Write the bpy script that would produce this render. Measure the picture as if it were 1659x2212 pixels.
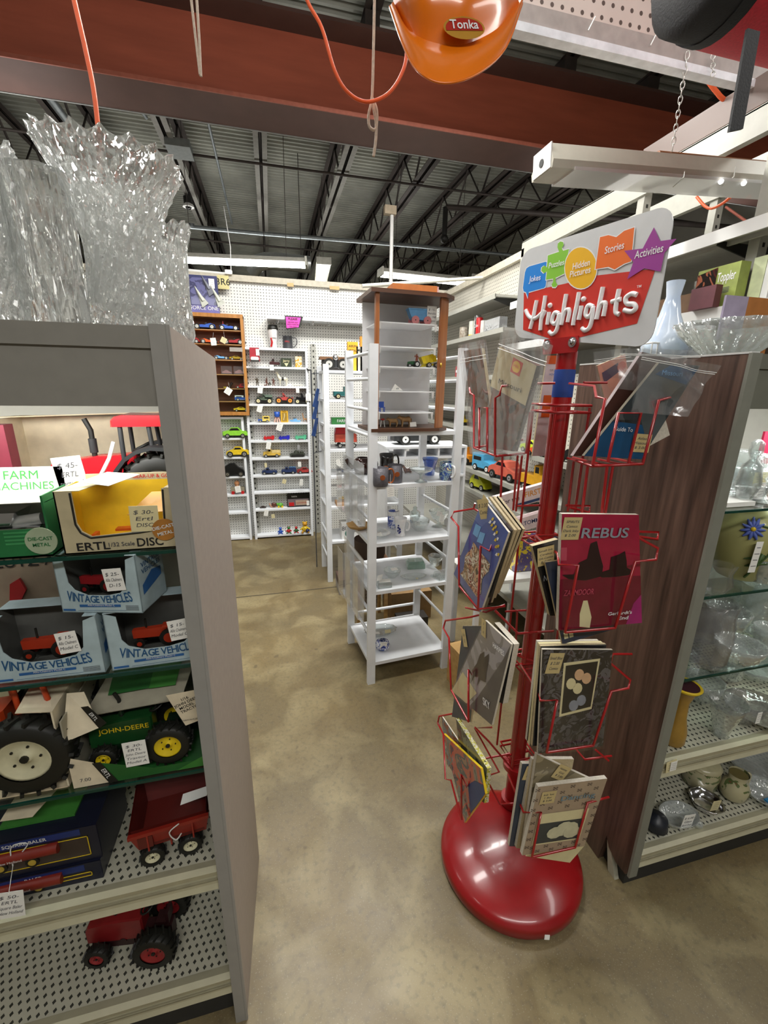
import bpy, math, random
from mathutils import Matrix, Vector
random.seed(7)
S = bpy.context.scene
for o in list(bpy.data.objects): bpy.data.objects.remove(o)
COL = S.collection
PI = math.pi
R = math.radians
# ---------------------------------------------------------------- camera
FPX, PITCH, YAW, ROLL, HCAM = 929.0, R(16.0), R(14.5), R(0.87), 1.5
_f = Vector((math.sin(YAW)*math.cos(PITCH), math.cos(YAW)*math.cos(PITCH), -math.sin(PITCH)))
_r0 = Vector((math.cos(YAW), -math.sin(YAW), 0)); _u0 = _r0.cross(_f)
_r = _r0*math.cos(ROLL) + _u0*math.sin(ROLL); _u = -_r0*math.sin(ROLL) + _u0*math.cos(ROLL)
EYE = Vector((0, 0, HCAM))
cd = bpy.data.cameras.new('camera'); cam = bpy.data.objects.new('camera', cd); COL.objects.link(cam)
cd.sensor_fit = 'HORIZONTAL'; cd.sensor_width = 36.0; cd.lens = 36.0*FPX/1659.0; cd.clip_start = 0.02; cd.clip_end = 100
m3 = Matrix((_r, _u, -_f)).transposed(); cam.matrix_world = Matrix.Translation(EYE) @ m3.to_4x4()
S.camera = cam
def at(px, py, X=None, Y=None, Z=None):
    """photo direction met with a real plane of the room"""
    d = _f*FPX + _r*(px-829.5) - _u*(py-1106.0)
    if X is not None: t = (X-EYE.x)/d.x
    elif Y is not None: t = (Y-EYE.y)/d.y
    else: t = (Z-EYE.z)/d.z
    return EYE + d*t
def onpl(px, py, p0, n):
    d = _f*FPX + _r*(px-829.5) - _u*(py-1106.0); n = Vector(n)
    return EYE + d*((Vector(p0)-EYE).dot(n)/d.dot(n))
# ---------------------------------------------------------------- light and exposure
S.view_settings.view_transform = 'Standard'; S.view_settings.look = 'None'; S.view_settings.gamma = 1.0
S.view_settings.use_curve_mapping = False
S.view_settings.exposure = 0.28
w = bpy.data.worlds.new('world'); S.world = w; w.use_nodes = True
w.node_tree.nodes['Background'].inputs[0].default_value = (0.9, 0.95, 1.0, 1); w.node_tree.nodes['Background'].inputs[1].default_value = 0.02
def area(name, loc, sx, sy, e, rot=(0, 0, 0), col=(1, 0.985, 0.94)):
    l = bpy.data.lights.new(name, 'AREA'); l.shape = 'RECTANGLE'; l.size = sx; l.size_y = sy; l.energy = e; l.color = col
    o = bpy.data.objects.new(name, l); COL.objects.link(o); o.location = loc; o.rotation_euler = rot; return o
# fluorescent strips and one added beam fill under the roof (above and behind the camera, and over the aisles ahead)
area('ceiling_strip_and_fill', (0.3, 1.55, 2.98), 1.5, 0.25, 38)
area('ceiling_strip_and_fill', (0.2, -1.2, 2.9), 2.4, 0.3, 42)
area('ceiling_strip_and_fill', (2.6, 0.2, 3.0), 0.3, 2.4, 24)
area('ceiling_strip_and_fill', (-2.0, 1.2, 3.0), 0.3, 2.4, 18)
area('ceiling_strip_and_fill', (1.15, 2.7, 3.35), 1.6, 0.3, 66)
area('ceiling_strip_and_fill', (0.1, 3.0, 3.3), 1.2, 0.3, 44)
area('ceiling_strip_and_fill', (0.1, 8.0, 2.6), 5.0, 0.3, 40)
area('ceiling_strip_and_fill', (0.4, 0.3, 2.75), 4.0, 0.35, 20, rot=(R(112), 0, 0))  # added fill aimed at the beam web
# added upward fill for beam and roof, standing in for the tubes' spill
for (x_, y_, z_, sx_, e_) in ((0.2, 0.6, 2.8, 3.0, 9), (0.2, 6.0, 2.75, 4.0, 20), (3.6, 4.0, 2.8, 2.0, 11), (-2.2, 4.0, 2.8, 2.0, 11), (0.2, 10.5, 2.75, 6.0, 8)):
    area('ceiling_fill_uplight', (x_, y_, z_), sx_, 0.3, e_, rot=(PI, 0, 0))
# ---------------------------------------------------------------- materials
def lin(c):
    if isinstance(c, str):
        c = [int(c[i:i+2], 16)/255 for i in (0, 2, 4)]
        c = [x/12.92 if x <= 0.04045 else ((x+0.055)/1.055)**2.4 for x in c]
    return (c[0], c[1], c[2], 1.0)
_mc = {}
def mat(name, col, rough=0.5, metal=0.0, var=0.12, scale=30.0, emis=0.0, bump=0.0, spec=0.5, coat=0.0, stretch=(1, 1, 1), col2=None):
    if name in _mc: return _mc[name]
    m = bpy.data.materials.new(name); m.use_nodes = True; n = m.node_tree.nodes; L = m.node_tree.links
    b = n['Principled BSDF']; c = lin(col)
    b.inputs['Roughness'].default_value = rough; b.inputs['Metallic'].default_value = metal
    b.inputs['Specular IOR Level'].default_value = spec; b.inputs['Coat Weight'].default_value = coat; b.inputs['Coat Roughness'].default_value = 0.08
    tc = n.new('ShaderNodeTexCoord'); mp = n.new('ShaderNodeMapping'); mp.inputs['Scale'].default_value = stretch
    nz = n.new('ShaderNodeTexNoise'); nz.inputs['Scale'].default_value = scale; nz.inputs['Detail'].default_value = 4
    L.new(tc.outputs['Object'], mp.inputs[0]); L.new(mp.outputs[0], nz.inputs['Vector'])
    cr = n.new('ShaderNodeValToRGB'); e = cr.color_ramp.elements
    e[0].position = 0.3; e[1].position = 0.7
    if col2 is None:
        e[0].color = (c[0]*(1-var), c[1]*(1-var), c[2]*(1-var), 1); e[1].color = (min(1, c[0]*(1+var)), min(1, c[1]*(1+var)), min(1, c[2]*(1+var)), 1)
    else: e[0].color = c; e[1].color = lin(col2)
    L.new(nz.outputs[0], cr.inputs[0]); L.new(cr.outputs[0], b.inputs['Base Color'])
    if bump:
        bp = n.new('ShaderNodeBump'); bp.inputs['Strength'].default_value = bump; bp.inputs['Distance'].default_value = 0.004
        L.new(nz.outputs[0], bp.inputs['Height']); L.new(bp.outputs[0], b.inputs['Normal'])
    if emis: b.inputs['Emission Color'].default_value = c; b.inputs['Emission Strength'].default_value = emis
    _mc[name] = m; return m
def holes(name, col, hole, ax, px, py, r, shape='dot', stag=False, rough=0.6, face=None):
    """board or sheet with a regular grid of punched holes"""
    if name in _mc: return _mc[name]
    m = mat(name, col, rough, var=0.05, scale=6); n = m.node_tree.nodes; L = m.node_tree.links; b = n['Principled BSDF']
    tc = [x for x in n if x.type == 'TEX_COORD'][0]; sp = n.new('ShaderNodeSeparateXYZ'); L.new(tc.outputs['Object'], sp.inputs[0])
    def mth(op, a, bb=None, c=None):
        k = n.new('ShaderNodeMath'); k.operation = op
        for i, v in enumerate((a, bb, c)):
            if v is None: continue
            if isinstance(v, (int, float)): k.inputs[i].default_value = v
            else: L.new(v, k.inputs[i])
        return k.outputs[0]
    u = mth('DIVIDE', sp.outputs[ax[0]], px); v = mth('DIVIDE', sp.outputs[ax[1]], py)
    if stag: u = mth('ADD', u, mth('MULTIPLY', mth('MODULO', mth('ABSOLUTE', mth('FLOOR', v)), 2), 0.5))
    fu = mth('MULTIPLY', mth('SUBTRACT', mth('FRACT', u), 0.5), px); fv = mth('MULTIPLY', mth('SUBTRACT', mth('FRACT', v), 0.5), py)
    if shape == 'dot': d = mth('SQRT', mth('ADD', mth('MULTIPLY', fu, fu), mth('MULTIPLY', fv, fv)))
    else: d = mth('ADD', mth('ABSOLUTE', fu), mth('MULTIPLY', mth('ABSOLUTE', fv), 0.8))
    k = mth('LESS_THAN', d, r)
    mx = n.new('ShaderNodeMix'); mx.data_type = 'RGBA'; old = b.inputs['Base Color'].links[0].from_socket
    L.new(k, mx.inputs[0]); L.new(old, mx.inputs[6]); mx.inputs[7].default_value = lin(hole); L.new(mx.outputs[2], b.inputs['Base Color'])
    return m
def wood(name, c1, c2, ax='Z', rough=0.45, s=1.0):
    st = {'Z': (18*s, 18*s, 1.2*s), 'X': (1.2*s, 18*s, 18*s), 'Y': (18*s, 1.2*s, 18*s)}[ax]
    m = mat(name, c1, rough, scale=2.2, stretch=st, col2=c2)
    return m
def thin_glass(name, tint=(0.93, 0.96, 0.95), blend=0.35, white=0.06, bscale=60, bump=0.25, rough=0.05):
    """clear glass or film: see-through face on, mirror-like at the rim"""
    if name in _mc: return _mc[name]
    m = bpy.data.materials.new(name); m.use_nodes = True; n = m.node_tree.nodes; L = m.node_tree.links
    n.remove(n['Principled BSDF']); out = n['Material Output']
    tr = n.new('ShaderNodeBsdfTransparent'); tr.inputs[0].default_value = (*tint, 1)
    gl = n.new('ShaderNodeBsdfGlossy'); gl.inputs['Roughness'].default_value = rough; gl.inputs['Color'].default_value = (0.95, 0.95, 0.95, 1)
    df = n.new('ShaderNodeBsdfDiffuse'); df.inputs[0].default_value = (min(1, tint[0]*.9), min(1, tint[1]*.9), min(1, tint[2]*.9), 1)
    lw = n.new('ShaderNodeLayerWeight'); lw.inputs[0].default_value = blend
    tc = n.new('ShaderNodeTexCoord'); vo = n.new('ShaderNodeTexVoronoi'); vo.inputs['Scale'].default_value = bscale; L.new(tc.outputs['Object'], vo.inputs['Vector'])
    bp = n.new('ShaderNodeBump'); bp.inputs['Strength'].default_value = bump; bp.inputs['Distance'].default_value = 0.003; L.new(vo.outputs['Distance'], bp.inputs['Height'])
    L.new(bp.outputs[0], gl.inputs['Normal']); L.new(bp.outputs[0], lw.inputs['Normal'])
    m1 = n.new('ShaderNodeMixShader'); L.new(lw.outputs['Facing'], m1.inputs[0]); L.new(tr.outputs[0], m1.inputs[1]); L.new(gl.outputs[0], m1.inputs[2])
    m2 = n.new('ShaderNodeMixShader'); m2.inputs[0].default_value = white; L.new(m1.outputs[0], m2.inputs[1]); L.new(df.outputs[0], m2.inputs[2])
    L.new(m2.outputs[0], out.inputs[0]); _mc[name] = m; return m
def blotch(name, cols, scale=14.0, rough=0.25, seed=0.0, coat=0.6):
    """printed picture: patches of several inks"""
    if name in _mc: return _mc[name]
    m = bpy.data.materials.new(name); m.use_nodes = True; n = m.node_tree.nodes; L = m.node_tree.links; b = n['Principled BSDF']
    b.inputs['Roughness'].default_value = rough; b.inputs['Coat Weight'].default_value = coat; b.inputs['Coat Roughness'].default_value = 0.05
    tc = n.new('ShaderNodeTexCoord'); mp = n.new('ShaderNodeMapping'); mp.inputs['Location'].default_value = (seed, seed*.7, seed*1.3)
    nz = n.new('ShaderNodeTexNoise'); nz.inputs['Scale'].default_value = scale; nz.inputs['Detail'].default_value = 3.5; nz.inputs['Distortion'].default_value = 1.2
    cr = n.new('ShaderNodeValToRGB'); cr.color_ramp.interpolation = 'CONSTANT'
    L.new(tc.outputs['Object'], mp.inputs[0]); L.new(mp.outputs[0], nz.inputs['Vector']); L.new(nz.outputs[0], cr.inputs[0]); L.new(cr.outputs[0], b.inputs['Base Color'])
    k = len(cols); e = cr.color_ramp.elements
    while len(e) < k: e.new(0.5)
    for i, c in enumerate(cols): e[i].position = 0.0 if i == 0 else 0.34+0.32*(i-1)/max(1, k-2); e[i].color = lin(c)
    _mc[name] = m; return m
# ---------------------------------------------------------------- geometry collector
_tx = {}
def text_mesh(s, bold=0.0):
    bold *= .35; k = (s, bold)
    if k not in _tx:
        c = bpy.data.curves.new('t', 'FONT'); c.body = s; c.size = 1.0; c.offset = bold; c.align_x = 'CENTER'; c.align_y = 'CENTER'; c.resolution_u = 3
        o = bpy.data.objects.new('t', c); COL.objects.link(o); dg = bpy.context.evaluated_depsgraph_get(); me = bpy.data.meshes.new_from_object(o.evaluated_get(dg))
        vs = [tuple(v.co) for v in me.vertices]; fs = [tuple(p.vertices) for p in me.polygons]
        bpy.data.objects.remove(o); bpy.data.curves.remove(c); bpy.data.meshes.remove(me)
        xs = [v[0] for v in vs] or [0]; w_ = max(xs)-min(xs); cx = (max(xs)+min(xs))/2
        _tx[k] = ([(v[0]-cx, v[1], 0) for v in vs], fs, w_)
    return _tx[k]
def frame(o, x, y):
    x = Vector(x).normalized(); y = Vector(y); y = (y - x*y.dot(x)).normalized(); z = x.cross(y)
    return Matrix.Translation(Vector(o)) @ Matrix((x, y, z)).transposed().to_4x4()
class G:
    def __init__(s): s.v = []; s.f = []; s.m = []; s.s = []; s.T = Matrix()
    def add(s, vs, fs, m, sm=False):
        b = len(s.v); T = s.T
        s.v += [T @ Vector(v) for v in vs]
        for i, f in enumerate(fs):
            s.f.append([b+k for k in f]); s.m.append(m if not isinstance(m, list) else m[i]); s.s.append(sm)
        return s
    def box(s, x0, x1, y0, y1, z0, z1, m):
        v = [(x, y, z) for z in (z0, z1) for y in (y0, y1) for x in (x0, x1)]
        return s.add(v, [(0, 2, 3, 1), (4, 5, 7, 6), (0, 1, 5, 4), (2, 6, 7, 3), (0, 4, 6, 2), (1, 3, 7, 5)], m)
    def cbox(s, c, d, m, bev=0.0):
        x, y, z = d[0]/2, d[1]/2, d[2]/2
        if not bev: return s.box(c[0]-x, c[0]+x, c[1]-y, c[1]+y, c[2]-z, c[2]+z, m)
        pr = [(-x+bev, -z), (x-bev, -z), (x, -z+bev), (x, z-bev), (x-bev, z), (-x+bev, z), (-x, z-bev), (-x, -z+bev)]
        return s.prism([(c[0]+a, c[2]+b) for a, b in pr], c[1]-y, c[1]+y, m)
    def prism(s, poly, y0, y1, m, ax='Y', sm=False, m_side=None, inset=0.0):
        n = len(poly)
        def p3(a, b, h): return {'Y': (a, h, b), 'X': (h, a, b), 'Z': (a, b, h)}[ax]
        if inset:
            cx = sum(p[0] for p in poly)/n; cy = sum(p[1] for p in poly)/n
            q = [(cx+(p[0]-cx)*(1-inset), cy+(p[1]-cy)*(1-inset)) for p in poly]; d = (y1-y0)*.12
            rings = [[p3(*p, y0) for p in q], [p3(*p, y0+d) for p in poly], [p3(*p, y1-d) for p in poly], [p3(*p, y1) for p in q]]
        else: rings = [[p3(*p, y0) for p in poly], [p3(*p, y1) for p in poly]]
        v = [p for r in rings for p in r]; k = len(rings)
        f = [tuple(range(n))[::-1], tuple((k-1)*n+i for i in range(n))]; mm = [m, m]
        for j in range(k-1):
            for i in range(n): f.append((j*n+i, j*n+(i+1) % n, (j+1)*n+(i+1) % n, (j+1)*n+i)); mm.append(m_side or m)
        if ax == 'Y': f = [t[::-1] for t in f]
        return s.add(v, f, mm, sm)
    def cyl(s, a, b, r0, r1=None, m=None, seg=16, cap=True, sm=True):
        a = Vector(a); b = Vector(b); r1 = r0 if r1 is None else r1; z = (b-a).normalized(); t = Vector((1, 0, 0)) if abs(z.x) < .9 else Vector((0, 1, 0))
        x = z.cross(t).normalized(); y = z.cross(x)
        v = [a+(x*math.cos(2*PI*i/seg)+y*math.sin(2*PI*i/seg))*r0 for i in range(seg)] + [b+(x*math.cos(2*PI*i/seg)+y*math.sin(2*PI*i/seg))*r1 for i in range(seg)]
        s.add(v, [(i, (i+1) % seg, seg+(i+1) % seg, seg+i) for i in range(seg)], m, sm)
        if cap: s.add(v, [tuple(range(seg))[::-1], tuple(range(seg, 2*seg))], m)
        return s
    def lathe(s, prof, c, m, seg=24, rim=None, sm=True, flute=None, ax=None):
        """prof: (r, z) pairs; rim(theta)->dz for the last rings; flute=(n, depth)"""
        v = []; n = len(prof); c = Vector(c)
        for j, (r, z) in enumerate(prof):
            for i in range(seg):
                t = 2*PI*i/seg; rr = r
                if flute: rr = r*(1+flute[1]*math.cos(flute[0]*t))
                dz = rim(t, j/(n-1)) if rim else 0
                p = Vector((rr*math.cos(t), rr*math.sin(t), z+dz)); v.append(c+(ax @ p if ax else p))
        f = [(j*seg+i, j*seg+(i+1) % seg, (j+1)*seg+(i+1) % seg, (j+1)*seg+i) for j in range(n-1) for i in range(seg)]
        s.add(v, f, m, sm)
        if prof[0][0] > 1e-5: s.add(v[:seg], [tuple(range(seg))[::-1]], m)
        return s
    def tube(s, pts, r, m, seg=8, rad=None, smooth_n=0, closed=False):
        p = [Vector(q) for q in pts]
        if smooth_n:
            q = [];
            for i in range(len(p)-1):
                p0 = p[max(0, i-1)]; p1 = p[i]; p2 = p[i+1]; p3 = p[min(len(p)-1, i+2)]
                for k in range(smooth_n):
                    t = k/smooth_n; q.append(0.5*((2*p1)+(p2-p0)*t+(2*p0-5*p1+4*p2-p3)*t*t+(3*p1-p0-3*p2+p3)*t**3))
            q.append(p[-1]); p = q
        v = []; n = len(p); x = None
        for i, a in enumerate(p):
            d = (p[min(n-1, i+1)]-p[max(0, i-1)])
            if d.length < 1e-9: d = Vector((0, 0, 1))
            d.normalize()
            if x is None: t = Vector((0, 0, 1)) if abs(d.z) < .9 else Vector((1, 0, 0)); x = d.cross(t).normalized()
            x = (x-d*x.dot(d))
            if x.length < 1e-6: x = d.orthogonal()
            x.normalize(); y = d.cross(x); rr = rad[i] if rad else r
            v += [a+(x*math.cos(2*PI*k/seg)+y*math.sin(2*PI*k/seg))*rr for k in range(seg)]
        f = [(j*seg+i, j*seg+(i+1) % seg, (j+1)*seg+(i+1) % seg, (j+1)*seg+i) for j in range(n-1) for i in range(seg)]
        s.add(v, f, m, True); s.add(v, [tuple(range(seg))[::-1], tuple(range((n-1)*seg, n*seg))], m); return s
    def ball(s, c, r, m, sc=(1, 1, 1), seg=14, rng=9):
        v = []; f = []
        for j in range(rng+1):
            ph = PI*j/rng
            for i in range(seg): t = 2*PI*i/seg; v.append((c[0]+r*sc[0]*math.sin(ph)*math.cos(t), c[1]+r*sc[1]*math.sin(ph)*math.sin(t), c[2]+r*sc[2]*math.cos(ph)))
        for j in range(rng):
            for i in range(seg): f.append((j*seg+i, (j+1)*seg+i, (j+1)*seg+(i+1) % seg, j*seg+(i+1) % seg))
        return s.add(v, f, m, True)
    def quad(s, pts, m, th=0.0):
        """flat sheet through four points (or more), given thickness away from the viewer side"""
        p = [Vector(q) for q in pts]; n = (p[1]-p[0]).cross(p[-1]-p[0]).normalized(); k = len(p)
        if not th: return s.add(p, [tuple(range(k))], m)
        b = [q+n*th for q in p]
        return s.add(p+b, [tuple(range(k))[::-1], tuple(range(k, 2*k))]+[(i, (i+1) % k, k+(i+1) % k, k+i) for i in range(k)], m)
    def grid(s, fn, nu, nv, m, sm=True):
        v = [fn(i/nu, j/nv) for j in range(nv+1) for i in range(nu+1)]
        return s.add(v, [(j*(nu+1)+i, j*(nu+1)+i+1, (j+1)*(nu+1)+i+1, (j+1)*(nu+1)+i) for j in range(nv) for i in range(nu)], m, sm)
    def text(s, t, F, size, m, bold=0.0, width=None, dz=0.0004, shear=0.0, arc=0.0):
        vs, fs, w_ = text_mesh(t, bold); sx = size if not width else width/max(w_, 1e-6)
        out = []
        for x, y, z in vs:
            X = x*sx + shear*y*size; Y = y*size + (arc*(x*sx)**2 if arc else 0); out.append(F @ Vector((X, Y, dz)))
        return s.add(out, fs, m)
    def build(s, name, parent=None, world=False, weld=False):
        me = bpy.data.meshes.new(name); vs = s.v
        if parent is not None and world: inv = parent.matrix_basis.inverted(); vs = [inv @ v for v in vs]
        me.from_pydata([tuple(v) for v in vs], [], s.f)
        ms = []
        for m in s.m:
            if m not in ms: ms.append(m)
        for m in ms: me.materials.append(m)
        me.polygons.foreach_set('material_index', [ms.index(m) for m in s.m]); me.polygons.foreach_set('use_smooth', s.s); me.update()
        o = bpy.data.objects.new(name, me); COL.objects.link(o)
        if parent is not None: o.parent = parent
        return o
def tag(o, label, cat, group=None):
    o['label'] = label; o['category'] = cat
    if group: o['group'] = group
    return o
def thing(name, label, cat, loc=(0, 0, 0), rz=0.0, group=None, rot=None):
    o = bpy.data.objects.new(name, None); COL.objects.link(o); o.empty_display_size = 0.05
    o.location = loc; o.rotation_euler = rot or (0, 0, rz); tag(o, label, cat, group)
    bpy.context.view_layer.update() if False else None
    o.matrix_basis = Matrix.LocRotScale(Vector(loc), o.rotation_euler, None); return o
def solo(name, g, label, cat, group=None, base=None):
    if base is None:
        xs = [v.x for v in g.v]; ys = [v.y for v in g.v]; zs = [v.z for v in g.v]; base = ((min(xs)+max(xs))/2, (min(ys)+max(ys))/2, min(zs))
    b = Vector(base); g.v = [v-b for v in g.v]; o = g.build(name); o.location = b; return tag(o, label, cat, group)
def struct(name, g, label=None):
    o = g.build(name); o['kind'] = 'structure'
    if label: o['label'] = label
    return o
def kids(o): return [c for c in bpy.data.objects if c.parent == o]
def dup(o, loc, rz=None, label=None, parent=None, group=None):
    c = o.copy(); COL.objects.link(c)
    if parent is not None: c.parent = parent
    else:
        c.location = loc
        if rz is not None: c.rotation_euler = (0, 0, rz)
        if label: c['label'] = label
        if group: c['group'] = group
    for k in kids(o): dup(k, None, parent=c)
    return c
UP = Vector((0, 0, 1))
def Fr(o, ang=0.0, up=(0, 0, 1)):
    """print frame on an upright surface facing the camera side; ang turns it about the vertical"""
    return frame(o, (math.cos(ang), math.sin(ang), 0), up)
# ---------------------------------------------------------------- shared materials
WHT = mat('white_paint', 'dcdcda', 0.5, var=0.04, scale=8)
WHTW = mat('white_painted_wood', 'dfe2e6', 0.55, var=0.05, scale=12)
CREAM = mat('cream_paint', 'cfcbb8', 0.5, var=0.05, scale=9)
BLK = mat('black_rubber', '14140f', 0.55); BLKG = mat('black_gloss', '0e0e10', 0.2)
CHR = mat('chrome', 'd8d8dc', 0.15, 1.0, var=0.03)
PAPER = mat('paper_white', 'ecebe6', 0.7, var=0.03); PAPY = mat('paper_cream', 'd8cda0', 0.75, var=0.05)
INK = mat('ink_grey', '4a4a50', 0.8); INKB = mat('ink_black', '101010', 0.7)
RED = mat('toy_red', 'b81e22', 0.3); YEL = mat('toy_yellow', 'd8b820', 0.35); BLU = mat('toy_blue', '2a55b0', 0.35); GRN = mat('toy_green', '2f7a38', 0.35)
ORG = mat('toy_orange', 'd85a1c', 0.35); LBL = mat('toy_light_blue', '6aa6d8', 0.4)
GLS = thin_glass('clear_glass', (0.93, 0.96, 0.955), 0.36, 0.08, 90, 0.4)
GLP = thin_glass('plate_glass', (0.93, 0.97, 0.95), 0.12, 0.0, 5, 0.0, 0.02)
ACR = thin_glass('clear_acrylic', (0.985, 0.99, 0.99), 0.06, 0.0, 8, 0.05, 0.05)
HOLD = thin_glass('holder_acrylic', (0.95, 0.955, 0.96), 0.15, 0.10, 8, 0.1, 0.08)
FILM = thin_glass('plastic_film', (0.97, 0.975, 0.98), 0.14, 0.05, 26, 0.6, 0.12)
GEDGE = mat('glass_edge_green', '0f3a30', 0.15)
def price_tag(g, c, w=0.035, h=0.05, ang=0.0, tilt=0.0, lines=None, m=None, string=None, nrm=None):
    """paper tag with handwriting on its face, optionally on a string"""
    m = m or PAPER; c = Vector(c); x = Vector((math.cos(ang)*math.cos(tilt), math.sin(ang)*math.cos(tilt), math.sin(tilt))); n = Vector((-math.sin(ang), math.cos(ang), 0))
    if nrm: n = -Vector(nrm).normalized(); x = (x-n*x.dot(n)).normalized()
    y = n.cross(x)*-1 if False else x.cross(-n)*-1
    if y.z < 0 and not nrm: y = -y
    F = frame(c, x, y)
    if F.to_3x3().col[2].dot(n) > 0: pass
    a = [F @ Vector(p) for p in ((-w/2, -h/2, 0), (w/2, -h/2, 0), (w/2, h/2, 0), (-w/2, h/2, 0))]
    b = [F @ Vector(p) for p in ((-w/2, -h/2, -.0006), (w/2, -h/2, -.0006), (w/2, h/2, -.0006), (-w/2, h/2, -.0006))]
    g.add(a+b, [(0, 1, 2, 3), (7, 6, 5, 4), (0, 4, 5, 1), (1, 5, 6, 2), (2, 6, 7, 3), (3, 7, 4, 0)], m)
    ls = lines or []
    for i, t in enumerate(ls):
        k = h/(len(ls)+1); g.text(t, F @ Matrix.Translation((0, h/2-k*(i+1), 0)), k*0.85, INK, width=min(w*.85, w*.12*len(t)+.004), dz=0.0005, shear=.25)
    if not ls:
        for i in range(4):
            y0 = h/2-h*(i+1)/5; l = w*random.uniform(.25, .4)
            g.add([F @ Vector(p) for p in ((-l, y0, .0005), (l, y0, .0005), (l, y0+h*.02, .0005), (-l, y0+h*.02, .0005))], [(0, 1, 2, 3)], INK)
    if string: g.tube([F @ Vector((0, h/2-.004, 0.001)), Vector(string)], 0.0006, PAPER, 5)
    return g
# ---------------------------------------------------------------- floor, ceiling, outer walls
def floor_mat():
    m = mat('polished_concrete', '675c44', 0.42, scale=1.6, col2='786744', spec=0.4); n = m.node_tree.nodes; L = m.node_tree.links; b = n['Principled BSDF']
    tc = [x for x in n if x.type == 'TEX_COORD'][0]
    def nz(s, d, dist=0.0):
        k = n.new('ShaderNodeTexNoise'); k.inputs['Scale'].default_value = s; k.inputs['Detail'].default_value = d; k.inputs['Distortion'].default_value = dist; L.new(tc.outputs['Object'], k.inputs['Vector']); return k.outputs[0]
    cur = b.inputs['Base Color'].links[0].from_socket
    def over(fac, lo, hi, col, amt, cur):
        r = n.new('ShaderNodeMapRange'); r.inputs[1].default_value = lo; r.inputs[2].default_value = hi; r.inputs[4].default_value = amt; L.new(fac, r.inputs[0])
        x = n.new('ShaderNodeMix'); x.data_type = 'RGBA'; L.new(r.outputs[0], x.inputs[0]); L.new(cur, x.inputs[6]); x.inputs[7].default_value = lin(col); return x.outputs[2]
    cur = over(nz(4.5, 8, .6), .45, .7, '988b68', .75, cur)
    cur = over(nz(2.6, 6, .9), .52, .72, '5c4c30', .6, cur)
    cur = over(nz(60, 5), .5, .75, '4e483a', .45, cur)
    cur = over(nz(260, 2), .62, .72, 'a09a86', .5, cur)
    cur = over(nz(14, 2), .70, .74, '453c2d', .45, cur)
    L.new(cur, b.inputs['Base Color'])
    r = n.new('ShaderNodeMapRange'); r.inputs[3].default_value = .28; r.inputs[4].default_value = .6; L.new(nz(7, 5), r.inputs[0]); L.new(r.outputs[0], b.inputs['Roughness'])
    return m
g = G(); FM = floor_mat(); g.box(-4.5, 6, -3, 14, -0.1, 0, FM)
g.tube([(-4.5, 3.02, 0), (-0.6, 3.05, 0), (0.1, 3.06, 0), (1.2, 3.1, 0), (6, 3.2, 0)], 0.004, mat('floor_joint', '4a4234', .8), 6)
struct('floor', g)
# roof deck: trapezoid ribs running left to right
g = G(); DK = mat('roof_deck_steel', 'b4b6ac', 0.4, 0.35, var=0.2, scale=3); DKD = mat('shaded_deck_valley', '2e2c29', 0.7, 0.2)  # shade in the deck recesses is put into the darker valley colour
y = -3.0; ZD = 4.02; vs = []; fs = []; mm = []
while y < 14:
    pr = [(y, 0), (y+.026, 0), (y+.036, .035), (y+.066, .035), (y+.076, 0)]
    b = len(vs)
    for (yy, zz) in pr: vs += [(-4.5, yy, ZD+zz), (6, yy, ZD+zz)]
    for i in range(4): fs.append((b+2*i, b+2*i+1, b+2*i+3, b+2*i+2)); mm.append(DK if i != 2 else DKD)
    y += .076
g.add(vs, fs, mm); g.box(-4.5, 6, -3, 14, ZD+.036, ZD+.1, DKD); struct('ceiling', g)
OW = mat('block_wall_grey', 'a5a39c', 0.8, var=0.08, scale=3)
g = G(); g.box(-4.6, -4.5, -3, 14, 0, 4.1, OW); struct('wall_left', g)
g = G(); g.box(6, 6.1, -3, 14, 0, 4.1, OW); struct('wall_outer_right', g)
g = G(); g.box(-4.5, 6, 14, 14.1, 0, 4.1, OW); struct('wall_rear', g)
g = G(); g.box(-4.5, 6, -3.1, -3, 0, 4.1, OW); struct('wall_front', g)
# red steel beam
g = G(); BM = mat('red_oxide_beam', 'b86048', 0.6, var=0.12, scale=5, stretch=(.4, 3, 3)); BMD = mat('shaded_flange', '59403a', 0.65, var=0.1, scale=6)  # flange colour is darkened for the shade on its underside
g.box(-4.5, 6, 3.54, 3.906, 3.30, 3.318, BMD); g.box(-4.5, 6, 3.715, 3.73, 3.318, 3.79, BM); g.box(-4.5, 6, 3.54, 3.906, 3.79, 3.81, BMD)
g.box(-4.5, 6, 3.536, 3.545, 3.298, 3.32, mat('lit_flange_edge', 'a55c4a', .5)); g.box(-4.5, 6, 3.903, 3.915, 3.296, 3.322, mat('grey_edge', '8d8f8e', .5))  # near edge coloured lighter for the light it catches
o = struct('trim_beam', g, 'red oxide steel I-beam crossing the aisle under the roof deck')
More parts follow.
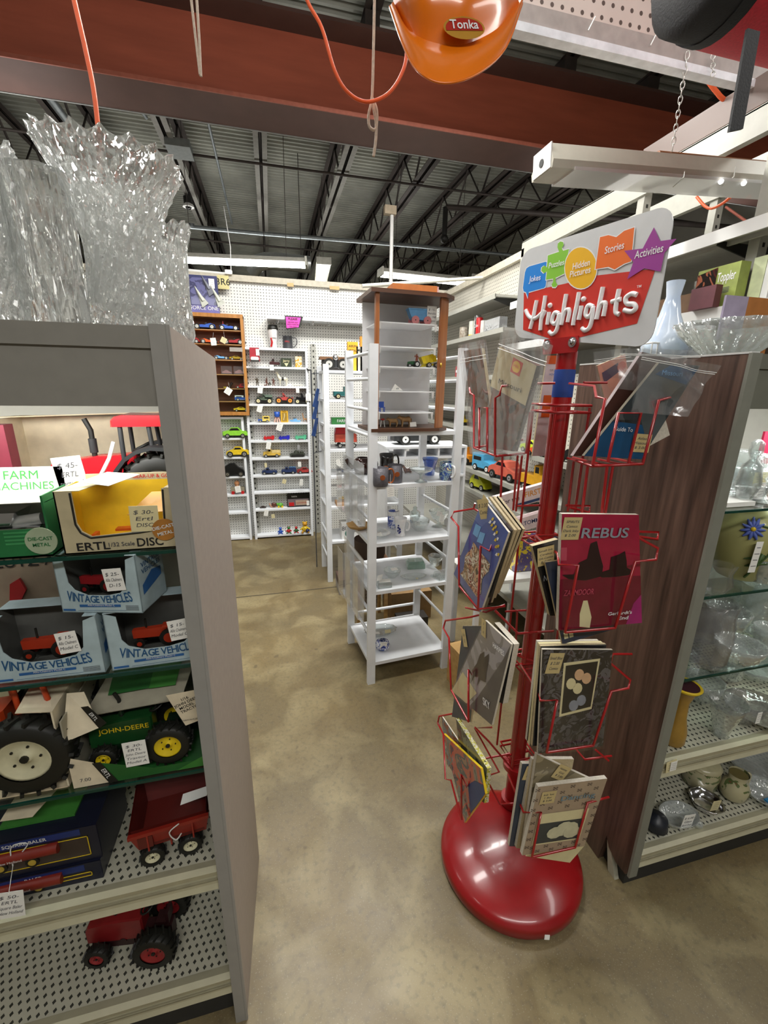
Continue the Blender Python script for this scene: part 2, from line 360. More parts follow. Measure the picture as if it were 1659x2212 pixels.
# open web joists
JM = mat('joist_steel', '4a4340', 0.6, 0.3, var=0.2, scale=10); JMW = mat('joist_paint_light', '8c8a84', 0.5, 0.3)
def joist(x, light=0.0):
    g = G()
    for zc, w_, ya in ((3.52, .05, 4.1), (3.93, .05, -3)):
        for s_ in (-1, 1):
            g.box(x+s_*.008, x+s_*(.008+w_), ya, 14, zc, zc+.006, JMW if zc < 3.6 and light else JM); g.box(x+s_*.008, x+s_*.014, ya, 14, zc, zc+.05, JM)
    g.box(x-.05, x+.05, 3.6, 3.86, 3.81, 3.93, JM)
    pts = [(x, 3.9, 3.93)]; yy = 4.28; k = 1
    while yy < 14: pts.append((x, yy, 3.53 if k % 2 else 3.94)); yy += .38; k += 1
    g.tube(pts, 0.011, JM, 6)
    return g
for k in range(-4, 6):
    solo('roof_joist', joist(.03+.77*k, k in (-1, 0, 1)), 'open-web steel roof joist, '+['leftmost of the ten', 'second from the left', 'third from the left', 'just left of the middle one above the aisle', 'straight above the aisle with pale bottom chord', 'just right of the aisle with pale bottom chord', 'sixth from the left edge, over the display case', 'fourth from the right', 'second from the right', 'rightmost of the ten'][k+4], 'joist', 'open-web joists under the roof', base=(.03+.77*k, 0, 3.5))
g = G(); GP = mat('galvanised_pipe', '8f9699', 0.4, 0.7)
g.tube([(-4.4, 5.86, 3.2), (0, 5.84, 3.2), (1.9, 5.7, 3.19), (3.6, 5.7, 3.19)], 0.022, GP, 10)
for x in (-.75, .8): g.cyl((x, 5.84, 3.2), (x, 5.84, 3.23), .03, m=GP)
solo('conduit_pipe', g, 'grey galvanised pipe running crosswise below the roof joists', 'pipe')
for yb in (4.9, 7.4, 10.2):
    g = G(); g.cyl((-4.4, yb, 3.5), (5.9, yb, 3.5), .012, m=JM, seg=6)
    solo('joist_bridging', g, 'thin dark bridging bar across the roof joists, '+{4.9: 'nearest to the beam', 7.4: 'middle of three', 10.2: 'farthest one'}[yb], 'bar', 'bridging bars across the joists')
g = G(); g.tube([(2.0, 5.2, 3.45), (2.9, 5.0, 3.42), (5.8, 4.6, 3.4)], .03, JM, 8); g.tube([(2.0, 5.2, 3.45), (2.0, 5.2, 3.15)], .03, BLK, 8); g.ball((2.0, 5.2, 3.14), .045, BLK)
solo('sprinkler_pipe', g, 'black pipe with drop fitting meeting the grey conduit at right', 'pipe')
# far strip lights
TUBE = mat('fluorescent_tube', 'fffdf0', .4, emis=14.0); HOUS = mat('lamp_housing', 'b9b7ad', .5)
def strip(x0, x1, y0, z, label, along='X', y1=None):
    a = Vector((x0, y0, z)); b = Vector((x1, y1 if y1 is not None else y0, z)); d = (b-a).normalized(); n = Vector((-d.y, d.x, 0))
    t = thing('strip_light', label, 'ceiling light', loc=(a+b)/2, group=None)
    g = G(); F = frame((a+b)/2, d, n); L_ = (b-a).length; g.T = F; g.prism([(-.09, 0), (.09, 0), (.03, .05), (-.03, .05)], -L_/2, L_/2, HOUS, ax='X'); g.box(-L_/2-.01, -L_/2+.01, -.09, .09, -.03, .05, HOUS); g.box(L_/2-.01, L_/2+.01, -.09, .09, -.03, .05, HOUS); g.build('housing', t, world=True)
    for s_ in (-.035, .035): g = G(); g.T = F; g.cyl((-L_/2+.015, s_, -.018), (L_/2-.015, s_, -.018), .016, m=TUBE, seg=10); g.build('tube', t, world=True)
    for s_ in (-.35, .35):
        g = G(); g.T = F; g.tube([(s_*L_, 0, .05), (s_*L_+.02, 0, 3.95-z)], .003, JM, 5); g.build('hanger_wire', t, world=True)
def pl(px, py, Y): p = at(px, py, Y=Y); return p
p0 = pl(392, 556, 5.2); p1 = pl(662, 574, 5.0); strip(p0.x-.1, p1.x, p0.y, 2.72, 'lit strip light above the pegboard, longest one at far left', y1=p1.y)
p0 = pl(682, 569, 7.2); p1 = pl(733, 578, 5.6); strip(.72, .80, 5.9, 2.98, 'short lit strip light seen end-on between two longer ones', y1=7.0)
p0 = pl(822, 588, 5.2); strip(p0.x, p0.x+1.15, 5.2, 2.74, 'lit strip light right of the thin white post', y1=5.3)
p0 = pl(975, 612, 5.2); strip(2.62, 2.6, 5.55, 2.85, 'lit strip light over the corner where the pegboards meet', y1=6.7)
# bell-shaped sensor and box hanging on the joist at left
g = G(); c = at(405, 425, Z=3.5); g.cyl(c, c+Vector((0, 0, -.06)), .045, m=BLK); g.lathe([(.06, -.1), (.055, -.08), (.03, -.06)], c, WHT, 16); g.ball(c+Vector((0, 0, -.09)), .035, BLKG)
solo('ceiling_camera', g, 'small round camera dome with white ring hung from a joist', 'camera')
g = G(); c = at(388, 322, Z=3.5); g.cbox(c, (.2, .25, .06), mat('junction_grey', '7f8483', .5, .4)); solo('junction_box', g, 'grey metal junction box under the joist above the crystal vases', 'box')
g = G(); a = at(103, 205, Z=3.49); b = at(143, 258, Z=3.49); g.tube([a, b], .03, GP, 8); solo('conduit_stub', g, 'short grey conduit length under the joists at far left', 'pipe')
g = G(); g.tube([(-.36, 6.6, 3.5), (-.36, 4.0, 3.5)], .012, GP, 8); g.tube([(-.82, 4.4, 3.5), (-.88, 3.95, 3.49)], .014, GP, 8); solo('bright_conduit', g, 'bright thin conduit along a joist left of the middle', 'pipe')
g = G(); DU = mat('foil_duct', 'a3a6a6', .3, .8, scale=80, bump=.5)
p = at(575, 600, Y=5.6); g.tube([(p.x-.15, 5.7, 2.78), (p.x, 5.6, 2.86), (p.x+.5, 5.6, 2.86)], .09, DU, 14, smooth_n=4); g.tube([(p.x, 5.6, 2.94), (p.x, 5.6, 3.93)], .004, JM, 5); g.tube([(p.x+.4, 5.6, 2.94), (p.x+.4, 5.6, 3.93)], .004, JM, 5); solo('foil_duct', g, 'silver flexible duct behind the top of the pegboard wall', 'duct')
# ---------------------------------------------------------------- small toy makers
PROF = {
 'sedan': ([(-.5, .1), (-.5, .24), (-.42, .28), (-.26, .3), (-.16, .42), (.12, .43), (.26, .31), (.44, .27), (.5, .2), (.5, .1)], [(-.22, .31), (-.15, .4), (.11, .41), (.21, .31)], .09, (-.3, .3)),
 'coupe': ([(-.5, .1), (-.5, .26), (-.4, .32), (-.3, .34), (-.15, .45), (.1, .45), (.2, .33), (.46, .25), (.5, .16), (.5, .1)], [(-.2, .35), (-.13, .43), (.08, .43), (.15, .34)], .1, (-.3, .32)),
 'beetle': ([(-.5, .1), (-.5, .3), (-.4, .5), (-.2, .62), (.05, .62), (.2, .45), (.42, .32), (.5, .15), (.5, .1)], [(-.2, .42), (-.16, .57), (.03, .57), (.14, .42)], .12, (-.3, .32)),
 'van': ([(-.5, .1), (-.5, .55), (.12, .55), (.14, .36), (.45, .3), (.5, .2), (.5, .1)], [(-.4, .34), (-.4, .46), (0, .46), (0, .34)], .11, (-.28, .32)),
 'truck': ([(-.5, .16), (-.5, .3), (.02, .3), (.02, .5), (.2, .5), (.24, .34), (.48, .3), (.5, .12), (-.5, .12)], [(.06, .36), (.06, .47), (.18, .47), (.2, .36)], .1, (-.28, .34)),
 'tank_truck': ([(-.5, .16), (-.5, .4), (-.42, .46), (-.02, .46), (0, .3), (.04, .3), (.06, .46), (.2, .46), (.26, .32), (.48, .28), (.5, .12), (-.5, .12)], [(.09, .33), (.09, .43), (.18, .43), (.21, .33)], .1, (-.28, .34)),
 'racer': ([(-.5, .14), (-.5, .26), (-.3, .34), (-.16, .3), (-.02, .24), (.1, .26), (.3, .22), (.5, .16), (.5, .1), (-.5, .1)], [(-.14, .3), (-.12, .36), (-.04, .34), (-.02, .27)], .13, (-.36, .34)),
 'sport': ([(-.5, .1), (-.5, .22), (-.3, .25), (-.12, .34), (.06, .34), (.2, .25), (.48, .18), (.5, .1)], [(-.16, .27), (-.1, .32), (.05, .32), (.13, .26)], .08, (-.3, .3)),
 'jalopy': ([(-.46, .22), (-.46, .36), (-.06, .36), (-.04, .46), (.08, .6), (.12, .6), (.1, .34), (.4, .38), (.42, .2), (-.46, .18)], [(-.02, .4), (.04, .5), (.08, .5), (.06, .38)], .16, (-.28, .34)),
 'bulldozer': ([(-.4, .1), (-.4, .42), (-.1, .42), (-.08, .7), (.06, .7), (.08, .4), (.36, .38), (.38, .1)], [(-.06, .46), (-.06, .64), (.04, .64), (.05, .46)], .13, (-.24, .24)),
 'loco': ([(-.5, .12), (-.5, .5), (-.24, .5), (-.24, .34), (.3, .34), (.3, .48), (.4, .48), (.4, .34), (.48, .34), (.5, .12)], [(-.44, .36), (-.44, .46), (-.3, .46), (-.3, .36)], .08, (-.32, .3)),
}
HUB = mat('wheel_hub', 'c9c9c4', .3, .6)
def wheel(g, c, r, w_, tire=None, hub=None, ax='Y', hr=.6, seg=18):
    d = Vector((0, w_/2, 0)) if ax == 'Y' else Vector((w_/2, 0, 0)); c = Vector(c)
    g.cyl(c-d, c+d, r, m=tire or BLK, seg=seg); e = d*1.08; g.cyl(c-e, c+e, r*hr, m=hub or HUB, seg=seg); e = d*1.2; g.cyl(c-e, c+e, r*.16, m=BLK, seg=8)
def toy_car(name, kind, loc, L_, col, label, dirn=1, rz=0.0, cat='toy car', group=None, hub=None, tire=None, wscale=1.0, win=None, h=1.0, extra=None, tg=None, wd=.4):
    pr, wn, wr, wx = PROF[kind]; t = thing(name, label, cat, loc, rz, group)
    P_ = [(x*L_*dirn, z*L_*h) for x, z in pr]; W_ = [(x*L_*dirn, z*L_*h) for x, z in wn]
    if dirn < 0: P_ = P_[::-1]; W_ = W_[::-1]
    D = wd*L_
    g = G(); g.prism(P_, -D/2, D/2, col, inset=.06, sm=False); g.box(-.47*L_, .47*L_, -D*.42, D*.42, L_*.08, L_*.13, BLK)
    if extra: extra(g, L_, D, dirn)
    g.build('body', t)
    g = G(); g.prism(W_, -D*.505, D*.505, win or BLKG); g.build('window', t)
    r = wr*L_*wscale
    for sx in wx:
        for sy in (-1, 1):
            g = G(); wheel(g, (0, 0, 0), r, D*.2, tire, hub); o = g.build('wheel', t); o.location = (sx*L_*dirn, sy*D*.46, r)
    if tg: g = G(); tg(g); g.build('price_tag', t, world=True)
    return t
def figure(name, loc, h, col, label, cat='figurine', group=None, pose='stand', rz=0, col2=None):
    t = thing(name, label, cat, loc, rz, group); g = G(); m = col; s_ = h
    if pose == 'stand':
        for x in (-.08, .08): g.tube([(x*s_*1.4, 0, 0), (x*s_, 0, .25*s_), (x*s_*.8, 0, .5*s_)], 0, m, 7, rad=[.05*s_, .055*s_, .07*s_])
        g.tube([(0, 0, .45*s_), (0, 0, .62*s_), (0, 0, .8*s_), (0, 0, .86*s_)], 0, m, 8, rad=[.1*s_, .1*s_, .13*s_, .05*s_]); g.ball((0, 0, .92*s_), .075*s_, m)
        g.tube([(-.12*s_, 0, .78*s_), (-.24*s_, -.02*s_, .7*s_), (-.2*s_, -.1*s_, .88*s_)], .035*s_, m, 6); g.tube([(.12*s_, 0, .78*s_), (.2*s_, -.03*s_, .62*s_), (.1*s_, -.1*s_, .55*s_)], .035*s_, m, 6)
    elif pose == 'kneel':
        g.tube([(-.3*s_, 0, .05*s_), (0, 0, .08*s_), (.05*s_, 0, .3*s_)], .07*s_, m, 7); g.tube([(.22*s_, 0, 0), (.2*s_, 0, .28*s_), (0, 0, .3*s_)], .06*s_, m, 7)
        g.tube([(0, 0, .28*s_), (0, 0, .62*s_)], .11*s_, m, 8); g.ball((0, 0, .72*s_), .08*s_, m); g.tube([(-.1*s_, -.05*s_, .5*s_), (.1*s_, -.12*s_, .6*s_), (.05*s_, -.12*s_, 1.0*s_)], .025*s_, m, 6)
    elif pose == 'seated':
        g.ball((0, 0, .28*s_), .28*s_, m, (1, .8, 1)); g.ball((0, 0, .7*s_), .2*s_, col2 or m); g.tube([(-.2*s_, -.1*s_, .4*s_), (-.38*s_, -.25*s_, .3*s_)], .07*s_, m, 7); g.tube([(.2*s_, -.1*s_, .4*s_), (.38*s_, -.25*s_, .3*s_)], .07*s_, m, 7)
        for x in (-.15, .15): g.tube([(x*s_, -.15*s_, .1*s_), (x*1.8*s_, -.4*s_, .08*s_)], .08*s_, col2 or m, 7); g.ball((x*s_, 0, .87*s_), .06*s_, m)
    g.build('body', t); return t
def animal(name, loc, L_, col, label, cat, rz=0, group=None, patch=None, neck=.5, bulk=1.0, horns=False, tail=True, legs=.45):
    """standing four-legged toy, head towards -x"""
    t = thing(name, label, cat, loc, rz, group); g = G(); H = legs*L_
    g.tube([(-.3*L_, 0, H+.12*L_), (-.22*L_, 0, H+.1*L_), (0, 0, H+.07*L_), (.24*L_, 0, H+.1*L_), (.33*L_, 0, H+.1*L_)], 0, col, 10, rad=[.09*L_*bulk, .15*L_*bulk, .135*L_*bulk, .15*L_*bulk, .07*L_*bulk], smooth_n=0)
    g.tube([(-.24*L_, 0, H+.12*L_), (-.36*L_, 0, H+.12*L_+neck*.5*L_), (-.42*L_, 0, H+.1*L_+neck*.8*L_)], 0, col, 8, rad=[.13*L_*bulk, .085*L_*bulk, .07*L_*bulk])
    hx, hz = -.42*L_, H+.1*L_+neck*.82*L_
    g.tube([(hx+.04*L_, 0, hz+.02*L_), (hx-.06*L_, 0, hz-.02*L_), (hx-.16*L_, 0, hz-.09*L_)], 0, col, 8, rad=[.07*L_*bulk, .06*L_*bulk, .035*L_*bulk])
    for sy in (-1, 1):
        g.cyl((hx+.03*L_, sy*.04*L_, hz+.04*L_), (hx+.04*L_, sy*.06*L_, hz+.13*L_), .02*L_, .004*L_, col, 6)
        if horns: g.tube([(hx, sy*.05*L_, hz+.05*L_), (hx-.03*L_, sy*.12*L_, hz+.1*L_), (hx-.08*L_, sy*.12*L_, hz+.14*L_)], .012*L_, PAPY, 6)
    g.build('body', t)
    for sx, bx in ((-.22, -.02), (.27, .04)):
        for sy in (-1, 1):
            q = G(); b = bx if sx > 0 else -.01
            q.tube([(0, 0, H+.08*L_), (b*L_*.6, 0, H*.55), (b*L_*1.2 if sx > 0 else 0, 0, H*.3), (0, 0, .02*L_), (-.02*L_, 0, 0)], 0, col, 7, rad=[.07*L_*bulk, .04*L_*bulk, .028*L_, .024*L_, .034*L_]); o = q.build('leg', t); o.location = (sx*L_+(random.uniform(-.03, .03))*L_, sy*.075*L_*bulk, 0)
    if tail: q = G(); q.tube([(.33*L_, 0, H+.14*L_), (.4*L_, 0, H+.1*L_), (.43*L_, 0, H*.5)], 0, col, 6, rad=[.02*L_, .035*L_, .01*L_]); q.build('tail', t)
    if patch: q = G(); q.tube([(-.08*L_, 0, H+.09*L_), (.1*L_, 0, H+.09*L_)], .152*L_*bulk, patch, 10); q.build('saddle', t)
    return t
def carton(name, lo, hi, m, label, cat='box', group=None, rz=0, texts=(), face=None, th=.0):
    """closed box with printed front; texts: (string, x01, z01, size, material, bold)"""
    c = ((lo[0]+hi[0])/2, (lo[1]+hi[1])/2, lo[2]); t = G(); w_, d_, h_ = hi[0]-lo[0], hi[1]-lo[1], hi[2]-lo[2]
    t.cbox((0, 0, h_/2), (w_, d_, h_), m)
    if face: t.add([(-w_*.46, -d_/2-.0003, h_*.06), (w_*.46, -d_/2-.0003, h_*.06), (w_*.46, -d_/2-.0003, h_*.94), (-w_*.46, -d_/2-.0003, h_*.94)], [(0, 1, 2, 3)], face)
    for s_, x, z, sz, mm, *bo in texts: t.text(s_, frame((-w_/2+x*w_, -d_/2-.0006, z*h_), (1, 0, 0), (0, 0, 1)), sz, mm, bold=bo[0] if bo else .0)
    o = t.build(name); o.location = c; o.rotation_euler = (0, 0, rz); return tag(o, label, cat, group)
# ---------------------------------------------------------------- pegboard partition at the back
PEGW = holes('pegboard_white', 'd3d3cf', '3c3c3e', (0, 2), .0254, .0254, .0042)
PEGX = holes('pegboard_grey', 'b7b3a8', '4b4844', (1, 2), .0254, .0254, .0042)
YW = 4.46
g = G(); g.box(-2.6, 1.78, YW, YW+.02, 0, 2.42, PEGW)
for x in (-.35, .87): g.box(x-.002, x+.002, YW-.002, YW, 0, 2.42, WHT)
struct('wall_back', g)
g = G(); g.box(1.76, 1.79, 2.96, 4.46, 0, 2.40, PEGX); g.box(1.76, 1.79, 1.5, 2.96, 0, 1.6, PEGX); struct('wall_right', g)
g = G(); TR = mat('rail_beige', 'b9b2a2', .6)
g.box(-2.6, 1.76, YW-.03, YW+.05, 2.40, 2.45, TR); g.box(1.7, 1.76, YW-.01, YW+.04, 2.36, 2.4, TR); struct('trim_1', g, 'beige rail along the top of the back pegboard')
g = G(); g.box(1.73, 1.80, 2.96, 4.46, 2.38, 2.43, TR); struct('trim_2', g, 'beige rail along the top of the right pegboard')
for i, (a, b) in enumerate(((620, 634), (712, 733))):
    q = at(a, 606+i*8, Y=YW-.035); r_ = at(b, 606+i*8, Y=YW-.035); g = G(); g.box(q.x, r_.x, YW-.034, YW-.03, 2.385, 2.415, mat('masking_tape', 'c8a878', .8)); solo('tape_patch', g, ['piece of masking tape over the seam of the white pegboard rail', 'tan tape piece on the pegboard rail, right of the seam'][i], 'tape')
# slotted uprights
for i, x in enumerate((at(545, 960, Y=4.40).x, at(683, 960, Y=4.40).x)):
    g = G(); g.box(x-.02, x+.02, 4.42, 4.46, 0, 1.4 if i == 0 else 1.9, mat('upright_grey', 'a3a39c', .5, .3))
    z = .1
    while z < 1.9: g.box(x-.006, x+.006, 4.418, 4.42, z, z+.018, BLK); z += .0508
    solo('slotted_upright', g, ['grey slotted upright between the two white toy shelves', 'grey slotted upright right of the tall white toy shelf'][i], 'upright')
# white rail with hooks and pink notice
a = at(577, 687, Y=4.36); b = at(784, 694, Y=4.36)
g = G(); g.box(a.x, b.x+.2, 4.30, 4.45, a.z-.012, a.z+.012, WHTW); solo('upper_wall_shelf', g, 'shallow white shelf high on the back pegboard with hooks under it', 'shelf')
for i, px in enumerate((598, 672, 708)):
    q = at(px, 690, Y=4.30); g = G(); g.tube([(q.x, 4.32, a.z-.012), (q.x-.004, 4.3, a.z-.05), (q.x+.008, 4.22, a.z-.055), (q.x+.014, 4.2, a.z-.03)], .003, CHR, 6)
    solo('wall_hook', g, ['bent wire hook left of the pink notice', 'bent wire hook right of the pink notice', 'rightmost bent wire hook under the upper wall shelf'][i], 'hook')
q = [at(617, 684, Y=4.27), at(650, 686, Y=4.27), at(645, 707, Y=4.27), at(619, 709, Y=4.27)]
t = thing('pink_notice', 'black-backed pink notice reading PLEASE hung from the upper wall shelf', 'sign', (q[0].x, 4.27, q[3].z))
g = G(); g.quad([v+Vector((0, .004, 0)) for v in (q[0]+Vector((-.008, 0, .01)), q[1]+Vector((.02, 0, .01)), q[2]+Vector((.015, 0, 0)), q[3]+Vector((-.004, 0, -.012)))], BLK, .002); g.build('backing', t, world=True)
PNK = mat('pink_card', 'd040a8', .6); g = G(); g.quad(q, PNK, .001); c = (q[0]+q[1]+q[2]+q[3])/4
g.text('PLEASE', Fr(c+Vector((0, -.002, .028))), .026, INKB, .02); g.text('ASK FOR HELP', Fr(c+Vector((0, -.002, 0))), .014, INKB); g.text('WITH ITEMS ON', Fr(c+Vector((0, -.002, -.018))), .014, INKB); g.text('THE SHELF', Fr(c+Vector((0, -.002, -.036))), .014, INKB); g.build('card', t, world=True)
# ---------------------------------------------------------------- white toy shelves on the back wall
YF = 4.337
def zpx(py, px=610): return at(px, py, Y=YF).z
def shelf_unit(label, x0, x1, z1, zs, front=.0):
    t = thing('wall_shelf_unit', label, 'shelf unit', ((x0+x1)/2, YF, 0))
    for x in (x0, x1-.022): g = G(); g.box(x, x+.022, YF, YW-.002, .0, z1, WHTW); g.build('side_panel', t, world=True)
    g = G(); g.box(x0, x1, YF, YW-.002, z1, z1+.02, WHTW); g.build('top_panel', t, world=True)
    for z in zs: g = G(); g.box(x0+.022, x1-.022, YF+.002, YW-.002, z-.018, z, WHTW); g.build('shelf', t, world=True)
    g = G(); g.box(x0+.022, x1-.022, YW-.012, YW-.003, 0, z1, PEGW); g.build('back_panel', t, world=True)
    return t
SX0, SX1 = -.232, .357
ZS = [zpx(v) for v in (792.4, 834, 873, 913, 951.5, 989, 1026, 1062, 1098.6)] + [.035]; ZTOP = zpx(752)
shelf_unit('tall white toy shelf against the back pegboard', SX0, SX1, ZTOP-.02, ZS)
TX1 = -.262
ZT = [at(515, v, Y=YF).z for v in (946, 987, 1029, 1068.7, 1107)]+[.03]
shelf_unit('narrow white toy shelf below the wooden display case', -1.0, TX1, at(530, 905, Y=YF).z, ZT)
def sx(px, py): return at(px, py, Y=YF+.05).x
def row(z): return z+.001
YT = YF+.055
def ln(a, b, py): return sx(b, py)-sx(a, py)
def put(a, b, py, z): return ((sx(a, py)+sx(b, py))/2, YT, z+.001)
def small_tag(px, py, w_=10, h_=14, tilt=0.0, m=None, label=None, Y=YF-.012, top=None):
    c = at(px, py, Y=Y); k = (at(px+10, py, Y=Y)-c).length/10; g = G(); price_tag(g, c, w_*k, h_*k, 0, tilt, m=m, string=top)
    return g
def hung(px, py, w_, h_, tilt, label, m=None, top=None, Y=YF-.012):
    g = small_tag(px, py, w_, h_, tilt, m, Y=Y, top=at(*top, Y=Y) if top else None); return solo('price_tag', g, label, 'price tag')
# on top of the unit
c = at(591, 749, Y=YF+.06); t = thing('travel_cup', 'white lidded travel cup with red figure print on top of the toy shelf', 'cup', (c.x, YF+.06, ZTOP))
g = G(); g.lathe([(.030, 0), (.034, .005), (.043, .155), (.043, .16), (.0, .16)], (0, 0, 0), mat('cup_print', 'e4e2e2', .4), 20); g.build('body', t)
g = G(); g.lathe([(.047, .16), (.048, .175), (.044, .18), (.042, .2), (0, .2)], (0, 0, 0), BLK, 20); g.build('lid', t)
g = G(); g.tube([(-.022, -.036, .01), (-.012, -.041, .05), (-.016, -.042, .07)], .009, RED, 6); g.ball((-.018, -.04, .08), .009, RED); g.build('print', t); g = G(); price_tag(g, (.012, -.047, .125), .035, .07); g.build('price_tag', t)
c = at(622, 749, Y=YF+.06); t = thing('metal_mug', 'dark grey metal mug with wire handle on top of the toy shelf', 'mug', (c.x, YF+.06, ZTOP)); GM = mat('dark_pewter', '55565a', .45, .6)
g = G(); g.lathe([(.044, 0), (.044, .002), (.043, .105), (.045, .11), (.041, .11), (.04, .01), (0, .01)], (0, 0, 0), GM, 20); g.text('GRILL', Fr((-.006, -.0455, .06)), .018, RED, .02); g.build('body', t)
g = G(); g.tube([(.042, 0, .1), (.075, 0, .095), (.085, 0, .06), (.06, 0, .02), (.043, 0, .02)], .004, GM, 6, smooth_n=5); g.build('handle', t)
c = at(550, 766, Y=YF-.02); t = thing('carded_toy', 'red blister card with white toy car hung at the shelf corner', 'carded toy', (c.x, YF-.02, c.z)); g = G()
g.cbox((0, 0, 0), (.085, .012, .12), mat('card_red', 'a01c2c', .4)); g.build('card', t); g = G(); g.cbox((0, -.018, -.035), (.07, .024, .03), WHT, .008); g.cbox((0, -.018, -.055), (.075, .026, .014), BLK); g.build('model_car', t); g = G(); price_tag(g, (.028, -.014, .02), .03, .055); g.build('price_tag', t)
# shelf 1
py = 790; z = ZS[0]
t = toy_car('toy_truck', 'truck', put(583, 603, py, z), ln(582, 604, py), mat('maroon_black', '3a1418', .3), 'dark maroon toy truck on the highest shelf of the tall toy shelf', dirn=-1, h=1.5)
hung(587, 794, 9, 12, 0, 'white tag below the dark maroon truck')
c = put(607, 630, py, z); g = G(); g.cbox((c[0], c[1], z+.04), (ln(607, 630, py), .05, .078), mat('tin_dark_green', '2c3524', .35)); F = Fr((c[0], c[1]-.026, z+.055)); g.text('Jerry', F, .03, PAPY, .02)
g.add([F @ Vector(v) for v in ((-.02, -.02, .001), (0, -.05, .001), (.02, -.02, .001))], [(0, 1, 2)], PAPY); solo('lunch_tin', g, 'dark green square tin with cream lettering', 'tin')
c = put(638, 652, py, z); g = G(); g.cbox((c[0], c[1], z+.05), (ln(638, 652, py), .035, .098), blotch('tin_yellow_print', ['c8962c', 'c8962c', 'e0d8c0', '4a3018'], 40)); solo('spice_tin', g, 'tall yellow printed tin at right of the green tin', 'tin')
t = animal('cat_figurine', (at(668, 794, Y=YF-.01).x, YF-.01, z-.05), .05, BLK, 'small black cat figure clinging to the shelf front', 'figurine', neck=.3)
# shelf 2
z = ZS[1]; py = 832; BRN = mat('brown_plastic', '5b3326', .45)
figure('toy_soldier', (sx(556, py), YT, z), .075, mat('olive_brown', '453a28', .5), 'standing olive toy figure, leftmost on the horse shelf')
figure('toy_soldier', (sx(576, py), YT, z), .085, BRN, 'kneeling brown toy figure with rifle upright', pose='kneel')
g = G(); g.tube([(sx(583, py)-.01, YT, z+.01), (sx(583, py), YT, z+.035), (sx(583, py)+.01, YT, z+.01)], .008, mat('dark_olive', '33352a', .5), 7); solo('toy_rock', g, 'small dark crouching toy beside the kneeling figure', 'figurine')
figure('toy_soldier', (sx(591, py), YT, z), .07, BRN, 'standing brown toy figure just left of the white horse')
t = animal('toy_horse', (sx(611, py), YT, z), .115, mat('ivory_plastic', 'dcd6c0', .4), 'ivory toy horse with black saddle on the second shelf', 'toy horse', patch=BLK, neck=.6, legs=.48)
c = put(630, 654, py, z); g = G(); g.grid(lambda u, v: (c[0]+(u-.5)*.1, c[1]+(v-.5)*.03*math.sin(PI*min(max(u, .02), .98)), z+.004+.02*abs(u-.5)**1.5+.012*abs(v-.5)), 12, 4, mat('ivory_plastic', 'dcd6c0')); solo('toy_canoe', g, 'flat ivory toy canoe at the right end of the horse shelf', 'toy canoe')
hung(562, 842, 11, 15, -.15, 'white tag dangling left below the horse shelf'); hung(579, 845, 8, 12, .3, 'small pale tag hanging second below the horse shelf', ACR); hung(643, 843, 7, 11, 0, 'white tag hanging below the toy canoe')
# shelf 3
z = ZS[2]; py = 871
toy_car('toy_jeep', 'jalopy', put(553, 590, py, z), ln(552, 591, py), mat('jeep_green', '4c5a4c', .4), 'grey-green open toy army truck, left on the vintage car shelf', dirn=-1, extra=lambda g, L, D, d: g.box(.02*L, .45*L, -D*.5, D*.5, .3*L, .5*L, mat('jeep_bed', '5f7263', .5)), hub=PAPY)
toy_car('toy_vintage_car', 'jalopy', put(597, 634, py, z), ln(596, 635, py), mat('coral_red', 'b84440', .35), 'red open vintage toy car with orange spoked wheels', dirn=-1, hub=mat('orange_wheel', 'd88a30', .4), wscale=1.15)
toy_car('toy_vintage_car', 'jalopy', put(638, 670, py, z), ln(637, 671, py), BLKG, 'black vintage toy car at the right under a white tag', dirn=-1, hub=PAPY, h=1.15)
hung(666, 858, 11, 15, 0, 'white tag on the black vintage toy car'); hung(561, 883, 11, 15, -.3, 'white tag hanging below the grey-green army truck')
# shelf 4
z = ZS[3]; py = 911
toy_car('toy_van', 'van', put(559, 582, py, z), ln(558, 583, py), mat('van_yellow', 'd8c060', .4), 'small yellow toy delivery van with blue bonnet', dirn=-1, extra=lambda g, L, D, d: g.box(-.5*L, -.15*L, -D*.52, D*.52, .1*L, .3*L, BLU), wd=.45)
c = put(592, 606, py, z); g = G(); PK = mat('pink_skin', 'd8a898', .5); g.lathe([(.02, .05), (.024, .056), (.027, .1), (.0, .1)], (c[0], c[1], z), BLU, 14)
for dx in (-.02, 0, .02): g.tube([(c[0]+dx*.6, c[1], z+.05), (c[0]+dx*1.3, c[1]-.01, z)], .007, PK, 6)
solo('toy_figure_cup', g, 'blue cup-shaped toy standing on three pink legs', 'toy')
c = put(607, 623, py, z); g = G(); g.cbox((c[0], c[1], z+.056), (ln(607.5, 623, py), .03, .11), mat('box_yellow', 'dba820', .5)); g.cbox((c[0], c[1]-.0155, z+.05), (ln(607.5, 623, py)*.7, .001, .085), mat('box_yellow_dark', '9a7a28', .5)); F = Fr((c[0], c[1]-.0165, z+.103)); g.text('Bendy', F, .014, INKB); g.tube([(c[0]-.01, c[1]-.017, z+.02), (c[0], c[1]-.017, z+.06), (c[0], c[1]-.017, z+.085)], .004, PAPY, 6); solo('toy_box', g, 'upright yellow toy box with a figure on it', 'box')
c = put(627, 650, py, z); g = G(); g.prism([(-.05, .006), (-.055, .022), (.05, .018), (.045, .004)], c[1]-.012, c[1]+.012, LBL); g.box(-.02, .015, c[1]-.008, c[1]+.008, .02, .034, LBL); g.cyl((.005, c[1], .03), (.005, c[1], .065), .0015, m=INK); g.cyl((-.012, c[1], .03), (-.012, c[1], .045), .005, m=BLK)
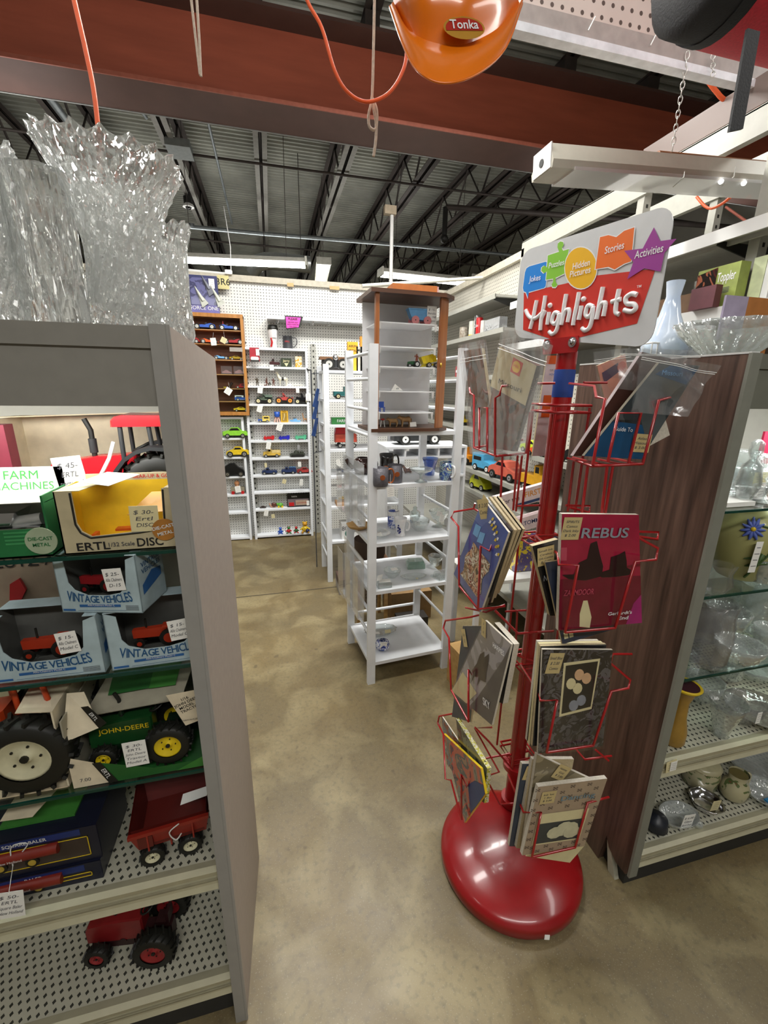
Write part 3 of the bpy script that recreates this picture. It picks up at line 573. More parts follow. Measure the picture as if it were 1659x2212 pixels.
g.v = [Vector((v.x+c[0], v.y, v.z+z)) for v in g.v]; solo('toy_ship', g, 'pale blue toy ship with thin mast', 'toy ship')
animal('toy_giraffe', (sx(659, py), YT, z), .05, mat('giraffe_tan', 'b07c48', .5), 'tiny tan giraffe toy at the right end', 'figurine', neck=1.3, legs=.5)
hung(604, 922, 12, 17, -.35, 'white tag hanging below the yellow toy box')
# shelf 5 trains
z = ZS[4]; py = 950
for a, b, m, l in ((569, 593, RED, 'red'), (602, 626, mat('cobalt', '2626a8', .3), 'cobalt blue'), (637, 662, mat('sea_green', '58b088', .35), 'sea green')):
    toy_car('toy_train', 'loco', put(a, b, py, z), ln(a, b, py), m, f'small {l} plastic toy train', cat='toy train', dirn=-1, win=m, tire=m, hub=m, h=.8, extra=lambda g, L, D, d: [g.cyl((x*L, 0, .1*L), (x*L, 0, .42*L*.8), .05*L, m=m, seg=8) for x in (-.12, 0, .12, .38)])
hung(580, 963, 10, 15, -.2, 'white tag below the red toy train'); hung(612, 966, 8, 10, .1, 'pale tag below the blue toy train', ACR, top=(611, 953)); hung(645, 966, 5, 10, 0, 'grey thin tag below the green toy train', mat('tag_grey', '9a9a9c', .6), top=(645, 955))
# shelf 6
z = ZS[5]; py = 987
toy_car('toy_truck', 'truck', put(569, 606, py, z), ln(569, 607, py), mat('mustard', 'd3b04a', .4), 'mustard yellow toy flatbed truck', dirn=-1, extra=lambda g, L, D, d: g.box(0, .5*L, -D*.52, D*.52, .28*L, .42*L, mat('pale_mustard', 'd8c07c', .5)))
c = put(626, 659, py, z); L_ = ln(626, 659, py); t = thing('toy_tank', 'dark olive toy army tank beside the mustard truck', 'toy tank', c); OL = mat('army_olive', '3a3f34', .6)
g = G(); g.prism([(-.5*L_, .1*L_), (-.42*L_, .22*L_), (.42*L_, .25*L_), (.5*L_, .15*L_), (.4*L_, .02*L_), (-.4*L_, .02*L_)], -.03, .03, OL); g.build('hull', t); g = G(); g.cyl((-.05*L_, 0, .2*L_), (-.05*L_, 0, .38*L_), .2*L_, .15*L_, OL, 10); g.cyl((-.2*L_, 0, .3*L_), (-.05*L_, 0, .45*L_), .02*L_, m=OL); g.ball((.3*L_, 0, .28*L_), .12*L_, OL); g.build('turret', t)
for sy in (-1, 1): g = G(); g.prism([(-.44*L_, .05*L_), (-.36*L_, .16*L_), (.36*L_, .18*L_), (.46*L_, .08*L_), (.36*L_, 0), (-.36*L_, 0)], sy*.026, sy*.042, BLK); g.build('track', t)
hung(574, 1005, 5, 10, 0, 'small pale tag hanging on string below the mustard truck', PAPY, top=(573, 993)); hung(647, 1003, 7, 11, 0, 'white tag on string below the toy tank', top=(646, 993))
# shelf 7
z = ZS[6]; py = 1024; NV = mat('navy', '24345c', .35)
toy_car('toy_truck', 'truck', put(566, 599, py, z), ln(566, 599, py), NV, 'navy toy pickup, leftmost on the lower truck shelf', dirn=-1, h=.9)
toy_car('toy_tank_truck', 'tank_truck', put(608, 640, py, z), ln(608, 640, py), NV, 'navy toy tanker with light blue tank', dirn=-1, extra=lambda g, L, D, d: g.cyl((.03*L, 0, .34*L), (.46*L, 0, .34*L), .14*L, m=LBL, seg=10))
toy_car('toy_car', 'coupe', put(642, 675, py, z), ln(642, 675, py), mat('brick_red', 'a83a38', .35), 'brick red streamlined toy car at the right of the tanker', dirn=1, h=.85)
hung(614, 1040, 8, 10, -.3, 'cream tag hanging below the navy tanker', PAPY); hung(651, 1042, 7, 14, -.1, 'white tag hanging below the brick red car', top=(650, 1028))
# shelf 9
z = ZS[8]; py = 1096
toy_car('toy_car', 'sport', put(562, 574, py, z), ln(561, 575, py), mat('dark_brown_car', '2c1c1a', .4), 'tiny dark brown toy car near the snail toy', dirn=-1)
c = put(584, 597, py, z); t = thing('toy_snail', 'pull-along snail toy with brown shell', 'toy', c); g = G(); g.ball((.008, 0, .028), .026, mat('shell_brown', '5a2e22', .4), (1, .6, 1)); g.build('shell', t); g = G(); g.tube([(.03, 0, .008), (-.02, 0, .01), (-.034, 0, .035), (-.036, 0, .045)], .007, mat('snail_tan', 'c08c70', .5), 7); g.build('body', t)
c = put(599, 613, py, z); t = thing('toy_turtle', 'green pull-along turtle toy with yellow wheels', 'toy', c); g = G(); g.ball((0, 0, .026), .026, mat('lime', '5fa83c', .4), (1.1, .8, .8)); g.ball((-.028, 0, .034), .012, mat('lime', '5fa83c')); g.build('shell', t)
for x in (-.018, .018):
    for y_ in (-.02, .02): g = G(); wheel(g, (0, 0, 0), .01, .006, YEL, YEL); o = g.build('wheel', t); o.location = (x, y_, .01)
c = put(621, 669, py, z); w_ = ln(621, 669, py)
t = thing('boxed_toy_truck', 'black window box holding a toy lorry on the lowest but one shelf', 'boxed toy', (c[0], c[1], z)); g = G(); g.cbox((0, .02, .065), (w_, .07, .13), BLKG); g.text('NAPA', Fr((-.04, -.0165, .11)), .022, WHT, .03); g.box(-w_*.47, w_*.47, -.0155, -.0158, .012, .085, mat('box_grey_print', '6f6468', .4)); g.build('box', t)
g = G(); g.box(-.03, w_*.42, -.03, -.018, .022, .07, mat('lorry_tan', 'a8907c', .4)); g.box(-w_*.42, -.045, -.03, -.018, .015, .05, RED); g.text('HANDCRAFTED', Fr((.03, -.0305, .045)), .014, RED, .02); g.build('lorry', t); g = G(); price_tag(g, (w_*.42, -.034, .04), .028, .05); g.build('price_tag', t)
hung(575, 1108, 9, 14, -.2, 'white tag hanging left under the snail shelf'); hung(590, 1115, 7, 9, .1, 'cream tag hanging under the snail toy', PAPY)
# bottom: pull toys
z = ZS[9]; py = 1150
for px_, h_, m, m2, l in ((606, .075, BLU, BLU, 'blue duck-shaped wooden toy on the bottom shelf'), (624, .08, RED, GRN, 'red wooden pull toy with a looped cord'), (640, .075, mat('forest', '2e5a2c', .4), RED, 'dark green wooden pull toy in the middle of the row'), (659, .125, YEL, mat('amber', 'c89020', .4), 'big yellow bear pull toy with crown')):
    figure('pull_toy', (sx(px_, py), YT-.02, z), h_, m, l, cat='pull toy', pose='seated', col2=m2)
g = G(); g.ball((sx(664, py), YT-.05, z+.022), .022, mat('dark_blue_ball', '1c2450', .4)); solo('toy_wheel_ball', g, 'dark blue ball before the yellow bear', 'ball')
g = G(); pts = [(sx(620, py)+.0+.1*math.cos(a_)*1.0+.08, YF-.01+.004*math.sin(3*a_), z+.045+.05*math.sin(a_)) for a_ in [i*2*PI/24 for i in range(25)]]; g.tube(pts, .0014, INK, 5); solo('looped_pull_string', g, 'thin looped cord of the pull toys hanging over the shelf edge', 'cord')
# narrow unit toys
z = ZT[0]; py = 942
toy_car('toy_car', 'sedan', ((sx(484, py)+sx(534, py))/2, YT-.02, z), ln(480, 534, py), mat('lime_car', '86c83a', .25), 'lime green toy saloon car on the narrow shelf', dirn=1, hub=CHR)
z = ZT[1]; py = 983
toy_car('toy_hot_rod', 'coupe', ((sx(490, py)+sx(538, py))/2, YT-.02, z), ln(490, 539, py), YEL, 'yellow toy hot rod with exposed chrome engine', dirn=-1, wscale=1.3, hub=CHR, extra=lambda g, L, D, d: g.cbox((-.4*L, 0, .2*L), (.2*L, D*.5, .16*L), CHR))
z = ZT[2]; py = 1025
toy_car('toy_car', 'beetle', ((sx(488, py)+sx(525, py))/2, YT-.02, z), ln(480, 526, py), BLKG, 'black rounded toy car on the narrow shelf', dirn=1, hub=CHR)
z = ZT[3]; py = 1066; c = ((sx(496, py)+sx(533, py))/2, YT, z); t = thing('pull_cart', 'wooden doll riding a grey cart with red wheels', 'toy', c); g = G(); g.cbox((0, 0, .045), (.13, .05, .045), mat('cart_grey', '8a8470', .6)); g.build('cart', t)
g = G(); g.ball((-.005, 0, .105), .025, mat('doll_wood', 'c48a5c', .5)); g.cyl((-.005, 0, .06), (-.005, 0, .09), .018, m=mat('doll_wood', 'c48a5c')); g.build('doll', t)
for x in (-.045, .045): g = G(); wheel(g, (0, 0, 0), .016, .012, RED, RED); o = g.build('wheel', t); o.location = (x, -.03, .016)
hung(514, 1057, 12, 15, .1, 'white tag on the doll cart with long string below', top=(512, 1046))
# ---------------------------------------------------------------- wooden display case on the back wall
OAK = wood('oak_frame', '9a6428', 'b8803e', 'Z'); OAKX = wood('oak_shelf', 'a07040', 'b58a5a', 'X'); RBK = mat('case_backing', '7a4a34', .6, scale=12)
YC = 4.30
A = at(525, 680, Y=YC); B = at(538, 897, Y=YC); cx0, cx1, cz0, cz1 = -1.05, (A.x+B.x)/2, B.z, A.z
t = thing('wooden_display_case', 'oak wall case with glazed front full of small race cars', 'display case', ((cx0+cx1)/2, YC, cz0))
for nm, b in (('side_panel', (cx1-.025, cx1, YC, YW, cz0, cz1)), ('side_panel', (cx0, cx0+.025, YC, YW, cz0, cz1)), ('top_panel', (cx0, cx1, YC-.002, YW, cz1-.03, cz1+.001)), ('bottom_panel', (cx0, cx1, YC-.002, YW, cz0-.001, cz0+.03)), ('back_panel', (cx0, cx1, YW-.012, YW-.004, cz0, cz1))):
    g = G(); g.box(*b, RBK if nm == 'back_panel' else OAK); g.build(nm, t, world=True)
CZ = [at(500, v, Y=YC).z for v in (713, 743.5, 777, 808.5, 839, 867)]
for z in CZ: g = G(); g.box(cx0+.025, cx1-.025, YC+.015, YW-.01, z-.008, z, OAKX); g.build('shelf', t, world=True)
g = G(); g.box(cx0+.02, cx1-.02, YC+.003, YC+.006, cz0+.025, CZ[3]+.0, GLP); g.build('glass_door', t, world=True)
def cc(a, b, i): z = CZ[i] if i < 6 else cz0+.03; q0 = at(a, 760, Y=YC+.06).x; q1 = at(b, 760, Y=YC+.06).x; return ((q0+q1)/2, YC+.07, z+.001), q1-q0
CRD = mat('race_red', '9c2026', .3)
for a, b, i, k, m, d, l in ((424, 470, 0, 'racer', BLU, -1, 'blue toy racing car, left of the pair in the top row of the oak case'), (478, 520, 0, 'racer', BLU, 1, 'blue toy racing car with red wing, right of the pair in the top row'),
    (398, 434, 1, 'beetle', CRD, 1, 'dark red rounded toy car, left in the second row of the oak case'), (436, 474, 1, 'racer', ORG, 1, 'orange toy racer in the second row of the oak case'), (484, 527, 1, 'racer', CRD, -1, 'dark red toy racer at the right of the second row'),
    (462, 493, 2, 'racer', LBL, 1, 'pale blue toy racer in the third row'), (494, 526, 2, 'sport', YEL, 1, 'bright yellow toy racer in the third row'), (476, 484, 4, 'van', YEL, 1, 'yellow and white toy peeking at left of the fifth row'),
    (503, 529, 4, 'van', CRD, -1, 'red boxy toy wagon in the fifth row'), (499, 531, 5, 'van', WHT, 1, 'blue and white toy lorry in the sixth row'), (494, 530, 6, 'sport', YEL, 1, 'yellow low sports car at the bottom of the oak case')):
    p, L_ = cc(a, b, i); toy_car('toy_race_car' if k == 'racer' else 'toy_car', k, p, L_*.98, m, l, dirn=d, h=.9 if k != 'van' else .75,
        extra=(lambda g, L, D, d: g.box(-.5*L, .5*L, -D*.51, D*.51, .1*L, .28*L, BLU)) if 'lorry' in l else ((lambda g, L, D, d: g.box(.3*L*d*-1-.02*L, .3*L*d*-1+.02*L, -D*.4, D*.4, .25*L, .45*L, RED)) if 'wing' in l else None))
for a, b, l in ((474, 499, 'clear boxed model car, left of the pair in the fourth row'), (501, 529, 'clear boxed model car, right of the pair in the fourth row')):
    p, L_ = cc(a, b, 3); t = thing('boxed_model_car', l, 'boxed toy', p); g = G(); g.cbox((0, 0, .035), (L_*.95, .07, .07), FILM); g.build('clear_box', t); g = G(); g.prism([(x*L_*.8, zz*L_*.8) for x, zz in PROF['coupe'][0]], -.02, .02, mat('model_grey_red', '8a6460', .4)); g.box(-L_*.5, L_*.5, -.034, .034, 0, .008, BLK); g.build('model', t)
p, L_ = cc(486, 499, 4); g = G(); g.tube([(p[0]-.02, p[1], p[2]), (p[0], p[1], p[2]+.03), (p[0]+.015, p[1], p[2]+.05)], .012, mat('dark_brown_car', '2c1c1a'), 7); solo('toy_cannon', g, 'small dark brown toy beside the yellow van in the fifth row', 'toy')
for px_, py_, w_, h_, ti, m, l in ((461, 738, 12, 16, .1, PAPER, 'white tag hanging left inside the oak case'), (483, 735, 12, 12, -.5, PAPY, 'cream diamond tag hanging inside the oak case'), (493, 845, 14, 15, -.6, PAPER, 'white tag hanging before the fifth row of the oak case')):
    g = small_tag(px_, py_, w_, h_, ti, m, Y=YC-.01, top=at(px_, py_-20, Y=YC-.01)); solo('price_tag', g, l, 'price tag')
g = G(); q = at(510, 755, Y=YC-.006); g.cbox(q, (.11, .002, .035), mat('grey_label', '9a938c', .6)); solo('shelf_label', g, 'greyish paper strip on the second shelf edge of the oak case', 'label')
# picture box on the case and aisle sign
q0 = at(402, 592, Y=4.30); q1 = at(474, 670, Y=4.30); t = thing('boxed_aircraft_set', 'violet-blue picture box of fighter jets standing on the oak case', 'box', ((q0.x+q1.x)/2, 4.30, cz1))
X0, X1, Z0, Z1 = q0.x, q1.x, cz1+.001, q0.z
g = G(); g.box(X0, X1, 4.30, 4.36, Z0, Z1, mat('box_navy', '24285a', .4)); g.add([(X0+.02, 4.2995, Z0+.06), (X1-.02, 4.2995, Z0+.06), (X1-.02, 4.2995, Z1-.02), (X0+.02, 4.2995, Z1-.02)], [(0, 1, 2, 3)], blotch('jet_sky', ['4a4a70', '5a5a88', '35355c', '6e6e92'], 9))
g.add([(X0, 4.2992, Z0), (X1, 4.2992, Z0), (X1, 4.2992, Z0+.06), (X0, 4.2992, Z0+.055)], [(0, 1, 2, 3)], mat('violet_band', '6a64a0', .4)); g.text('FORCE ONE', Fr(((X0+X1)/2, 4.298, Z0+.035)), .042, WHT, .01); g.build('box', t, world=True)
g = G(); JG = mat('jet_grey', 'b8bab0', .4)
for jx, jz, s_, c_ in ((X0+.09, Z0+.14, .22, JG), (X0+.15, Z0+.23, .2, mat('jet_dark', '6a6c78', .4)), (X0+.22, Z0+.15, .24, JG)):
    d = Vector((-.45, 0, .9)).normalized(); n = Vector((.9, 0, .45)); c = Vector((jx, 4.292, jz))
    g.tube([c-d*.13*s_*2, c, c+d*.16*s_*2], 0, c_, 6, rad=[.014, .014, .002]); g.add([c+d*.04+Vector((0, -.004, 0)), c-d*.09+n*.09*s_*1.6+Vector((0, -.004, 0)), c-d*.1-n*.09*s_*1.6+Vector((0, -.004, 0))], [(0, 1, 2)], c_)
g.build('model_jets', t, world=True); g = G(); price_tag(g, (X1-.045, 4.296, Z1-.06), .045, .075); g.build('price_tag', t, world=True)
q0 = at(471, 594, Y=4.40); q1 = at(493, 625, Y=4.40); g = G(); c = (q0+q1)/2; g.cbox(c, (q1.x-q0.x+.02, .004, q0.z-q1.z), mat('aisle_sign_yellow', 'c9bf86', .6)); g.text('3R6', Fr(c+Vector((0, -.0025, .0)), 0), .075, INKB, .02); solo('aisle_sign', g, 'pale yellow sign reading 3R6 clipped to the pegboard rail', 'sign')
g = G(); c = at(494, 588, Y=4.42); g.cbox(c, (.06, .03, .035), PAPER, .006); g.tube([c+Vector((.02, 0, .015)), c+Vector((.03, 0, .2)), c+Vector((-.02, .3, .6))], .004, WHT, 6); solo('power_socket', g, 'white power plug box above the aisle sign', 'socket')
g = G(); g.cyl((-1.2, 4.5, at(430, 583, Y=4.5).z), (at(487, 592, Y=4.5).x, 4.5, at(487, 592, Y=4.5).z), .014, m=WHT); solo('white_rod', g, 'white rod behind the top of the jet picture box', 'rod')
# ---------------------------------------------------------------- left grey shop cabinet
GRY = mat('grey_laminate', '85827b', 0.5, var=0.04, scale=40); GRYE = mat('grey_edge_trim', '95938f', 0.45, var=0.04); TAUP = mat('taupe_panel', '9a8e84', 0.5, var=0.05, scale=60)
FY = .735
CXL = -1.25; ZG1, ZG2, ZG3, ZM1, ZM2 = 1.233, 1.008, .765, .495, .15
MPERF = holes('perforated_shelf', 'b5b2a0', '33332c', (0, 1), .0165, .0165, .0042, 'diamond', True)
IVR = mat('ivory_rail', 'b9b499', 0.45, var=0.05)
def cabinet_common(t, x0, x1, yb, shade):
    g = G(); g.box(x0, x1, FY+.01, yb, 1.555, 1.58, shade); g.box(x0, x1, FY, FY+.014, 1.552, 1.582, GRY if shade is GRY else shade); g.build('top_panel', t, world=True)
    g = G(); g.box(x0, x1, FY+.004, FY+.016, 1.469, 1.553, shade); g.build('header_panel', t, world=True)
    g = G(); g.box(x0, x1, yb-.012, yb, .1, 1.56, mat('cabinet_back', 'b9b7ae', .6, var=.03)); g.build('back_panel', t, world=True)
    for z in (ZG1, ZG2, ZG3):
        g = G(); g.box(x0+.004, x1-.004, FY+.016, yb-.014, z-.006, z, GLP); g.box(x0+.004, x1-.004, FY+.012, FY+.016, z-.006, z, GEDGE); g.build('glass_shelf', t, world=True)
        g = G();
        for x in (x0+.03, x1-.03): g.cyl((x, FY+.15, z-.012), (x, FY+.15, z-.006), .005, m=CHR, seg=8)
    for z in (ZM1, ZM2):
        g = G(); g.box(x0+.002, x1-.002, FY+.03, yb-.014, z-.012, z, MPERF); g.build('metal_shelf', t, world=True)
        g = G(); g.prism([(FY, z-.042), (FY+.004, z-.03), (FY+.004, z-.008), (FY, z+.008), (FY+.012, z+.012), (FY+.032, z+.002), (FY+.032, z-.042)], x0+.002, x1-.002, IVR, ax='X'); g.box(x0+.002, x1-.002, FY-.001, FY+.002, z-.016, z-.012, mat('rail_groove', '8d8871', .5)); g.build('price_rail', t, world=True)
    g = G(); g.box(x0, x1, FY+.03, yb, .0, .11, mat('kick_dark', '2b2b2a', .6)); g.build('kick_plate', t, world=True)
    g = G(); g.cyl((x0+.05, FY+.045, 1.49), (x1-.05, FY+.045, 1.49), .012, m=mat('cabinet_tube', 'fffff4', .4, emis=5.0), seg=10); g.build('light_tube', t, world=True)
YBK = 1.12
t = thing('display_cabinet', 'grey shop cabinet with toy tractors behind glass shelves at left', 'cabinet', (-.7, FY, 0))
cabinet_common(t, CXL, -.165, YBK, GRY)
g = G(); g.add([(-.165, FY, .0), (-.140, FY, .0), (-.120, YBK, .0), (-.145, YBK, .0), (-.165, FY, 1.585), (-.140, FY, 1.585), (-.120, YBK, 1.562), (-.145, YBK, 1.562)], [(0, 3, 2, 1), (4, 5, 6, 7), (0, 1, 5, 4), (1, 2, 6, 5), (2, 3, 7, 6), (3, 0, 4, 7)], TAUP)
g.box(-.1655, -.141, FY-.004, FY+.001, .0, 1.585, GRYE); g.cyl((-.141, FY-.001, 0), (-.141, FY-.001, 1.585), .004, m=GRYE, seg=8); g.build('end_panel', t, world=True)
l = area('cabinet_light', (-.6, FY+.07, 1.465), .8, .05, 2.2, rot=(R(25), 0, 0), col=(1, 1, .96))
# ---------------------------------------------------------------- cut crystal vases on the cabinet
def crystal(name, scale, seed, white=.12, tilt=1.1, stretch=.75):
    m = bpy.data.materials.new(name); m.use_nodes = True; n = m.node_tree.nodes; L = m.node_tree.links; b = n['Principled BSDF']
    b.inputs['Base Color'].default_value = (.93, .94, .93, 1); b.inputs['Roughness'].default_value = .03; b.inputs['IOR'].default_value = 1.52; b.inputs['Transmission Weight'].default_value = 1.0
    tc = n.new('ShaderNodeTexCoord'); mp = n.new('ShaderNodeMapping'); mp.inputs['Scale'].default_value = (1, 1, stretch); mp.inputs['Rotation'].default_value = (.4, .6, seed)
    v = n.new('ShaderNodeTexVoronoi'); v.inputs['Scale'].default_value = scale; v2 = n.new('ShaderNodeTexVoronoi'); v2.inputs['Scale'].default_value = scale*2.3
    L.new(tc.outputs['Object'], mp.inputs[0]); L.new(mp.outputs[0], v.inputs['Vector']); L.new(mp.outputs[0], v2.inputs['Vector'])
    ge = n.new('ShaderNodeNewGeometry')
    def vm(op, a, b_): k = n.new('ShaderNodeVectorMath'); k.operation = op; L.new(a, k.inputs[0]); (L.new(b_, k.inputs[1]) if not isinstance(b_, tuple) else setattr(k.inputs[1], 'default_value', b_)); return k.outputs[0]
    t1 = vm('MULTIPLY', vm('SUBTRACT', v.outputs['Color'], (.5, .5, .5)), (tilt,)*3); t2 = vm('MULTIPLY', vm('SUBTRACT', v2.outputs['Color'], (.5, .5, .5)), (tilt*.6,)*3)
    nn = n.new('ShaderNodeVectorMath'); nn.operation = 'NORMALIZE'; L.new(vm('ADD', vm('ADD', ge.outputs['Normal'], t1), t2), nn.inputs[0]); L.new(nn.outputs[0], b.inputs['Normal'])
    tr = n.new('ShaderNodeBsdfTransparent'); tr.inputs[0].default_value = (.95, .96, .96, 1); df = n.new('ShaderNodeBsdfDiffuse'); df.inputs[0].default_value = (.8, .82, .8, 1)
    ms = n.new('ShaderNodeMixShader'); ms.inputs[0].default_value = .3; L.new(b.outputs[0], ms.inputs[1]); L.new(tr.outputs[0], ms.inputs[2])
    m2 = n.new('ShaderNodeMixShader'); m2.inputs[0].default_value = white; L.new(ms.outputs[0], m2.inputs[1]); L.new(df.outputs[0], m2.inputs[2])
    L.new(m2.outputs[0], n['Material Output'].inputs[0]); return m
CRY = crystal('cut_crystal', 75,   .3, .17); CRY2 = crystal('swirl_crystal', 60, .2, .08, .8, .22)
def vase(c, prof, label, m, rim=None, seg=72, wall=.006, flute=None, twist=0):
    inner = [(max(r-wall, .001), z) for r, z in prof[::-1] if z > .02]+[(0.0, .022)]
    H = prof[-1][1]
    def rf(tt, k):
        # rim falls off down the outer and inner wall
        kk = k*2 if k < .5 else (1-k)*2
        return rim(tt)*max(0, (kk-.55)/.45)**1.5 if rim else 0
    dense = []
    for (r0, z0), (r1, z1) in zip(prof, prof[1:]):
        k_ = max(1, int((z1-z0)/.012))
        dense += [(r0+(r1-r0)*q/k_, z0+(z1-z0)*q/k_) for q in range(k_)]
    prof = dense+[prof[-1]]
    g = G(); full = prof+inner; n = len(full); c = Vector(c); v = []; jj = list(range(n))
    for j, (r, z) in enumerate(full):
        hz = z/H; w_ = max(0, (hz-.45)/.55)**1.3
        for i in range(seg):
            tt = 2*PI*i/seg; rr = r
            if flute: rr = r*(1+flute[1]*math.cos(flute[0]*tt+twist*z))
            elif j < n-len(inner): rr = r*(1+(.045 if (i+jj[j]) % 2 else -.02)*(1 if (i//2+jj[j]//2) % 3 else .4))
            v.append((rr*math.cos(tt), rr*math.sin(tt), z+(rim(tt)*w_ if rim else 0)))
    f = [(j*seg+i, j*seg+(i+1) % seg, (j+1)*seg+(i+1) % seg, (j+1)*seg+i) for j in range(n-1) for i in range(seg)]
    g.add(v, f, m, bool(flute)); g.add(v[:seg], [tuple(range(seg))[::-1]], m)
    o = g.build('crystal_vase'); o.location = c; return tag(o, label, 'vase')
def saw(n, a, b, ph): return lambda t: a*abs(((t*n/(2*PI)) % 1)-.5)*2+b*math.cos(t-ph)+b*.4*math.cos(2*(t-ph))
c = at(292, 716, Y=.92); zt = at(262, 350, Y=.92).z-1.58
vase((c.x-.002, .92, 1.581), [(.055, 0), (.062, .01), (.060, .05), (.056, .12), (.056, zt*.52), (.062, zt*.66), (.078, zt*.82), (.098, zt*.95), (.104, zt)], 'tall trumpet-shaped cut crystal vase with sawtooth rim, tallest on the cabinet', CRY, saw(18, .012, .012, 2.9))
c = at(368, 700, Y=1.04)
vase((c.x, 1.035, 1.581), [(.04, 0), (.045, .02), (.042, .1), (.045, .17), (.055, .205)], 'cut crystal vase standing partly behind the tall trumpet vase at right', CRY, saw(14, .012, .006, 0))
c = at(125, 718, Y=.9)
vase((c.x+.004, .90, 1.581), [(.04, 0), (.048, .01), (.047, .1), (.046, .16), (.05, .232)], 'crystal vase with swirled ribs and smooth rim, second from the left', CRY2, lambda t: .004*math.cos(t), flute=(9, .05), twist=14)
c = at(15, 718, Y=.9)
vase((c.x-.012, .90, 1.581), [(.052, 0), (.058, .02), (.055, .1), (.058, .2), (.066, .255)], 'cut crystal vase with notched rim cut off by the left edge', CRY, saw(11, .02, .006, 1.5))
# ---------------------------------------------------------------- toy tractors
def big_wheel(r, w_, hub, lugs=18, hr=.56, tire=None, white=False):
    g = G(); T = tire or BLK
    g.lathe([(r*.56, -w_/2), (r*.86, -w_/2), (r*.94, -w_*.35), (r*.94, w_*.35), (r*.86, w_/2), (r*.56, w_/2)], (0, 0, 0), T, 32, ax=Matrix.Rotation(PI/2, 4, 'X').to_3x3().to_4x4())
    for i in range(lugs):
        a = 2*PI*i/lugs
        for s_ in (-1, 1):
            b = a+s_*PI/lugs*.5; p = Vector((math.cos(b), 0, math.sin(b))); tn = Vector((-math.sin(b), 0, math.cos(b)))
            x = (tn*.5+Vector((0, s_, 0))).normalized(); c = p*r*.955+Vector((0, s_*w_*.25, 0)); g.T = frame(c, x, p)
            g.box(-w_*.3, w_*.3, -r*.05, r*.05, -r*.035, r*.035, T); g.T = Matrix()
    return g
def hubpart(r, w_, hub, hr=.56, bolts=5):
    g = G(); A = Matrix.Rotation(PI/2, 4, 'X')
    g.lathe([(0, w_*.3), (r*.12, w_*.34), (r*.14, w_*.22), (r*.4, w_*.25), (r*(hr-.06), w_*.42), (r*hr, w_*.44), (r*hr, -w_*.44), (0, -w_*.44)], (0, 0, 0), hub, 28, ax=A)
    for i in range(bolts): a = 2*PI*i/bolts; g.cyl((r*.3*math.cos(a), -w_*.3, r*.3*math.sin(a)), (r*.3*math.cos(a), -w_*.24, r*.3*math.sin(a)), r*.03, m=BLK, seg=6)
    g.cyl((0, -w_*.42, 0), (0, -w_*.3, 0), r*.09, m=BLK, seg=10); return g
def add_wheel(t, c, r, w_, hub, lugs=18, hr=.56):
    o = big_wheel(r, w_, hub, lugs, hr).build('wheel', t); o.location = c
    h = hubpart(r, w_, hub, hr).build('hub', o); return o
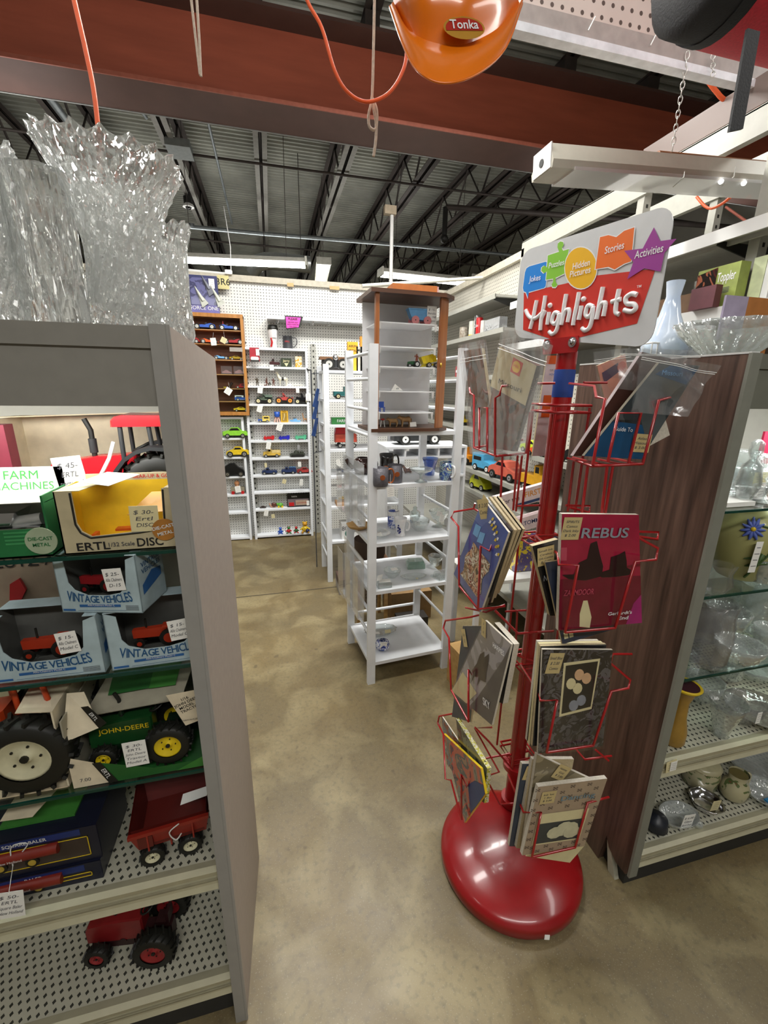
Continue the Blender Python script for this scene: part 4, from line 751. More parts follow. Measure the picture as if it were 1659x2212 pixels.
def tractor(label, loc, L_, col, dk, hub, rz=0, rr=.26, fr=.14, cab=None, name='toy_tractor', text=None, seat=True, tcol=YEL, front_gap=.1, muffler=True, fender=None):
    """hood points to -x"""
    t = thing(name, label, 'toy tractor', loc, rz); s_ = L_; zb = rr*.9*s_
    g = G(); g.prism([(-.5*s_, zb-.02*s_), (-.5*s_, zb+.15*s_), (-.47*s_, zb+.2*s_), (-.2*s_, zb+.24*s_), (.06*s_, zb+.25*s_), (.06*s_, zb-.02*s_)], -.085*s_, .085*s_, col, inset=.04); 
    for i in range(5): g.box(-.505*s_, -.5*s_, -.07*s_, .07*s_, zb+.02*s_*i+.01*s_, zb+.02*s_*i+.02*s_, dk)
    if text: 
        F = frame((-.19*s_, -.0862*s_, zb+.15*s_), (1, 0, 0), (0, 0, 1)); g.box(-.4*s_, .02*s_, -.087*s_, -.085*s_, zb+.10*s_, zb+.20*s_, col); g.text(text, frame((-.19*s_, -.0872*s_, zb+.15*s_), (1, 0, 0), (0, 0, 1)), .075*s_, tcol, .03)
    g.build('hood', t)
    g = G(); g.box(-.42*s_, .1*s_, -.06*s_, .06*s_, zb-.14*s_, zb-.02*s_, dk); g.box(-.3*s_, -.05*s_, -.075*s_, .075*s_, zb-.1*s_, zb+.02*s_, dk); g.cyl((-.15*s_, -.09*s_, zb-.03*s_), (-.15*s_, -.07*s_, zb-.03*s_), .035*s_, m=dk); g.box(.0, .33*s_, -.05*s_, .05*s_, zb-.12*s_, zb+.06*s_, dk); g.build('engine', t)
    g = G(); g.cyl((-.36*s_, 0, fr*s_*.9), (-.36*s_, 0, zb), .025*s_, m=dk); g.cyl((-.36*s_, -.16*s_, fr*s_), (-.36*s_, .16*s_, fr*s_), .02*s_, m=dk, seg=8); g.cyl((.22*s_, -.2*s_, rr*s_), (.22*s_, .2*s_, rr*s_), .03*s_, m=dk, seg=8); g.build('axle', t)
    if muffler: g = G(); g.tube([(-.22*s_, 0, zb+.2*s_), (-.22*s_, 0, zb+.42*s_), (-.25*s_, 0, zb+.5*s_)], .018*s_, BLK, 8); g.cyl((-.22*s_, 0, zb+.26*s_), (-.22*s_, 0, zb+.36*s_), .026*s_, m=dk, seg=10); g.build('exhaust', t)
    for sy in (-1, 1):
        add_wheel(t, (.22*s_, sy*.21*s_, rr*s_), rr*s_, .14*s_, hub); add_wheel(t, (-.36*s_, sy*.17*s_, fr*s_), fr*s_, .09*s_, hub, 14, .5)
        if (cab or fender) and fender is not False:
            g = G(); A = [(math.cos(a), math.sin(a)) for a in [R(20)+i*R(150)/8 for i in range(9)]]; fc = fender or col
            g.prism([(.22*s_+x*(rr+.05)*s_, rr*s_+z*(rr+.05)*s_) for x, z in A]+[(.22*s_+x*(rr+.025)*s_, rr*s_+z*(rr+.025)*s_) for x, z in A[::-1]], sy*.21*s_-.07*s_, sy*.21*s_+.07*s_, fc); g.build('fender', t)
    if cab:
        g = G(); z0, z1 = zb+.12*s_, zb+.46*s_; y_ = .15*s_
        P = [(-.0*s_, z0, .0*s_, z1), (.2*s_, z0, .18*s_, z1), (.38*s_, z0, .33*s_, z1)]
        for a in P:
            for sy in (-1, 1): g.tube([(a[0], sy*y_, a[1]), (a[2], sy*y_*.93, a[3])], .016*s_, cab[1], 6)
        for sy in (-1, 1): g.tube([(0, sy*y_, z0), (.38*s_, sy*y_, z0)], .02*s_, cab[1], 6)
        g.box(.01*s_, .37*s_, -y_, y_, z0-.12*s_, z0-.09*s_, dk); g.build('cab_frame', t)
        g = G(); g.prism([(-.06*s_, z1-.01*s_), (-.055*s_, z1+.035*s_), (-.03*s_, z1+.062*s_), (.02*s_, z1+.075*s_), (.31*s_, z1+.072*s_), (.37*s_, z1+.055*s_), (.4*s_, z1+.02*s_), (.4*s_, z1-.01*s_)], -y_*1.15, y_*1.15, cab[0], inset=.09); g.build('cab_roof', t)
    if seat:
        g = G(); g.cbox((.24*s_, 0, zb+.12*s_), (.12*s_, .12*s_, .04*s_), dk); g.cbox((.3*s_, 0, zb+.18*s_), (.03*s_, .12*s_, .14*s_), dk); g.build('seat', t)
        g = G(); c = Vector((.1*s_, 0, zb+.3*s_)); ax = Vector((-.5, 0, 1)).normalized(); u = Vector((0, 1, 0)); v = ax.cross(u); g.tube([c+(u*math.cos(a)+v*math.sin(a))*.07*s_ for a in [i*2*PI/16 for i in range(17)]], .01*s_, BLK, 6); g.cyl((.0, 0, zb+.16*s_), c, .012*s_, m=BLK, seg=6); g.build('steering_wheel', t)
    return t
CARD = mat('kraft_card', 'c8b89a', .7); CARDL = mat('carton_light', 'd8cbb0', .7); DKG = mat('dark_graphite', '2a2c2e', .5)
# shelf 1: large red and black tractor before an open carton
c = at(250, 1035, Y=.885)
TR1 = tractor('red tractor with black glazed cab on the bright top shelf', (c.x+.008, .955, ZG1+.008), .27, mat('tractor_red', 'c4202a', .25), DKG, mat('hub_grey', 'b9b9b4', .4), rz=R(3), rr=.25, fr=.17, cab=(mat('tractor_red', 'c4202a'), DKG), fender=DKG)
g = G(); price_tag(g, at(152, 1025, Y=.845), .045, .062, 0, .1, ['$ 45-', 'ERTL', 'tractor-cab'], string=tuple(at(160, 985, Y=.86))); g.build('price_tag', TR1, world=True)
g = G(); g.tube([at(245, 955, Y=.84), at(236, 990, Y=.83), at(218, 1026, Y=.82)], .003, WHT, 6); g.build('cable_tie', TR1, world=True)
t = thing('open_carton', 'open cream cardboard carton behind the red tractor', 'carton', (-.33, 1.0, ZG1))
a = at(18, 1015, Y=1.0); b = at(395, 905, Y=1.0)
g = G(); zz = at(60, 905, Y=1.0).z; g.box(a.x, b.x, 1.08, 1.085, ZG1+.001, zz, CARDL); g.box(a.x, a.x+.003, .98, 1.08, ZG1+.001, zz, CARDL); g.box(a.x, b.x, .98, 1.08, ZG1+.001, ZG1+.004, CARDL); g.build('carton_body', t, world=True)
g = G(); g.quad([(a.x, 1.0, zz+.002), (b.x, 1.0, zz+.014), (b.x+.01, 1.085, zz+.004), (a.x+.0, 1.085, zz+.0)], CARD, .002); g.build('carton_flap', t, world=True)
carton('maroon_book', (-.56, .93, ZG1+.001), (at(25, 1000, Y=.93).x, .96, at(12, 918, Y=.93).z), mat('maroon_book', '7a2838', .5), 'maroon book standing left of the open carton', 'book')
# farm machines window box at left
a = at(122, 1200, Y=.76)
t = thing('farm_toy_box', 'green and white farm machines box holding a silver spreader toy', 'boxed toy', (a.x-.09, .78, ZG1))
g = G(); x0, x1 = a.x-.2, a.x-.002; zt_ = at(110, 1085, Y=.762).z+.012; hb = at(60, 1066, Y=.845).z; zf = at(110, 1140, Y=.757).z
WBX = mat('box_white', 'd8d6cc', .5); GBX = mat('box_green', '1f6a3a', .45)
g.box(x0, x1, .755, .758, ZG1+.001, zf, GBX); g.box(x0, x1, .84, .843, ZG1+.001, hb, WBX); g.box(x0, x1, .755, .84, ZG1+.001, ZG1+.004, GBX); g.box(x1-.003, x1, .757, .84, ZG1, zt_, GBX)
g.quad([(x0, .762, zt_-.012), (x1, .762, zt_-.012), (x1, .845, hb), (x0, .845, hb)], WBX, .001)
hz = at(60, 1010, Y=.84).z; g.box(x0, x1-.002, .845, .848, hb, hz, WBX)
F = frame(((at(0, 1030, Y=.844).x+at(125, 1030, Y=.844).x)/2-.012, .8445, (hz+hb)/2+.009), (1, 0, 0), (0, 0, 1)); GT = mat('letter_green', '3f9a4a', .5)
g.text('FARM', F, .021, GT, .0, shear=.1); g.text('MACHINES', F @ Matrix.Translation((0, -.019, 0)), .019, GT, .0, shear=.1)
cc_ = at(90, 1168, Y=.754); g.cyl(cc_, cc_+Vector((0, -.002, 0)), .022, m=mat('badge_olive', '9aa88c', .5), seg=24); g.text('DIE-CAST', Fr(cc_+Vector((0, -.0025, .004))), .008, GBX, .03); g.text('METAL', Fr(cc_+Vector((0, -.0025, -.006))), .008, GBX, .03)
for i in range(4): g.box(x1-.06, x1-.01, .7545, .7547, zf-.006-.006*i, zf-.003-.006*i, mat('stripe_green', '3a8a52', .5))
g.build('box', t, world=True)
g = G(); g.cyl((x0, .78, ZG1+.036), (x1-.02, .78, ZG1+.034), .012, m=CHR); g.prism([(x0, ZG1+.05), (x1-.06, ZG1+.05), (x1-.05, zt_-.03), (x0, zt_-.03)], .775, .83, CHR); g.cyl((x1-.06, .79, ZG1+.05), (x1-.02, .79, ZG1+.055), .01, m=HUB); g.build('spreader', t, world=True)
# yellow-lined window box with small orange disc harrow
BG = mat('box_beige', 'b9ad8c', .55); YIN = mat('box_inner_yellow', 'd8b020', .5)
A = at(120, 1080, Y=.757); B = at(404, 1188, Y=.757); A2 = at(132, 1203, Y=.757)
x0 = (A.x+A2.x)/2+.002; x1 = B.x-.003; z0 = ZG1+.001; z1 = at(260, 1058, Y=.757).z
t = thing('disc_toy_box', 'beige window box with yellow inside and small orange disc toy', 'boxed toy', ((x0+x1)/2, .757, z0))
g = G(); W_ = x1-x0; H_ = z1-z0
def wbox(g, x0, x1, y0, y1, z0, z1, m, mi, op, th=.002):
    """window box: op = opening polygon (x01, z01) listed from its left top to right top, open upwards"""
    W_, H_ = x1-x0, z1-z0; pts = [(x0, z0), (x1, z0), (x1, z1)]+[(x0+a*W_, z0+b*H_) for a, b in op[::-1]]+[(x0, z1)]
    g.prism(pts, y0, y0+th, m); g.box(x0, x1, y1-th, y1, z0, z1, mi); g.box(x0, x0+th, y0, y1, z0, z1, m); g.box(x1-th, x1, y0, y1, z0, z1, m); g.box(x0, x1, y0, y1, z0, z0+th, m)
    g.box(x0+th, x0+th*1.5, y0+th, y1-th, z0, z1, mi); g.box(x1-th*1.5, x1-th, y0+th, y1-th, z0, z1, mi); g.box(x0+th, x1-th, y0+th, y1-th, z0+th, z0+th*1.5, mi)
op = [(.14, 1.0), (.14, .5), (.17, .36), (.24, .27), (.62, .31), (.84, .36), (.86, 1.0)]
wbox(g, x0, x1, .757, .84, z0, z1, BG, YIN, op)
for i in range(len(op)-1):
    a, b = op[i], op[i+1]; g.tube([(x0+(a[0]-.012 if a[0] < .5 else a[0]+.012)*W_, .7565, z0+(a[1]-.02)*H_), (x0+(b[0]-.012 if b[0] < .5 else b[0]+.012)*W_, .7565, z0+(b[1]-.02)*H_)], .0016, BLK, 6)
g.quad([(x0, .757, z1), (x0+W_*.2, .757, z1), (x0+W_*.34, .84, z1+.002), (x0+W_*.1, .84, z1+.002)], BG, .001); g.quad([(x1-W_*.12, .757, z1), (x1, .757, z1), (x1, .84, z1+.002), (x1-W_*.06, .84, z1+.002)], BG, .001)
g.box(x0+W_*.1, x1, .838, .842, z1, z1+.012, BG)
g.text('ERTL', Fr((x0+W_*.24, .7562, z0+H_*.105)), .019, INKB, .04, shear=0, width=.048); g.text('1/32 Scale', Fr((x0+W_*.47, .7562, z0+H_*.115)), .010, INK, .02); g.text('DISC', Fr((x0+W_*.71, .7562, z0+H_*.12)), .02, INKB, .04, width=.040)
bc = (x1-W_*.155, .7562, z0+H_*.32); g.cyl(bc, (bc[0], bc[1]-.0016, bc[2]), .019, m=mat('badge_orange', 'a8702c', .5), seg=24); F = frame((bc[0], .7542, bc[2]), (math.cos(.2), 0, math.sin(.2)), (0, 0, 1)); g.text('DIE-CAST', F @ Matrix.Translation((0, .005, 0)), .0082, WHT, .05); g.text('METAL', F @ Matrix.Translation((0, -.006, 0)), .0082, WHT, .05)
g.text('GEAR-UP & GO!', frame((x0+W_*.68, .8375, z1+.006), (1, 0, 0), (0, 0, 1)), .009, RED, .03)
g.build('box', t, world=True)
g = G(); ox, oz = x0+W_*.52, z0+.004
for i in range(5): g.cyl((ox+.004+i*.011, .79, oz+.013), (ox+.008+i*.011, .79, oz+.013), .013, m=ORG, seg=14)
g.box(ox-.025, ox+.05, .785, .80, oz+.022, oz+.026, ORG); g.box(ox-.06, ox-.01, .788, .793, oz+.006, oz+.01, ORG); g.box(ox-.06, ox-.054, .78, .80, oz, oz+.02, ORG); g.build('disc_harrow', t, world=True)
g = G(); g.ball((ox+.018, .785, oz+.038), .014, BLKG); g.build('wheel', t, world=True); g = G(); g.quad([(ox, .775, oz+.052), (ox+.055, .775, oz+.055), (ox+.075, .82, oz+.08), (ox+.03, .82, oz+.08)], mat('amber_insert', 'c89440', .4), .001); g.build('insert', t, world=True)
g = G(); price_tag(g, (x0+W_*.69, .7550, z0+H_*.52), .043, .044, 0, -.02, ['$ 30-', 'Ertl', 'DISC'], PAPY); g.build('price_tag', t, world=True)
g = G(); c = at(232, 1035, Y=.80); g.quad([c+Vector((-.035, -.02, .0)), c+Vector((.01, -.03, -.006)), c+Vector((.05, 0, .006)), c+Vector((-.005, .02, .008))], PAPER, .0008); solo('price_card', g, 'white card lying on top of the beige disc toy box', 'card', base=(c.x, .8, z1+.001))
# shelf 2: vintage vehicle boxes
VB = mat('box_pale_blue', 'a9bcc2', .5); VBL = mat('letter_blue', '1d4f7c', .5); VBR = mat('ribbon_blue', '2a5e9a', .5); VGR = mat('box_inside_grey', '5a5a56', .6); TRO = mat('tractor_orange_red', 'a8341c', .35)
def vv_box(label, c, w_, h_, d_, rz, tlabel, tcol, col, yo=0):
    t = thing('vintage_toy_box', label, 'boxed toy', c, rz, None)
    g = G(); op = [(.12, .93), (.14, .52), (.2, .4), (.35, .31), (.6, .31), (.76, .36), (.84, .48), (.88, .93)]; wbox(g, -w_/2, w_/2, 0, d_, 0, h_, VB, VGR, op, .0015)
    for s_ in (-1, 1):
        zt_ = h_*.93; xa = s_*w_/2; xb = s_*w_*.38; g.quad([(min(xa, xb), 0, h_), (max(xa, xb), 0, h_), (max(xa, xb), d_*.3, h_+.001), (min(xa, xb), d_*.3, h_+.001)], VB, .001)
    g.quad([(-w_/2, d_*.6, h_), (w_/2, d_*.6, h_), (w_/2, d_, h_), (-w_/2, d_, h_)], VB, .001)
    F = frame((0, -.0006, 0), (1, 0, 0), (0, 0, 1)); nm = 'VINTAGE VEHICLES'; W2 = w_*.8
    # arched title, letter by letter
    wd = [text_mesh(ch, .03)[2] if ch != ' ' else .12 for ch in nm]; tot = sum(wd)+.06*len(nm); x = -tot/2; k = W2/tot
    for ch, ww in zip(nm, wd):
        if ch != ' ':
            u = (x+ww/2)/tot*2; sc = 1.0+.55*u*u; g.text(ch, F @ Matrix.Translation(((x+ww/2)*k, h_*(.235+.06*u*u), 0)) @ Matrix.Rotation(.16*u, 4, 'Z'), h_*.17*sc, VBL, .04, width=ww*k*1.05)
        x += ww+.06
    g.add([F @ Vector(p) for p in ((-w_*.27, h_*.10, .0002), (w_*.24, h_*.11, .0002), (w_*.24, h_*.155, .0002), (-w_*.27, h_*.145, .0002))], [(0, 1, 2, 3)], VBR)
    g.text('Allis-Chalmers Model C', F @ Matrix.Translation((0, h_*.137, .0003)), h_*.045, WHT)
    g.add([F @ Vector(p) for p in ((-w_*.48, h_*.03, .0002), (-w_*.33, h_*.03, .0002), (-w_*.33, h_*.065, .0002), (-w_*.48, h_*.065, .0002))], [(0, 1, 2, 3)], VBR); g.add([F @ Vector(p) for p in ((-w_*.3, h_*.035, .0002), (w_*.3, h_*.045, .0002), (w_*.3, h_*.05, .0002), (-w_*.3, h_*.04, .0002))], [(0, 1, 2, 3)], VBL)
    for i in range(6): g.add([F @ Vector(p) for p in ((w_*.3, h_*(.05+.016*i), .0002), (w_*.46, h_*(.052+.016*i), .0002), (w_*.46, h_*(.058+.016*i), .0002), (w_*.3, h_*(.056+.016*i), .0002))], [(0, 1, 2, 3)], INK)
    F2 = frame((w_/2+.0006, d_*.5, h_*.5), (0, 1, 0), (0, 0, 1)); g.text('VINTAGE', F2 @ Matrix.Translation((0, h_*.28, 0)), h_*.12, VBL, .03, width=d_*.7); g.text('VEHICLES', F2 @ Matrix.Translation((0, h_*.17, 0)), h_*.12, VBL, .03, width=d_*.72); g.add([F2 @ Vector(p) for p in ((-d_*.38, -h_*.22, .0002), (d_*.36, -h_*.1, .0002), (d_*.36, h_*.05, .0002), (0, h_*.1, .0002), (-d_*.38, -h_*.05, .0002))], [(0, 1, 2, 3, 4)], VBR)
    g.build('box', t)
    g = G(); price_tag(g, (w_*.22, -.003, h_*.6), .032, .04 if h_ < .12 else .045, 0, .1, tlabel, PAPER); g.build('price_tag', t)
    # small tractor inside, joined as one model
    s_ = w_*.55; g = G(); T0 = Matrix.Translation((-.01+yo, d_*.45, .022))
    g.T = T0; zb = .1*s_; g.prism([(-.45*s_, zb+.1*s_), (-.46*s_, zb+.28*s_), (.1*s_, zb+.3*s_), (.3*s_, zb+.2*s_), (.3*s_, zb+.08*s_)], -.06*s_, .06*s_, col); g.box(.12*s_, .3*s_, -.08*s_, .08*s_, zb+.28*s_, zb+.34*s_, col)
    for sy in (-1, 1): g.cyl((.25*s_, sy*.14*s_-.03*s_, .19*s_), (.25*s_, sy*.14*s_+.03*s_, .19*s_), .19*s_, m=BLK); g.cyl((.25*s_, sy*.14*s_-.035*s_, .19*s_), (.25*s_, sy*.14*s_+.035*s_, .19*s_), .11*s_, m=col); g.cyl((-.33*s_, sy*.12*s_-.02*s_, .1*s_), (-.33*s_, sy*.12*s_+.02*s_, .1*s_), .1*s_, m=BLK); g.cyl((-.33*s_, sy*.12*s_-.024*s_, .1*s_), (-.33*s_, sy*.12*s_+.024*s_, .1*s_), .05*s_, m=col)
    g.cyl((-.2*s_, 0, zb+.3*s_), (-.2*s_, 0, zb+.5*s_), .02*s_, m=BLK); g.build('model_tractor', t); return t
a = at(0, 1500, Y=.76); b = at(235, 1465, Y=.76); wv = (b-a).length*1.02
vv_box('pale blue window box with toy tractor, lower left one under the stacked box', ((a.x+b.x)/2-.002, .757, ZG2+.002), wv, .112, .085, R(-2), ['$ 15-', 'Allis Chalmers', 'Model C'], None, TRO)
a2 = at(238, 1462, Y=.76)
vv_box('pale blue window box with toy tractor, lower right one beside the end panel', (a2.x+wv/2+.003, .757, ZG2+.002), wv*.95, .112, .085, R(1), ['$ 15-', 'Allis Chalmers', 'Model C'], None, TRO)
a = at(122, 1345, Y=.75); b = at(314, 1362, Y=.75); 
vv_box('pale blue window box turned and stacked upon the other two', ((a.x+b.x)/2+.002, .758, ZG2+.116), (b-a).length*1.02, .105, .085, R(-14), ['$ 25-', 'Allis Chalmers', 'D-15'], None, mat('tractor_crimson', '8a1f22', .3), yo=-.01)
carton('red_tractor_carton', (-.62, .93, ZG2+.001), (at(200, 1260, Y=.93).x, 1.05, ZG1-.025), mat('carton_print_brown', '8a7868', .6), 'printed cardboard carton with a red implement behind the pale blue window boxes', 'carton', texts=[('DEUTZ-ALLIS', .62, .78, .03, INKB, .02)], face=None)
g = G(); c = at(45, 1290, Y=.925); g.T = Matrix.Translation(c); g.prism([(-.02, -.01), (-.012, .03), (.005, .04), (.012, .015), (-.005, -.015)], -.002, .004, CRD); g.cyl((.02, -.002, -.03), (.02, .002, -.03), .022, m=BLK); g.tube([(-.02, 0, -.01), (-.02, 0, -.05)], .002, BLK, 5); g.T = Matrix(); solo('implement_picture', g, 'red implement picture on the brown carton at the left edge', 'picture')
# shelf 3: orange cab tractor and green tractor in opened cartons
c = at(68, 1665, Y=.775)
s3 = .30
t = tractor('large orange tractor with cream wheel hubs at the left edge', (c.x-.22*s3+.003, .775+.21*s3+.0, ZG3+.004), s3, mat('tractor_orange', 'b8401c', .3), DKG, mat('hub_cream', 'c9c4a4', .45), rr=.265, fr=.14, cab=(mat('cab_red_brown', '9a2c1c', .35), mat('tractor_orange', 'b8401c')), seat=False, muffler=False, fender=False)
t = thing('open_tractor_carton', 'torn open cream carton around the orange tractor', 'carton', (-.44, .9, ZG3))
g = G(); px1 = at(158, 1715, Y=.77).x; g.box(px1-.26, px1, .765, 1.0, ZG3+.0005, ZG3+.003, CARD); g.box(px1-.003, px1, .765, 1.0, ZG3+.001, ZG3+.17, CARDL); g.box(px1-.26, px1, .997, 1.0, ZG3, ZG3+.17, CARD); g.build('carton_body', t, world=True)
zt_ = ZG3+.17; g = G(); g.quad([(px1-.055, .765, zt_+.008), (px1, .765, zt_), (px1, .9, zt_+.004), (px1-.06, .9, zt_+.03)], CARDL, .0015); g.build('carton_flap', t, world=True)
# green tractor carton: back, sides, printed bottom flap and side flaps
GC = mat('carton_green', '1f5a24', .5); GL = mat('carton_leaf_green', '3a7a30', .5); CI = mat('carton_inside', 'a09a88', .7)
x0 = at(165, 1720, Y=.76).x; x1 = at(455, 1675, Y=.76).x
t = thing('green_tractor_carton', 'opened green and cream tractor carton holding the green tractor', 'carton', ((x0+x1)/2, .76, ZG3))
g = G(); z0 = ZG3+.001; h_ = .15
g.box(x0, x1, .96, .963, z0, z0+h_, CI); g.box(x0, x0+.003, .76, .96, z0, z0+h_, CI); g.box(x1-.003, x1, .76, .96, z0, z0+h_, GC); g.box(x0, x1, .76, .96, z0-.0005, z0+.002, GC)
fz = z0+.052; g.add([(x0, .758, z0), (x0+.07, .758, z0), (x0+.04, .758, fz), (x0, .758, fz+.02)], [(0, 1, 2, 3)], CARDL); g.add([(x0+.07, .757, z0), (x1, .757, z0), (x1, .757, z0+.016), (x0+.14, .757, z0+.016), (x0+.045, .757, fz)], [(0, 1, 2, 3, 4)], GC); g.add([(x1-.06, .7565, z0), (x1, .7565, z0), (x1, .7565, z0+.028)], [(0, 1, 2)], GL)
g.add([(x0+.060, .7562, z0), (x0+.076, .7562, z0), (x0+.052, .7562, fz), (x0+.038, .7562, fz)], [(0, 1, 2, 3)], BLK); g.text('ERTL', frame((x0+.058, .7558, z0+.024), (-.35, 0, 1), (-1, 0, -.35)) @ Matrix.Rotation(PI, 4, 'Z'), .011, WHT, .03); g.text('7.00', Fr((x0+.022, .7575, z0+.016)), .011, INK); g.build('carton_body', t, world=True)
g = G(); zt_ = z0+h_; g.quad([(x0+.02, .80, zt_-.028), (x1-.045, .80, zt_-.02), (x1-.02, .96, zt_+.03), (x0+.06, .96, zt_+.03)], CI, .002); g.quad([(x0+.055, .83, zt_-.008), (x0+.13, .83, zt_-.004), (x0+.14, .955, zt_+.035), (x0+.05, .955, zt_+.035)], GC, -.001); g.quad([(x0+.13, .828, zt_-.004), (x1-.06, .828, zt_-.004), (x1-.05, .955, zt_+.036), (x0+.13, .955, zt_+.036)], GL, -.001)
g.build('top_flap', t, world=True)
g = G(); g.add([(x1-.062, .765, zt_+.02), (x1+.0, .765, zt_+.024), (x1, .765, zt_-.045), (x1-.035, .765, zt_-.055)], [(0, 3, 2, 1)], CARDL); F = frame((x1-.028, .7645, zt_+.002), (math.cos(.35), 0, math.sin(.35)), (0, 0, 1))
for i, s_ in enumerate(('1/16', 'JOHN DEERE', 'MODEL A', 'TRACTOR')): g.text(s_, F @ Matrix.Translation((0, .006-i*.0085, 0)), .0085, INKB, .03)
g.text('FARM-N-FLEET', Fr((x1-.024, .7642, zt_-.042)), .005, INK); g.build('right_flap', t, world=True)
g = G(); g.quad([(x0-.004, .765, z0+.1), (x0+.06, .765, zt_-.028), (x0+.03, .80, zt_+.028), (x0+.002, .80, zt_+.03)], CARDL, .001); g.add([(x0+.036, .764, zt_+.022), (x0+.048, .764, zt_+.022), (x0+.072, .764, zt_-.02), (x0+.058, .764, zt_-.03)], [(0, 3, 2, 1)], BLK); g.text('ERTL', frame((x0+.053, .7635, zt_-.002), (.45, 0, -1), (1, 0, .45)), .009, WHT, .03); g.build('left_flap', t, world=True)
c = at(372, 1648, Y=.775); sj = .205; JDG = mat('tractor_green', '17421f', .3)
t = tractor('dark green tractor with yellow wheels in the opened carton', (c.x-.22*sj, .775+.21*sj, ZG3+.012), sj, JDG, mat('green_black', '0f2616', .4), mat('hub_yellow', 'd8bc1c', .35), rr=.215, fr=.125, text='JOHN-DEERE', fender=None)
g = G(); price_tag(g, at(293, 1628, Y=.750), .040, .056, 0, .02, ['$ 30-', 'ERTL', 'John Deere', 'Tractor', 'Model A']); g.build('price_tag', t, world=True)
# shelf 4: baler boxes and red wagon
BB = mat('box_black_blue', '15182a', .35); a = at(238, 1935, Y=.80)
def wdw(label, x0, x1, y0, y1, z0, z1, txt):
    t = thing('baler_toy_box', label, 'boxed toy', ((x0+x1)/2, y0, z0)); W_ = x1-x0; H_ = z1-z0
    g = G(); g.box(x0, x1, y0+.002, y1, z0, z1, BB); g.add([(x0, y0, z0), (x1, y0, z0), (x1, y0, z1), (x0, y0, z1)], [(0, 1, 2, 3)], BB); g.box(x0+.01, x1-.03, y0-.0006, y0, z1-.018, z1-.003, mat('stripe_navy', '1c2f6a', .4)); g.text(txt, Fr((x1-W_*.42, y0-.0012, z1-.0105)), .011, WHT, .03)
    g.box(x0, x1-.02, y0-.0008, y0-.0002, z0+.016, z1-.024, mat('window_brown', '3a302c', .15)); 
    for b in ((x0, x1-.018, z1-.025, z1-.0235), (x1-.0195, x1-.018, z0+.0145, z1-.0235), (x0, x1-.018, z0+.0145, z0+.016)): g.box(b[0], b[1], y0-.0014, y0-.0006, b[2], b[3], YEL)
    g.build('box', t, world=True)
    g = G(); g.cyl((x0+.02, y0-.003, z0+H_*.56), (x1-.07, y0-.003, z0+H_*.62), .011, m=mat('baler_red', '7a2418', .4)); g.text('New Holland', Fr((x1-W_*.5, y0-.0145, z0+H_*.6)), .008, WHT)
    for x in (x1-W_*.4, x1-W_*.58, x1-W_*.9): g.cyl((x, y0-.004, z0+H_*.33), (x, y0-.001, z0+H_*.33), .012, m=BLK, seg=14); g.cyl((x, y0-.005, z0+H_*.33), (x, y0-.001, z0+H_*.33), .007, m=mat('hub_mustard', 'b89c3c', .5), seg=14)
    g.build('baler', t, world=True); return t
xb = at(236, 1900, Y=.795).x; zb1 = at(215, 1775, Y=.795).z
t1 = wdw('black window box with red square baler, upper of two', xb-.3, xb, .79, .95, ZM1+.052, zb1, 'SQUARE BALER')
wdw('black window box with yellow line, under the upper baler box', xb-.29, xb-.004, .785, .95, ZM1+.001, ZM1+.05, 'BALER')
g = G(); p = at(22, 1955, Y=.728); price_tag(g, p, .045, .065, 0, -.12, ['$ 50-', 'ERTL', 'Square Baler', 'New Holland'], string=tuple(at(28, 1870, Y=.78))); g.tube([at(28, 1870, Y=.78), at(24, 1830, Y=.785), at(60, 1822, Y=.785), at(40, 1850, Y=.785)], .0012, WHT, 5, smooth_n=4); g.build('price_tag', t1, world=True)
g = G(); a = at(0, 1775, Y=.80); b = at(70, 1765, Y=.80); g.quad([a, b, b+Vector((.02, .06, .0)), a+Vector((0, .06, 0))], CARDL, .001); g.box(a.x-.02, b.x+.06, .82, .94, zb1+.001, zb1+.006, GL); solo('flat_carton', g, 'flattened green and white carton lying on the baler boxes', 'carton')
WR = mat('wagon_red', '8a2318', .4); c = at(380, 1815, Y=.83)
t = thing('toy_wagon', 'red barge wagon toy leaning on the metal shelf', 'toy wagon', (c.x, .84, ZM1+.001), R(6))
A0 = at(292, 1800, Y=.80); B0 = at(455, 1745, Y=.80); wl = (B0-A0).length; g = G(); zl = .05; zu = zl+.052
fr_ = [(-wl*.42, -.045, zl), (wl*.44, -.045, zl+.0), (wl*.5, -.055, zu), (-wl*.5, -.055, zu)]; bk = [(x, .12-y*.0, z+.0) for x, y, z in fr_]; bk = [(fr_[0][0], .075, zl), (fr_[1][0], .075, zl), (fr_[2][0], .11, zu+.02), (fr_[3][0], .11, zu+.02)]
g.add(fr_+bk, [(0, 1, 2, 3), (7, 6, 5, 4), (0, 4, 5, 1), (1, 5, 6, 2), (3, 7, 4, 0)], WR); q = [(x*.95, -.047 if y < 0 else y-.006, z+.004) for x, y, z in fr_+bk]; g.add(q, [(3, 2, 1, 0), (4, 5, 6, 7), (1, 5, 4, 0), (2, 6, 5, 1), (0, 4, 7, 3)], mat('wagon_inside', '5a1610', .5))
for x in (-.28, .0, .28): g.cbox((x*wl, -.054, (zl+zu)/2), (.003, .006, .05), WR)
g.box(-wl*.5, wl*.5, -.06, -.052, zu-.006, zu+.002, WR); g.box(-wl*.4, -wl*.22, -.0555, -.049, zl+.01, zu-.012, mat('wagon_inside', '5a1610')); g.build('hopper', t)
g = G(); g.box(-wl*.4, wl*.4, -.02, .05, zl-.02, zl, WR); g.build('chassis', t)
